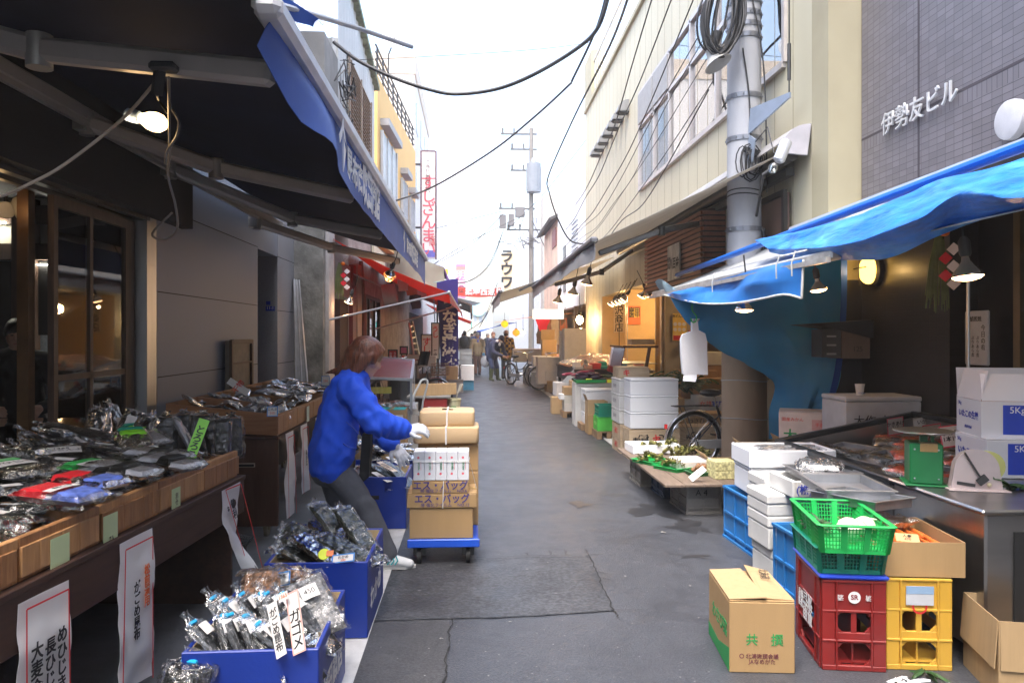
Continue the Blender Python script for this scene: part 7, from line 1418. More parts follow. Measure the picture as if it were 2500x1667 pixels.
tb3=T('board_table','second plank board under the open brown carton','board',(2.5,6.5,.26)); b=MB(); b.box((2.55,6.5,.268),(.6,.9,.024)); b.box((2.4,6.3,.128),(.04,.04,.255)); b.box((2.7,6.7,.128),(.04,.04,.255)); b.obj('planks',MATS['plank_grey'],tb3,True)
t=carton('white mandarin carton with red lettering under the tarpaulin curtain',.42,.36,.3,(2.86,6.28,.55),R(-24),M('white_tan_carton',(.6,.5,.45),.7),None); text('国産みかん',.035,REDI,t,(-.1,-.1815,.24),(90,0,0)); text('大',.11,GRI,t,(-.12,-.1815,.1),(90,0,0),bold=.02); b=MB(); b.box((.11,-.181,.2),(.12,.001,.09)); b.obj('red_frame',M('frame_redpale',(.55,.3,.27),.7),t); text('手造',.035,REDI,t,(.11,-.1825,.2))
carton('brown carton carrying the mandarin carton',.44,.4,.545,(2.88,6.3,0),R(-20),CARD2)
bs2=T('plank','dark timber planks leaning between pole and curtain','plank',(3.1,7.4,0)); b=MB()
for k in range(3): b.bar((3.18+.05*k,7.35,0),(3.12+.05*k,7.55,2.0),.06,.03)
b.obj('planks',M('plank_dark',(.035,.025,.018),.8),bs2,True)
# carrier bags on a green hook
bg_=T('carrier_bags','bundle of white carrier bags hanging on a green hook','bags',PY(1692,800,7.0)); A=lambda x,y,dy=0:PY(x,y,7.0+dy)
def bagshape(pts,th): b=MB(); b.poly([A(*p) for p in pts],(0,th,0)); return b
b=bagshape([(1663,828),(1668,816),(1690,808),(1690,785),(1704,785),(1706,806),(1722,814),(1726,830),(1728,905),(1728,915),(1668,913),(1664,870)],.05); b.sharp=25; b.obj('bags',M('bag_white',(.68,.7,.75),.4,var=.03,bump=.2,bscale=30),bg_,True)
b=MB(); b.poly([A(1672,905,.015),A(1703,905,.015),A(1700,925,-.02),A(1698,932,-.02),A(1668,930,-.01)],(0,.02,0)); b.obj('loose_bag',MATS['bag_white'],bg_,True); b=MB(); b.grid(lambda u,v:A(1697+12*(u-.5)*(1+v),788-10*v,.02+.02*math.sin(u*14)),10,3); b.obj('knot',MATS['bag_white'],bg_,True)
b=MB(); b.tube(smoothpl([A(1690,742),A(1690,758),A(1700,772),A(1698,785),A(1690,786),A(1686,776)],4),.006,6); b.obj('hook',M('hook_green',(.02,.45,.1),.4),bg_,True)
# ------------------------------------------------------------------ foam stack and wooden crates by the bicycle
for i in range(2):
    t=wcrate(('upper','lower')[1-i]+' wooden fish crate under the white foam stack',.62,.36,.175,(2.2,9.1,.178*i),R(1),1,CRW2); text('けさ　極洋' if i else '極洋　けさ',.1,INK,t,(-.02,-.183,.085),(90,180 if i else 0,0),bold=.03); text('キ',.1,REDI,t,(.02,-.1845,.085),(90,180 if i else 0,0),bold=.04)
    t=wcrate(('upper','lower')[1-i]+' wooden fish crate right of the foam stack',.6,.36,.175,(2.85,9.35,.178*i),R(1),1,CRW2); text('極洋',.1,INK,t,(-.1,-.183,.085),(90,180,0),bold=.03)
    t=wcrate(('upper','lower')[1-i]+' wooden fish crate behind the wheel stack, end towards the alley',.3,.5,.175,(2.02,9.62,.178*i),R(1),1,CRW2); text('キ',.1,REDI,t,(-.05,-.253,.085),(90,0,0),bold=.04); text('極洋',.09,REDI,t,(-.152,0,.085),RYM90)
for i in range(3): styro(('bottom','middle','top')[i]+' clean white foam box of the stack beside the bicycle',.6,.36,.2,(2.2,9.1,.37+.202*i),R(1),.03)
for i in range(3):
    t=styro(('bottom','middle','top')[i]+' marked foam box of the column behind the white stack',.34,.5,.19,(2.03,9.65,.37+.192*i),R(1),.03,STYD); text('鮭 ｲｸﾗ',.06,M('ink_grey2',(.2,.2,.22),.7),t,(-.172,0,.09),RYM90)
t=wcrate('wooden crate on top of the marked foam boxes',.4,.4,.13,(2.08,9.7,.95),0,1,CRW2); text('キ',.09,REDI,t,(-.1,-.203,.06),(90,0,0),bold=.04)
# green cartons, pallet stacks
def pallet(label,w,d,loc):
    t=T('pallet',label,'pallet',loc); b=MB()
    for k in range(5): b.box((0,-d/2+d*(k+.5)/5,.1),(w,d/5-.02,.018))
    for s in(-1,0,1): b.box((s*(w/2-.04),0,.045),(.07,d,.09))
    b.obj('slats',M('pallet_wood',(.3,.19,.1),.8,var=.3,scale=6),t); return t
pallet('small wooden pallet under the green cartons',.36,.5,(1.98,10.95,0)); pallet('small wooden pallet under the stacked fruit cartons',.42,.5,(1.86,13.75,0))
t=carton('bright green printed carton on the small pallet',.34,.36,.2,(1.98,10.9,.112),0,M('carton_green',(.08,.5,.06),.5,var=.2,scale=8),None,'box',False); text('やさい',.06,M('pale_green',(.5,.8,.3),.6),t,(-.172,0,.1),RYM90); ribcrate('teal mesh crate on the green carton',.32,.36,.17,(1.99,10.9,.318),0,TEALP,None,3,2,True); carton('open brown carton behind the teal mesh crate',.3,.3,.2,(1.9,11.35,.3),0,CARD2,{'x-':(20,.1)})
carton('carton carrying the open brown carton',.34,.34,.295,(1.92,11.35,0),0,CARD)
for i in range(3): styro('foam box number '+('one','two','three')[i]+' from the ground in the alley edge column',.5,.4,.18,(2.02,11.9,.1+.182*i),0,.04,STYD if i%2 else STY)
b=MB(); t=T('timber_plank','flat plank base under the alley edge foam column','plank',(2.0,11.9,0)); b.box((0,0,.05),(.56,.46,.098)); b.obj('plank',MATS['pallet_wood'],t)
for i,(l,m) in enumerate((('white fruit carton at the bottom of the pallet stack',M('carton_w1',(.62,.6,.56),.7,var=.1)),('white fruit carton with green print in the pallet stack',M('carton_w2',(.6,.6,.55),.7,var=.1)),('brown carton with raised lid on the pallet stack',CARD2))):
    t=carton(l,.36,.36,.145,(1.86,13.7,.112+.148*i),0,m,None,'box',False); text('みかん',.05,(GRI,REDI,INK)[i],t,(.02,-.182,.08))
EGG=M('eggplant',(.045,.015,.04),.25,var=.3,scale=20); RDV=M('red_veg',(.25,.02,.05),.3,var=.2); CUC=M('cucumber',(.03,.06,.015),.4,var=.4,scale=30)
def veg(label,loc,n,mat,L,r,seed,name,cat):
    t=T(name,label,cat,loc); rnd=random.Random(seed); b=MB()
    for k in range(n): b.lathe([(.001,-L/2),(r*.6,-L*.42),(r,-.1*L),(r*.8,L*.3),(r*.3,L*.46),(.001,L/2)],(rnd.uniform(-.2,.2),rnd.uniform(-.15,.15),.03+r*1.4*(k%3)),9,Matrix.Rotation(R(rnd.uniform(-25,25)),3,'Z')@Matrix.Rotation(R(85),3,'Y'))
    b.obj('vegetables',mat,t); return t
tray('green tray of aubergines on the foam boxes',.5,.4,.05,(1.95,12.35,.72),0,0,0,gtm); veg('dark purple aubergines on the green tray',(1.95,12.35,.74),22,EGG,.2,.03,1,'aubergines','aubergine'); veg('red packed vegetables beside the aubergines',(1.78,12.45,.77),6,RDV,.22,.03,2,'red_vegetables','vegetables'); 
carton('low brown tray of cucumbers beside the aubergines',.46,.4,.07,(2.38,12.4,.715),0,CARD2,{'y-':(60,.03)}); veg('green cucumbers in the low brown tray',(2.38,12.4,.74),24,CUC,.22,.018,3,'cucumbers','cucumber')
for i,(px,py,Y) in enumerate(((1438,928,12.2),(1490,930,12.0),(1512,924,11.9))): t=T('price_tag',('yellow tag on the red vegetables','yellow tag between aubergines and cucumbers','yellow tag on the cucumbers')[i],'tag',PY(px,py,Y),R(-10),rx=R(-35)); b=MB(); b.box((0,0,0),(.1,.003,.06)); b.obj('tag',MATS['fluo_yellow2'],t)
carton('foam and carton base under the vegetable trays',1.05,.42,.71,(2.22,12.4,0),0,STYD,None,'box',False)
# ------------------------------------------------------------------ fish shop counter and goods beyond
fc=T('fish_counter','dark fronted fish shop counter with packed goods','counter',(2.5,15.6,0)); pb('top',BLACKW,fc,[(1.95,3.5,14.2,17.2,.80,.84)]); pb('front',M('counter_black',(.03,.02,.018),.6),fc,[(1.97,3.5,14.24,14.28,.55,.8),(1.97,2.0,14.3,17.2,.55,.8)]); pb('leg',IRON,fc,[(1.98,2.04,14.22,14.3,0,.55)]); pb('leg',IRON,fc,[(1.98,2.04,17.0,17.1,0,.8)])
for i in range(3): wcrate(('lowest','middle','topmost')[i]+' long pale wooden box stacked before the fish counter',.55+.05*(i==0),.35,.16,(2.05+.03*i,14.0,.14+.17*i),R(-4*(i==2)),1,CRW2)
t=T('box_mark','black roman numeral mark on the long wooden box','marking',(2.0,13.82,.4)); text('V.I.I',.1,INK,t,(0,-.002,0))
styro('short white foam box on the long wooden boxes',.5,.3,.1,(1.85,13.95-.25,.32),0,.02)
carton('low carton under the long wooden boxes',.5,.34,.135,(2.05,14.0,0),0,CARD2); carton('carton on the ground carrying the short foam box',.4,.3,.315,(1.85,13.7+.35-.35,0) if 0 else (1.72,14.3,0),0,CARD2)
SALM=M('salmon_goods',(.75,.35,.2),.45,var=.35,scale=14,bump=.6,bscale=30)
gds=T('salmon_pile','heap of orange packed salmon under thin plastic on the counter','fish',(2.6,16.0,.84)); b=MB(); b.sharp=0; b.grid(lambda u,v:(1.95+1.5*u,14.9+1.9*v,.86+.2*math.sin(u*3.1)*math.sin(v*3.1)+.04*noise.noise(V((u*14,v*14,0)))),30,24); b.obj('salmon',SALM,gds,True); b=MB(); b.sharp=0; b.grid(lambda u,v:(1.93+1.54*u,14.86+1.96*v,.9+.2*math.sin(u*3.1)*math.sin(v*3.1)+.07*noise.noise(V((u*9,v*9,4)))),26,22); b.obj('plastic_sheet',FILM2,gds,True)
rnd=random.Random(17); cols=((.7,.68,.66),(.75,.45,.35),(.65,.06,.06),(.02,.3,.25),(.7,.6,.45),(.1,.3,.55),(.72,.7,.68),(.75,.3,.25))
nm=('white','peach','red','teal','buff','blue','cream white','coral')
for i in range(16):
    x=2.0+.095*i; c=i%8; carton(nm[c]+' goods box '+('at the front row','in the second row')[i//8]+' of the fish counter',.16,.2,.05+.03*(i%3),(2.06+.17*(i%8),14.4+.24*(i//8),.842+.002*i),R(rnd.uniform(-10,10)),M('goods_%d'%c,cols[c],.5,var=.1),None,'box',False)
t=T('folded_sheet','blue white plastic sheet corner at the counter end','sheet',(1.9,14.2,.75)); b=MB(); b.poly([(1.95,14.2,.86),(1.98,14.2,.55),(1.72,14.25,.6)],(0,.02,0)); b.obj('sheet',M('sheet_pale',(.5,.56,.62),.4),t,True)
t=T('cow_figure','small black and white round dolls among the goods','doll',(2.2,14.35,.86)); b=MB(); b.sph((0,0,.05),.06,12,8); b.sph((.0,-.01,.13),.045,12,8); b.obj('doll',M('doll_bw',(.35,.35,.35),.5,var=.9,scale=18),t)
# glass showcase
gc=T('glass_showcase','slanted glass fish showcase with dark frame and cash register','showcase',(2.8,13,0))
pb('base',M('showcase_base',(.25,.16,.1),.5),gc,[(2.5,3.2,12.75,13.9,0,.62)]); pb('shelf',STEEL,gc,[(2.55,3.2,12.75,13.9,.8,.815),(2.6,3.2,12.75,13.9,1.0,1.015)])
b=MB(); q4(b,(2.48,12.72,.6),(2.48,13.92,.6),(2.62,13.92,1.28),(2.62,12.72,1.28),(.01,0,0)); q4(b,(2.5,12.72,.6),(3.2,12.72,.6),(3.2,12.72,1.28),(2.63,12.72,1.28),(0,.008,0)); b.obj('glass',PANE,gc,True); b=MB(); b.bar((2.93,12.7,.6),(3.05,12.7,1.3),.05,.05); b.bar((2.6,12.71,1.3),(3.2,12.71,1.3),.05,.04); b.bar((2.6,13.9,1.3),(2.6,12.7,1.3),.03,.03); b.obj('frame',wood('case_wood',(.07,.04,.025),(.12,.07,.05),'Z'),gc,True); pb('register',M('register_tan',(.45,.36,.25),.5),gc,[(2.75,3.15,12.75,13.1,1.33,1.43)])
for i in range(8): o=dup(fk[(1,2,0,3)[i%4]],V((2.7+.12*(i%4),12.95+.35*(i//4),.64+.2*(i%2))),R(30*i),'wrapped fish inside the glass showcase','wrapped fish inside the glass showcase',0,0,1.2)
# signs inside the shops
t,w,h=board('shop_name_board','cream board with four black characters in the lit shop','sign',1498,727,1524,812,YA-.08,M('board_cream',(.7,.55,.35),.6),.02); text('吉沢商店',.23,INK,t,(0,-.012,0),(90,0,0),vert=True,lead=.92,bold=.012)
t,w,h=board('orange_poster','orange poster with square black seal characters','poster',1533,747,1564,792,YC-.03,M('poster_orange',(.85,.2,.06),.6),.01); b=MB(); b.box((0,-.006,.05),(w*.7,.004,h*.5)); b.obj('yellow_square',M('poster_yellow',(.85,.6,.1),.6),t); text('商田\n店中',.12,INK,t,(0,-.009,.05),(90,0,0),bold=.04,lead=.9)
t,w,h=board('produce_poster','yellow and red produce poster on the tan shop wall','poster',1642,765,1676,832,12.4,M('poster_yel',(.8,.55,.1),.6),.008); b=MB()
for i in range(3):
    for j in range(2): b.lathe([(.001,0),(.032,0)],(-.075+.075*i,-.006,.03-.09*j+.02),12,Matrix.Rotation(R(90),3,'X'),False)
b.obj('picture_spots',CW,t); b=MB(); b.box((0,-.006,-h/2+.05),(w*.9,.003,.08)); b.obj('red_strip',REDI,t); text('京どんぶり',.05,INK,t,(0,-.008,h/2-.05),bold=.02)
sh_=T('shelf','wall shelf of preserves with yellow price tags','shelf',(3.9,12.2,1.2)); pb('boards',BROWN,sh_,[(3.55,4.7,12.15,12.42,z,z+.02) for z in(1.02,1.42)])
jg='small jars on the preserves shelf'
jr=T('jar','small dark jar on the preserves shelf','jar',(3.62,12.26,1.04),0,jg); b=MB(); b.lathe([(.03,0),(.035,.02),(.035,.1),(.025,.12)],(0,0,0),12); b.obj('glass',M('jar_dark',(.12,.05,.04),.2),jr); b=MB(); b.lathe([(.027,.12),(.027,.14),(.001,.141)],(0,0,0),12); b.obj('lid',REDI,jr)
for i in range(13): dup(jr,V((3.62+.08*(i%7),12.26,1.04+.4*(i//7))))
yt=T('price_tag','yellow price tag on the edge of the preserves shelf','tag',(3.6,12.13,1.02),0,'yellow price tags on the preserves shelf'); b=MB(); b.box((0,0,0),(.11,.004,.06)); b.obj('tag',MATS['fluo_yellow2'],yt)
for i in range(9): dup(yt,V((3.6+.13*(i%5),12.13,1.02+.4*(i//5))))
for i,(px,py,Y,w,h,m,l) in enumerate(((1738,860,11.6,.75,.2,STYD,'white wrapped bale on the greengrocer shelf'),(1690,905,11.5,.6,.25,CARD,'brown carton on the greengrocer floor stack'),(1745,925,11.2,.7,.28,CARD,'brown printed carton right of the bags'),(1740,968,10.4,.6,.26,M('carton_w3',(.6,.58,.54),.7),'white carton with red and blue characters'),(1655,980,10.6,.9,.2,STYD,'white foam tray of greens behind the foam stack'),(1700,1010,9.9,.7,.22,CARD2,'brown carton with black lettering behind the bicycle'))):
    p=PY(px,py,Y); z=max(.02,p.z-h); t=carton(l,w,.4,h,(p.x+.1,p.y+.2,z),0,m,None,'box',False)
    s=carton('plain carton base under the '+l,w*.9,.38,z-.006,(p.x+.1,p.y+.2,0),0,CARDIN,None,'box',False) if z>.1 else None
    if i==3: text('女雄',.09,REDI,t,(-.2,-.202,.15)); text('寒風干',.09,BLUI,t,(.02,-.202,.15),bold=.02)
    if i==5: text('わさび',.08,INK,t,(-.1,-.202,.12))
leaves('leafy greens with yellow flowers in the foam tray',PY(1670,945,10.8)+V((0,.1,.02)),90,.3,GLEAF,12,.22); leaves('bunch of wrapped herbs beside the greens',PY(1700,950,10.6)+V((0,.1,.02)),40,.15,M('herb_green',(.16,.2,.1),.6,var=.4),13,.16)
# goods and cartons of the butcher further on
for i,(px,py,Y,w,h,c,l) in enumerate(((1342,855,21.5,.42,.6,None,'brown carton with open lid on the butcher counter'),(1405,850,18.8,.55,1.0,(.72,.74,.78),'tall stack of white foam trays beside the cream pillar'),(1385,850,19.2,.3,.9,(.7,.72,.75),'narrow stack of white foam trays'),(1290,868,22.5,.9,.4,(.6,.55,.5),'pale crate beside the bicycles'),(1325,885,20.5,.5,.35,(.7,.7,.72),'white box with blue lines below the butcher counter'),(1355,905,19.5,.9,.7,(.68,.66,.64),'white carton block below the butcher counter'),(1245,862,25.5,.55,.32,(.62,.7,.66),'white and green box on the bicycle carrier'))):
    p=PY(px,py,Y); carton(l,w,.5,h,(p.x,p.y+.3,max(.01,p.z-h*.5)),0,CARD2 if c is None else M('far_goods%d'%i,c,.6,var=.08),{'y+':(-10,.3)} if i==0 else None,'box',False)
bcn=T('butcher_counter','pale fronted butcher counter with meat trays','counter',(2.6,22,0)); pb('front',M('butcher_white',(.6,.56,.52),.6),bcn,[(2.35,3.3,19.6,24.5,0,.78)]); pb('meat',M('meat_red',(.45,.1,.07),.4,var=.6,scale=9),bcn,[(2.35,3.2,20,24.4,.78,.9)])
for i in range(7):
    t=T('hanging_cloth',('dark','brown','white','rust','grey','black','tan')[i]+' garment hanging at the back of the butcher stall','cloth',(2.4+.28*i,26.5-.4*(i%3),1.9)); x=2.3+.26*i; cloth([[V((x,26+.3*(i%3),2.1)),V((x+.25,26+.3*(i%3),2.1))],[V((x-.05,26+.3*(i%3),1.2)),V((x+.3,26+.3*(i%3),1.15))]],6,8,.08,3,i).obj('cloth',M('garment%d'%i,((.03,.02,.02),(.15,.07,.04),(.5,.48,.45),(.25,.08,.04),(.12,.12,.12),(.02,.02,.02),(.3,.2,.12))[i],.8),t,True)
lamp(V((2.6,25,1.75)),14,r=.1); lamp(V((2.9,20.5,1.9)),8,r=.1)

WB=M('white_box_far',(.62,.62,.63),.65,var=.06)
for i,(x,y,w,h,z,m,l) in enumerate(((1.95,21.4,.5,.45,0,WB,'white foam carton on the ground nearest the parked bicycles'),(2.1,22.3,.5,.6,0,WB,'taller white foam carton behind the parked bicycles'),(2.15,19.7,.4,.3,0,CARD2,'brown carton on the ground at the end of the butcher counter'),(2.12,19.72,.36,.26,.302,WB,'white carton on the brown carton at the butcher counter'),(1.9,23.4,.6,.5,0,GRYP,'grey crate block beyond the parked bicycles'),(2.55,18.4,.5,.35,0,WB,'white carton at the foot of the cream pillar'),(2.5,18.45,.4,.3,.352,CARD,'brown carton on the white carton at the pillar foot'),(2.25,17.6,.5,.5,0,WB,'white carton behind the fish counter end'),(2.3,17.62,.4,.28,.502,CARD2,'open topped brown carton above it at the counter end'),(2.75,11.3,.5,.5,0,CARD,'brown carton stacked behind the green cartons'),(2.75,11.3,.46,.24,.502,STYD,'foam carton on the brown carton behind the green ones'),(2.7,10.4,.6,.42,0,STYD,'foam box behind the marked column'),(2.7,10.4,.5,.2,.422,CARD2,'low carton on the foam box behind the marked column'),(2.45,13.3,.4,.34,0,CARD,'brown carton below the aubergine trays'),(1.75,14.6,.26,.26,.317,WB,'small white carton at the fish counter front edge'))):
    carton(l,w,.4,h,(x,y,z),R((-4,3,5,-6)[i%4]),m,None,'box',False)
# ------------------------------------------------------------------ bicycles
TYR=MATS['tyre_black']; CHROME=M('chrome',(.55,.56,.58),.18,1); FRM=M('frame_charcoal',(.03,.032,.04),.35,.3); RUB=M('saddle_black',(.012,.012,.013),.5)
def bicycle(label,loc,rz,frame=FRM,basket_=False):
    t=T('bicycle',label,'bicycle',loc,rz); r=.33
    def wheel(x):
        w=T('wheel',None,None); w.parent=t; WM[w.name]=WM[t.name]; w.location=(x,0,r)
        ring=lambda rr,k:[(rr*math.cos(a*6.2832/k),0,rr*math.sin(a*6.2832/k)) for a in range(k)]
        b=MB(); b.tube(ring(r-.018,40),.019,8,closed=True); b.obj('tyre',TYR,w)
        b=MB(); b.tube(ring(r-.045,40),.011,6,closed=True); b.obj('rim',CHROME,w)
        b=MB()
        for k in range(28):
            a=k*6.2832/28; s=(-1)**k; a2=a+.5*(1 if k%4<2 else -1); b.tube([(.02*math.cos(a2),.03*s,.02*math.sin(a2)),((r-.05)*math.cos(a),0,(r-.05)*math.sin(a))],.0016,4)
        b.cyl((0,-.045,0),(0,.045,0),.02); b.obj('spokes',CHROME,w)
    wheel(0); wheel(1.06)
    b=MB(); bb=(.44,0,.28); st=(.3,0,.62); hd=(.88,0,.72); hd2=(.9,0,.6)
    b.tube([bb,(.27,0,.72)],.016,8); b.tube(smoothpl([V(hd2),V((.68,0,.36)),V(bb)]),.018,8); b.tube(smoothpl([V((.87,0,.7)),V((.6,0,.5)),V((.36,0,.48))]),.014,8)
    for s in(-1,1): b.tube([bb,(0,.055*s,r)],.01,6); b.tube([(.3,0,.6),(0,.055*s,r)],.008,6); b.tube([hd2,(.96,.045*s,.5),(1.06,.045*s,r)],.011,6)
    b.tube([(.86,0,.8),hd2],.018,8); b.obj('frame',frame,t)
    b=MB(); b.tube([(.27,0,.7),(.24,0,.82)],.012,8); b.obj('seat_post',CHROME,t)
    b=MB(); b.sph((.2,0,.86),1,14,8,(.13,.095,.045)); b.sph((.33,0,.865),1,12,8,(.1,.035,.03)); b.obj('saddle',RUB,t)
    b=MB(); b.tube([(.86,0,.78),(.83,0,.98)],.012,8); b.tube(smoothpl([V((.62,-.28,1.0)),V((.75,-.27,1.02)),V((.84,-.1,.98)),V((.84,.1,.98)),V((.75,.27,1.02)),V((.62,.28,1.0))]),.011,8); b.obj('handlebar',CHROME,t)
    b=MB()
    for s in(-1,1): b.cyl((.6,.28*s,1.0),(.72,.275*s,1.015),.016)
    b.obj('grips',RUB,t)
    b=MB()
    for x0,a0,a1 in((0,-20,195),(1.06,10,150)):
        b=MB(); b.sheet(lambda u,v:(x0+(r+.018)*math.cos(R(lerp(a0,a1,u))),(v-.5)*.055,r+(r+.018)*math.sin(R(lerp(a0,a1,u)))-.012*(2*v-1)**2),24,4,.002); b.obj('mudguard',M('mudguard_silver',(.5,.5,.52),.25,.8),t)
    b=MB()
    for s in(-.05,0,.05): b.bar((-.25,s,.72),(.2,s,.72),.009)
    for x in(-.25,-.1,.05,.2): b.bar((x,-.055,.72),(x,.055,.72),.009)
    for s in(-1,1): b.bar((-.15,.055*s,.715),(0,.06*s,r),.007)
    b.obj('rear_rack',IRON,t); b=MB(); b.box((-.34,0,.5),(.02,.035,.05)); b.obj('reflector',M('reflector_red',(.6,.02,.02),.25),t)
    b=MB(); b.lathe([(.001,-.006),(.09,-.006),(.09,.006),(.001,.006)],(.44,-.05,.28),20,Matrix.Rotation(R(90),3,'X')); b.box((.22,-.055,.3),(.46,.012,.1),None,.005); b.obj('chain_guard',M('guard_grey',(.3,.31,.32),.4),t)
    b=MB(); b.bar((.44,-.08,.28),(.56,-.08,.18),.018,.01); b.box((.56,-.12,.18),(.09,.07,.022)); b.obj('pedal',IRON,t); b=MB(); b.bar((.44,.07,.28),(.32,.07,.38),.018,.01); b.box((.32,.11,.38),(.09,.07,.022)); b.obj('pedal',IRON,t)
    b=MB()
    for s in(-1,1): b.tube([(0,.08*s,r),(-.02,.13*s,.0)],.008,6)
    b.bar((-.02,-.13,.01),(-.02,.13,.01),.014); b.obj('stand',IRON,t)
    if basket_:
        b=MB()
        for k in range(9): x=1.0+.035*k; b.bar((x,-.15,.72),(x,-.15,.95),.004); b.bar((x,.15,.72),(x,.15,.95),.004)
        for k in range(9): y=-.15+.0375*k; b.bar((1.0,y,.72),(1.0,y,.95),.004); b.bar((1.28,y,.72),(1.28,y,.95),.004); b.bar((1.0,y,.72),(1.28,y,.72),.004)
        for z in(.72,.78,.84,.9,.95): b.tube([(1.0,-.15,z),(1.28,-.15,z),(1.28,.15,z),(1.0,.15,z)],.005,5,closed=True)
        b.obj('basket',M('basket_brown',(.15,.08,.04),.6),t)
    return t
hub=PZ(1698,1078,.33); bk1=bicycle('silver mudguard bicycle half hidden behind the utility pole',(hub.x,hub.y+.05,0),R(11))
dup(bk1,V((1.17,22.6,0)),R(-58),'black bicycle on its stand beside the bending man'); dup(bk1,V((2.85,20.6,0)),R(196),'dark bicycle parked nose out at the fish counter')
dup(bk1,V((-1.55,25.6,0)),R(2),'bicycle poking out behind the navy banner'); bicycle('bicycle with brown basket among the clutter left of the alley',(-1.72,14.9,0),R(-14),FRM,True)
cs=T('child_seat','black child seat shell above the left counter','seat',PY(1030,890,14.4)); b=MB(); b.sheet(lambda u,v:PY(1022+18*u+8*v,892-34*v,14.4)+V((0,.12*math.sin(u*3.1),0)),8,6,.03); b.obj('shell',RUB,cs,True)
sk=T('scooter_front','chrome handle and mirror cluster of a parked motorbike','motorbike',PY(975,885,14.2)); b=MB()
for k in range(8): b.tube([PY(968+rnd.uniform(-8,8),890,14.2),PY(975+rnd.uniform(-8,10),880,14.1),PY(985+rnd.uniform(-6,10),870+rnd.uniform(-4,14),14.2)],.015,6)
b.sph(PY(982,876,14.1),.06); b.obj('handles',CHROME,sk,True); b=MB(); b.sph(PY(978,900,14.3),1,14,8,(.3,.14,.16)); b.box(PY(978,935,14.3),(.4,.2,.9)); b.obj('body',RUB,sk,True)
# ------------------------------------------------------------------ people
SKIN=M('skin',(.52,.3,.2),.5,var=.06,scale=20,bump=.05); HAIRB=M('hair_brown',(.12,.036,.016),.36,var=.7,scale=90,stretch=(1,1,.06),bump=.5,bscale=120); HAIRK=M('hair_black',(.012,.01,.009),.4,var=.5,scale=60,stretch=(1,1,.1),bump=.4,bscale=100); HAIRG=M('hair_grey',(.2,.19,.18),.5,var=.3,scale=50)
GLOVE=M('glove_white',(.6,.62,.66),.85,var=.05,scale=30,bump=.3,bscale=300)
def hand(p,d,n,s=1.,curl=.5,spread=.25,thumb=1):
    """capsules of a hand: wrist p, pointing d, back of the hand towards n"""
    d=V(d).normalized(); n=V(n); n=(n-d*n.dot(d)).normalized(); x=d.cross(n); C=[]
    pc=p+d*.05*s; C.append((p,p+d*.03*s,.026*s,.028*s))
    for k in(-1,-.33,.33,1): C.append((p+d*.02*s+x*k*.016*s,p+d*.085*s+x*k*.03*s,.015*s,.0135*s))
    for k,L in((-1,.062),(-.33,.076),(.33,.08),(1,.07)):
        q=p+d*.085*s+x*k*.03*s; e=d+x*k*spread*.5; c=curl*(1+.12*k); d1=(e-n*c*.6).normalized(); d2=(e-n*c*1.5).normalized(); q1=q+d1*L*.5*s; q2=q1+d2*L*.5*s
        C+=[(q,q1,.0115*s,.0105*s),(q1,q2,.0105*s,.009*s)]
    q=p+d*.03*s-x*thumb*.026*s; t1=(d*.7-x*thumb*.8-n*.25).normalized(); q1=q+t1*.04*s; q2=q1+(d*.95-x*thumb*.25-n*.3).normalized()*.034*s
    C+=[(q,q1,.015*s,.0125*s),(q1,q2,.0125*s,.0105*s)]
    return C
def skin_obj(name,caps,vox,mat,par,smooth=6,disp=0,ds=8,deco=None):
    me=blob(caps,vox,smooth,disp,ds,name); inv=WM[par.name].inverted()
    me.transform(inv); return link(name,me,mat,par)
YW=4.9
g=lambda px,py,dy=0.:PY(px,py,YW+dy)
wk_=T('person','woman in bright blue jacket and grey trousers reaching for the hand cart','person',(-.8,4.95,0))
hip=g(812,1135); chest=g(846,985); nb=g(864,922); hc_=g(893,872)
shN=g(858,955,-.17); elN=g(917,1030,-.24); wrN=g(986,1050,-.12); shF=g(872,955,.17); elF=g(905,1042,.2); wrF=g(958,1082,.06)
hN=hip+V((.02,-.09,0)); hF=hip+V((-.02,.1,0)); kN=g(893,1240,-.07); aN=g(944,1352,-.06); kF=g(838,1262,.16); aF=g(800,1368,.22)
fd=V((.93,0,-.36)).normalized(); fu=V((.36,0,.93)).normalized()   # face direction, head up
HR=Matrix((fd,V((0,1,0)),fu)).transposed()
HP=lambda x,y,z:hc_+HR@V((x,y,z))
head=[(hc_+fu*.015,(.088,.074,.098),HR),(HP(.035,0,-.06),(.058,.052,.058),HR),(HP(.068,0,-.092),HP(.06,0,-.085),.022,.024),(HP(.088,0,.0),HP(.102,0,-.03),.011,.014),(HP(.078,.0,-.056),HP(.084,0,-.058),.02,.017),(HP(.07,.03,-.02),HP(.07,-.03,-.02),.03,.03),(HP(.08,.03,.03),HP(.08,-.03,.03),.018,.018),(HP(-.01,-.074,-.02),HP(-.012,-.078,.01),.015,.016),(HP(-.01,.074,-.02),HP(-.012,.078,.01),.015,.016)]
body=head+[(HP(-.03,0,-.06),nb,.048,.055),(nb,chest,.08,.12),(chest,hip,.12,.11),(nb+V((-.02,-.05,-.02)),shN,.05,.05),(nb+V((-.02,.05,-.02)),shF,.05,.05),(shN,elN,.045,.038),(elN,wrN,.036,.026),(shF,elF,.045,.038),(elF,wrF,.036,.026),(hN,kN,.075,.052),(kN,aN,.05,.035),(hF,kF,.075,.052),(kF,aF,.05,.035)]
skin_obj('body',body,.0075,SKIN,wk_,4)
NAVB=M('jacket_blue',(.01,.085,.7),.75,var=.12,scale=5,bump=.5,bscale=9,stretch=(1,1,.5))
dN_=(wrN-elN).normalized(); back=g(800,1010); hem=[g(762,1118,0),g(862,1150,0)]
jk=[(nb+V((0,0,-.0)),chest,.095,.15)]
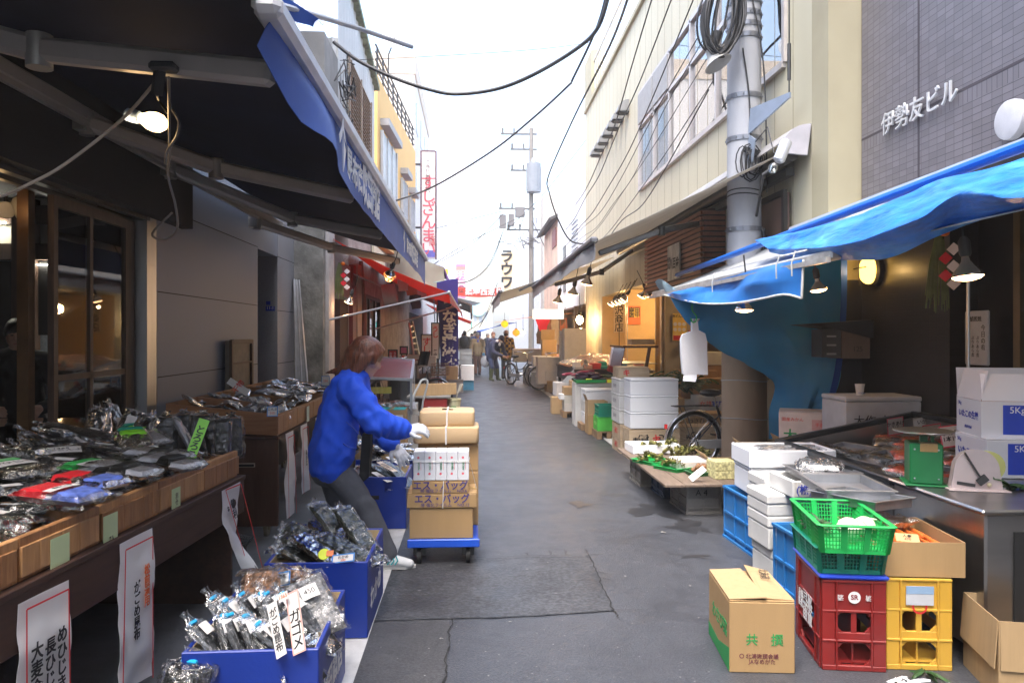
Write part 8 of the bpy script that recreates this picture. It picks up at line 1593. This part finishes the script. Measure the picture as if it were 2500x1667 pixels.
for dy in(-.09,0,.09): jk+=[(g(848,950,dy),g(828,1010,dy*1.15),.1,.125),(g(828,1010,dy*1.15),g(812,1100,dy*1.15),.125,.135),(g(812,1100,dy*1.1),g(806,1128,dy*1.1),.135,.125)]
jk+=[(nb+V((-.02,-.06,-.03)),shN,.075,.085),(nb+V((-.02,.06,-.03)),shF,.075,.085),(shN,elN,.088,.078),(elN,lerp(elN,wrN,.85),.076,.062),(lerp(elN,wrN,.8),wrN,.054,.047),(shF,elF,.085,.075),(elF,lerp(elF,wrF,.85),.072,.058),(lerp(elF,wrF,.8),wrF,.052,.045),(HP(-.06,-.04,-.115),HP(.03,-.05,-.135),.022,.02),(HP(-.06,.04,-.115),HP(.03,.05,-.135),.022,.02)]
jm=blob(jk,.011,5,0,8,'jacket')
def folds(me,fn):
    ns=[v.normal.copy() for v in me.vertices]
    for v,n in zip(me.vertices,ns): v.co+=n*fn(v.co,n)
def jf(p,n):
    q=p-hip; a=0
    k=max(0,1-abs(p.z-.69)/.05); a-=.006*k*(1+.5*math.sin(math.atan2(p.y-YW,p.x-hip.x)*22))          # gathered waistband
    e=min((p-elN).length,(p-elF).length); a+=.012*math.exp(-(e/.13)**2)*math.sin(60*(p.x+p.z*.6)+6*noise.noise(p*9))
    s=min((p-shN).length,(p-shF).length); a+=.009*math.exp(-(s/.16)**2)*math.sin(45*(p.x-p.z)+5*noise.noise(p*7))
    a+=.004+.03*max(0,.5-abs(noise.noise(V((p.x*8+p.z*3,p.y*6,p.z*2.6+3)))))**1.5+.016*(.4-abs(noise.noise(V((p.x*13-p.z*9,p.y*9,p.z*8)))))
    return a
folds(jm,jf); jm.transform(WM[wk_.name].inverted()); jo=link('jacket',jm,NAVB,wk_)
b=MB(); pk=[PY(835,1085,YW-.29),PY(872,1092,YW-.27)]; b.tube(smoothpl([g(838,1082,-.262),g(850,1090,-.27),g(872,1095,-.255)]),.004,6); b.tube(smoothpl([g(845,1030,-.27),g(868,1050,-.265),g(878,1060,-.25)]),.003,6); b.obj('pocket_seam',M('seam_blue',(.006,.05,.42),.6),jo,True); cv=lerp(elN,wrN,.93); b=MB(); b.tube([cv-dN_*.02,cv+dN_*.035],[.058,.054],18); b.obj('cuff',NAVB,jo,True); cloth([[HP(-.085,-.05,-.13),HP(-.02,-.075,-.145),HP(.035,-.05,-.15),HP(.055,0,-.165)],[HP(-.1,-.08,-.165),HP(-.01,-.11,-.195),HP(.06,-.075,-.2),HP(.085,-.0,-.215)]],12,4,.004,6,3,.006).obj('collar_flap',NAVB,jo,True)
tr_=[(hip+V((0,-.06,-.0)),hip+V((0,.07,-.0)),.135,.135),(hN,kN,.105,.078),(kN,lerp(kN,aN,.8),.077,.07),(lerp(kN,aN,.75),aN+V((0,0,.01)),.07,.068),(hF,kF,.105,.078),(kF,aF,.076,.068)]
tm=blob(tr_,.011,5,0,8,'trousers'); folds(tm,lambda p,n:.012*noise.noise(V((p.x*7,p.y*7,p.z*5)))+.006*math.sin(40*(p.z+p.x*.5)+6*noise.noise(p*6))*math.exp(-((p-kN).length/.12)**2)); tm.transform(WM[wk_.name].inverted()); link('trousers',tm,M('trouser_grey',(.085,.09,.105),.8,var=.15,scale=14,bump=.15,bscale=120),wk_)
b=MB(); b.poly([g(884,1060,-.02),g(906,1058,-.02),g(900,1165,-.02),g(885,1178,-.02),g(876,1170,-.02)],(0,.12,0)); b.obj('apron',M('apron_black',(.012,.012,.013),.8),wk_,True)
# hair: bob with a longer strand behind
hair=[(HP(-.008,0,.04),(.114,.1,.1),HR),(HP(-.04,0,-.015),(.1,.1,.1),HR),(HP(-.045,0,-.06),(.092,.094,.07),HR),(HP(-.065,0,-.1),(.078,.09,.075),HR),(HP(-.085,0,-.145),(.06,.075,.045),HR),(HP(-.1,-.0,-.12),HP(-.2,-.01,-.185),.036,.008),(HP(-.02,-.08,.0),HP(-.03,-.085,-.11),.03,.022),(HP(.01,-.085,.02),HP(.0,-.088,-.095),.022,.018),(HP(.045,-.075,.03),HP(.0,-.088,-.09),.028,.018),(HP(.045,.075,.03),HP(.0,.088,-.09),.028,.018),(HP(.07,-.04,.06),HP(.068,-.07,-.01),.03,.016),(HP(.08,0,.075),HP(.088,-.03,.035),.026,.014),(HP(.08,.02,.075),HP(.088,.03,.035),.026,.014)]
hm=blob(hair,.0075,10,0,8,'hair'); folds(hm,lambda p,n:(lambda l:.0025*noise.noise(V((l.x*34,l.y*34,l.z*5)))+.002*noise.noise(V((l.x*90,l.y*90,l.z*8))))(HR.transposed()@(p-hc_))); hm.transform(WM[wk_.name].inverted()); link('hair',hm,HAIRB,wk_)
b=MB(); b.sph(HP(.079,-.034,.012),.008,8,6,(1,1.3,.6)); b.sph(HP(.079,.034,.012),.008,8,6,(1,1.3,.6)); b.obj('eyes',M('eye_dark',(.02,.012,.01),.3),wk_,True); b=MB(); b.tube([HP(.084,-.022,-.058),HP(.098,0,-.055),HP(.084,.022,-.058)],[.003,.005,.003],6); b.obj('mouth',M('lips',(.4,.13,.11),.5),wk_,True)
dN=(wrN-elN).normalized(); skin_obj('glove',[(wrN-dN*.04,wrN+dN*.02,.036,.034)]+hand(wrN,V((.95,.1,.12)),V((.1,-.5,.8)),1.08,.9,.25,-1),.0055,GLOVE,wk_,2); dF=(wrF-elF).normalized(); skin_obj('glove',[(wrF-dF*.04,wrF+dF*.02,.036,.034)]+hand(wrF,V((.6,-.1,-.75)),V((.5,-.75,.35)),1.08,.35,.5,-1),.0055,GLOVE,wk_,2)
SHOE=M('shoe_white',(.62,.63,.62),.6,var=.06); 
for a,yaw,pit in((aN,-.12,0),(aF,.1,.35)):
    d=V((math.cos(yaw),math.sin(yaw),-.12 if pit==0 else -.5)).normalized(); q=V((a.x,a.y,max(.05,a.z-.04)))
    so_=skin_obj('shoe',[(q+V((-.05,0,.0)),q+V((.03,0,0)),.042,.044),(q+V((-.05,0,.03)),q+V((.0,0,.04)),.04,.045),(q+V((.02,0,.0)),q+d*.15,.045,.03)],.007,SHOE,wk_,4)
    b=MB(); b.poly([V((q.x-.095,q.y-.035,max(.006,q.z-.045))),V((q.x+.12,q.y-.04,.006)),V((q.x+.185,q.y-.01,.006)),V((q.x+.185,q.y+.015,.006)),V((q.x+.12,q.y+.04,.006)),V((q.x-.095,q.y+.035,max(.006,q.z-.045)))],(0,0,.018)); b.obj('sole',M('sole_grey',(.5,.5,.48),.7),so_,True)
    b=MB()
    for k in range(3): x=q.x+.02+.024*k; b.tube([V((x-.012,q.y-.049,q.z-.015)),V((x+.008,q.y-.046,q.z+.01)),V((x-.004,q.y-.036,q.z+.036))],.0045,6)
    b.obj('stripes',M('stripe_teal',(.02,.35,.38),.5),so_,True)
# ------------------------------------------------------------------ passers-by
def figure(label,loc,rz,H,top,leg,hairm,J=None,hat=None,boots=None,long_=False,collar=None,mask=False,disp=.008,skirt=False):
    """standing figure facing -y; J overrides joints given as fractions of H"""
    t=T('person',label,'person',loc,rz)
    D=dict(hip=(0,0,.52),ch=(0,.005,.72),nk=(0,.0,.845),hd=(0,-.012,.925),sL=(.115,0,.805),sR=(-.115,0,.805),eL=(.15,.01,.63),eR=(-.15,.01,.63),wL=(.145,-.03,.48),wR=(-.145,-.03,.48),kL=(.055,-.012,.285),kR=(-.055,-.012,.285),aL=(.06,.01,.045),aR=(-.06,.01,.045),fd=(0,-1,-.05))
    D.update(J or {}); P={k:V(v)*H if k!='fd' else V(v).normalized() for k,v in D.items()}
    hL=P['hip']+V((.05*H,0,0)); hR=P['hip']-V((.05*H,0,0)); h=H/1.62; f=P['fd']; u=(P['hd']-P['nk']); u=(u-f*u.dot(f)).normalized(); s=f.cross(u); Rm=Matrix((s,-f,u)).transposed(); q=lambda x,y,z:P['hd']+Rm@V((x*h,-y*h,z*h))
    bod=[(P['hd'],(.072*h,.09*h,.105*h),Rm),(q(0,.03,-.06),(.052*h,.05*h,.055*h),Rm),(q(0,.09,.0),q(0,.1,-.025),.012*h,.015*h),(q(0,-.02,-.05),P['nk'],.045*h,.05*h),(P['nk'],P['ch'],.07*h,.11*h),(P['ch'],P['hip'],.11*h,.11*h),(P['nk'],P['sL'],.045*h,.05*h),(P['nk'],P['sR'],.045*h,.05*h)]
    for S in 'LR': bod+=[(P['s'+S],P['e'+S],.044*h,.036*h),(P['e'+S],P['w'+S],.034*h,.024*h),(hL if S=='L' else hR,P['k'+S],.075*h,.05*h),(P['k'+S],P['a'+S],.046*h,.032*h)]+hand(P['w'+S],(P['w'+S]-P['e'+S]),V((0,0,.01))+(V((1,0,0)) if S=='L' else V((-1,0,0))),h*.95,.5,.2,1 if S=='L' else -1)
    me=blob(bod,.0085*h,3,0,8,'body'); link('body',me,SKIN,t)
    w=.125*h if not long_ else .14*h
    jk=[(P['nk']-V((0,0,.02*h)),P['ch'],.085*h,w),(P['ch']+V((.05*h,0,0)),P['hip']+V((.055*h,0,-.03*h*(3 if long_ else 1))),w,w*.98),(P['ch']-V((.05*h,0,0)),P['hip']+V((-.055*h,0,-.03*h*(3 if long_ else 1))),w,w*.98)]
    for S in 'LR': jk+=[(P['nk']-V((0,0,.03*h)),P['s'+S],.065*h,.075*h),(P['s'+S],P['e'+S],.075*h,.064*h),(P['e'+S],lerp(P['e'+S],P['w'+S],.92),.062*h,.05*h)]
    jm=blob(jk,.013*h,4,disp,9,'jacket'); link('jacket',jm,top,t)
    tr=[(hL,hR,.115*h,.115*h)]
    for S in 'LR': a=P['a'+S]; k=P['k'+S]; tr+=[(hL if S=='L' else hR,k,.098*h,.07*h),(k,a if not boots else lerp(k,a,.3),.068*h,.06*h)]
    link('trousers',blob(tr,.013*h,4,disp*.7,9,'trousers'),leg,t)
    ff=V((f.x,f.y,0)).normalized()
    for S in 'LR':
        a=P['a'+S]; sh_=[(a+ff*-.03*h,a+ff*.13*h-V((0,0,.03*h)),.045*h,.035*h)]
        if boots: sh_+=[(a,lerp(a,P['k'+S],.85),.058*h,.066*h)]
        link('boot' if boots else 'shoe',blob(sh_,.009*h,3,0,8,'shoe'),boots or RUB,t)
    hr=[(q(0,-.015,.03),(.083*h,.1*h,.098*h),Rm),(q(0,-.045,-.02),(.075*h,.065*h,.075*h),Rm)]
    if hat: hr=[(q(0,-.005,.045),(.09*h,.108*h,.085*h),Rm)]; 
    if hat: link('hat',blob(hr+([(q(-.03,.1,.03),q(.03,.1,.03),.02*h,.02*h),(q(0,.1,.028),q(0,.15,.015),.03*h,.02*h)] if hat[1] else []),.008*h,3,0,8,'hat'),hat[0],t)
    if not hat: link('hair',blob(hr,.008*h,3,.004,14,'hair'),hairm,t)
    else: link('hair',blob([(q(0,-.045,-.02),(.078*h,.06*h,.06*h),Rm)],.008*h,3,0,8,'hair'),hairm,t)
    b=MB()
    for x in(-.03,.03): b.sph(q(x,.082,.01),.009*h,8,6,(1.3,1,.6))
    b.obj('eyes',MATS['eye_dark'],t)
    if mask: b=MB(); b.sph(q(0,.06,-.045),1,14,8,(.055*h,.045*h,.042*h)); b.obj('mask',CW,t)
    else: b=MB(); b.tube([q(-.022,.078,-.055),q(0,.086,-.055),q(.022,.078,-.055)],.005*h,6); b.obj('mouth',MATS['lips'],t)
    if collar: link('collar',blob([(P['nk']+V((-.05*h,0,.01*h)),P['nk']+V((.05*h,0,.01*h)),.06*h,.06*h),(P['nk']+V((0,-.04*h,-.03*h)),P['nk']+V((0,-.07*h,-.1*h)),.05*h,.04*h)],.01*h,3,.005,9,'collar'),collar,t)
    return t
NVY=M('coat_navy',(.015,.022,.07),.75,var=.12,bump=.15); TAN=M('coat_tan',(.4,.3,.17),.75,var=.1,scale=5,bump=.25,bscale=14); BRT=M('trouser_brown',(.2,.11,.08),.8); DKT=M('trouser_dark',(.03,.032,.04),.8); BOOT=M('boot_olive',(.06,.075,.035),.45)
fp_=lambda px,py:PZ(px,py,0)
p=fp_(1166,916); tm_=figure('elderly person in tan jacket with blue scarf carrying a white bag',(p.x,p.y,0),R(8),1.6,TAN,BRT,HAIRG,dict(aL=(.05,.03,.045),kL=(.055,.0,.285),aR=(-.05,-.05,.045),eL=(.165,0,.64),eR=(-.165,.0,.64),wL=(.13,-.07,.5)),collar=M('scarf_blue',(.05,.08,.4),.8))
t=T('carrier_bag','white plastic bag hanging from the hand of the tan jacket walker','bag',(p.x+.26,p.y-.1,.42)); b=MB(); b.sph((0,0,.1),1,14,10,(.15,.08,.22)); b.tube([(0,0,.3),(0,0,.42)],.02); b.obj('bag',MATS['bag_white'],t); b=MB(); t2_=T('phone_pouch','light blue pouch in the walker hand','pouch',(p.x+.22,p.y-.12,.78)); b.box((0,0,0),(.09,.04,.12),None,.015); b.obj('pouch',M('pouch_blue',(.08,.35,.6),.5),t2_)
p=fp_(1207,930); figure('man in navy work coat, cap and olive boots bending over the bicycle saddle',(p.x,p.y,0),R(38),1.66,NVY,M('trouser_navy',(.02,.035,.1),.8),HAIRK,dict(hip=(0,.08,.5),ch=(0,-.02,.68),nk=(.0,-.12,.775),hd=(.01,-.2,.825),sL=(.115,-.09,.745),sR=(-.115,-.09,.745),eL=(.15,-.12,.58),eR=(-.14,-.13,.58),wL=(.1,-.27,.5),wR=(-.03,-.28,.5),kL=(.07,.0,.28),kR=(-.07,-.02,.28),aL=(.11,.03,.045),aR=(-.08,.02,.045),fd=(0,-.75,-.68)),hat=(M('cap_navy',(.012,.015,.04),.8),True),boots=BOOT,collar=M('towel_white',(.55,.56,.58),.9),mask=True,long_=True)
figure('man with short black hair and grey jacket walking away with a rucksack',(-.28,33.2,0),R(150),1.7,M('jacket_greybrown',(.16,.13,.1),.8),DKT,HAIRK,dict(hd=(.03,-.01,.925),fd=(.5,-.8,0)))
t=T('rucksack','dark rucksack on the back of the man in grey','bag',(-.35,32.9,1.2)); b=MB(); b.sph((0,0,0),1,14,10,(.2,.16,.28)); b.obj('rucksack',M('bag_grey',(.08,.075,.07),.8),t)
figure('woman in pale coat at the left edge of the passers-by',(-.85,31.5,0),R(-30),1.5,M('coat_pale',(.5,.45,.42),.8),DKT,HAIRB,dict()); figure('person with brown hair and dark blue coat behind the bending man',(.78,27.5,0),R(15),1.62,M('coat_blue2',(.03,.04,.1),.8),DKT,HAIRB)
pl_=M('plaid',(.14,.11,.02),.85,var=.95,scale=3,stretch=(1,1,1)); nt=pl_.node_tree
ck=N(nt,'ShaderNodeTexChecker'); ck.inputs['Scale'].default_value=11; ck.inputs[1].default_value=(.3,.22,.03,1); ck.inputs[2].default_value=(.012,.014,.012,1); tc=N(nt,'ShaderNodeTexCoord'); nt.links.new(tc.outputs['Object'],ck.inputs[0]); nt.links.new(ck.outputs[0],nt.nodes['Principled BSDF'].inputs['Base Color'])
figure('person in yellow and black plaid jacket with grey knit cap seen from behind',(1.15,25.2,0),R(172),1.66,pl_,DKT,HAIRK,dict(),hat=(M('knit_grey',(.22,.23,.25),.9,var=.4,scale=30),False),long_=True)
for i,(x,y,H_,m,l) in enumerate(((.0,38,1.6,'coat_navy','shopper in navy coat far down the alley'),(.35,44,1.65,'coat_pale','shopper in pale coat far down the alley'),(-.5,41,1.6,'jacket_greybrown','shopper in brown jacket far down the alley'),(.15,34.5,1.7,'coat_blue2','tall shopper in dark coat behind the tan jacket walker'),(.75,36,1.6,'trouser_dark','shopper in black half hidden behind the bending man'))):
    figure(l,(x,y,0),R(20*i-30),H_,MATS[m],DKT,(HAIRK,HAIRG,HAIRB)[i%3],dict())
p=PY(18,830,5.8); figure('shopkeeper in black sweatshirt standing behind the counter at the left edge',(p.x+.06,5.82,.0),R(20),1.62,M('sweat_black',(.008,.008,.009),.9),DKT,HAIRK,dict(eL=(.2,-.05,.62),wL=(.13,-.2,.6),eR=(-.18,-.04,.62),wR=(-.06,-.2,.6),fd=(.2,-1,-.1)))

rnd=random.Random(77); sc=None
for x,y in ((1.45,5.6),(.95,4.6),(1.3,4.4),(.35,5.9),(-.3,5.2),(.2,3.9),(1.05,6.9),(.7,8.4),(-.2,7.4),(1.5,8.2),(.5,4.9),(-.15,3.7),(1.2,3.9),(.9,10.5)):
    if sc is None: sc=T('scrap','tiny pale scrap of paper or leaf lying on the asphalt','scrap',(x,y,.006),0,'tiny scraps on the asphalt'); b=MB(); b.sheet(lambda u,v:((u-.5)*.035,(v-.5)*.022,.004*math.sin(u*5)+.002),4,2,.001); b.obj('paper',M('scrap_pale',(.3,.29,.27),.8),sc)
    else: dup(sc,V((x,y,.006)),rnd.uniform(0,6),scale=rnd.uniform(.25,.6))
# ------------------------------------------------------------------ added haze volume, stands in for the glare that bleaches the far end
m=bpy.data.materials.new('haze'); m.use_nodes=True; nt=m.node_tree; nt.nodes.clear(); o_=N(nt,'ShaderNodeOutputMaterial'); pv=N(nt,'ShaderNodeVolumePrincipled'); pv.inputs['Color'].default_value=(.95,.96,.98,1); pv.inputs['Density'].default_value=.0025; pv.inputs['Anisotropy'].default_value=.2; nt.links.new(pv.outputs[0],o_.inputs['Volume'])
b=MB(); b.sharp=0; b.box((0,95,13.6),(250,340,29.4)); hz=b.obj('haze',m); tag(hz,'added pale haze that bleaches the far end of the alley',None,None,'stuff')
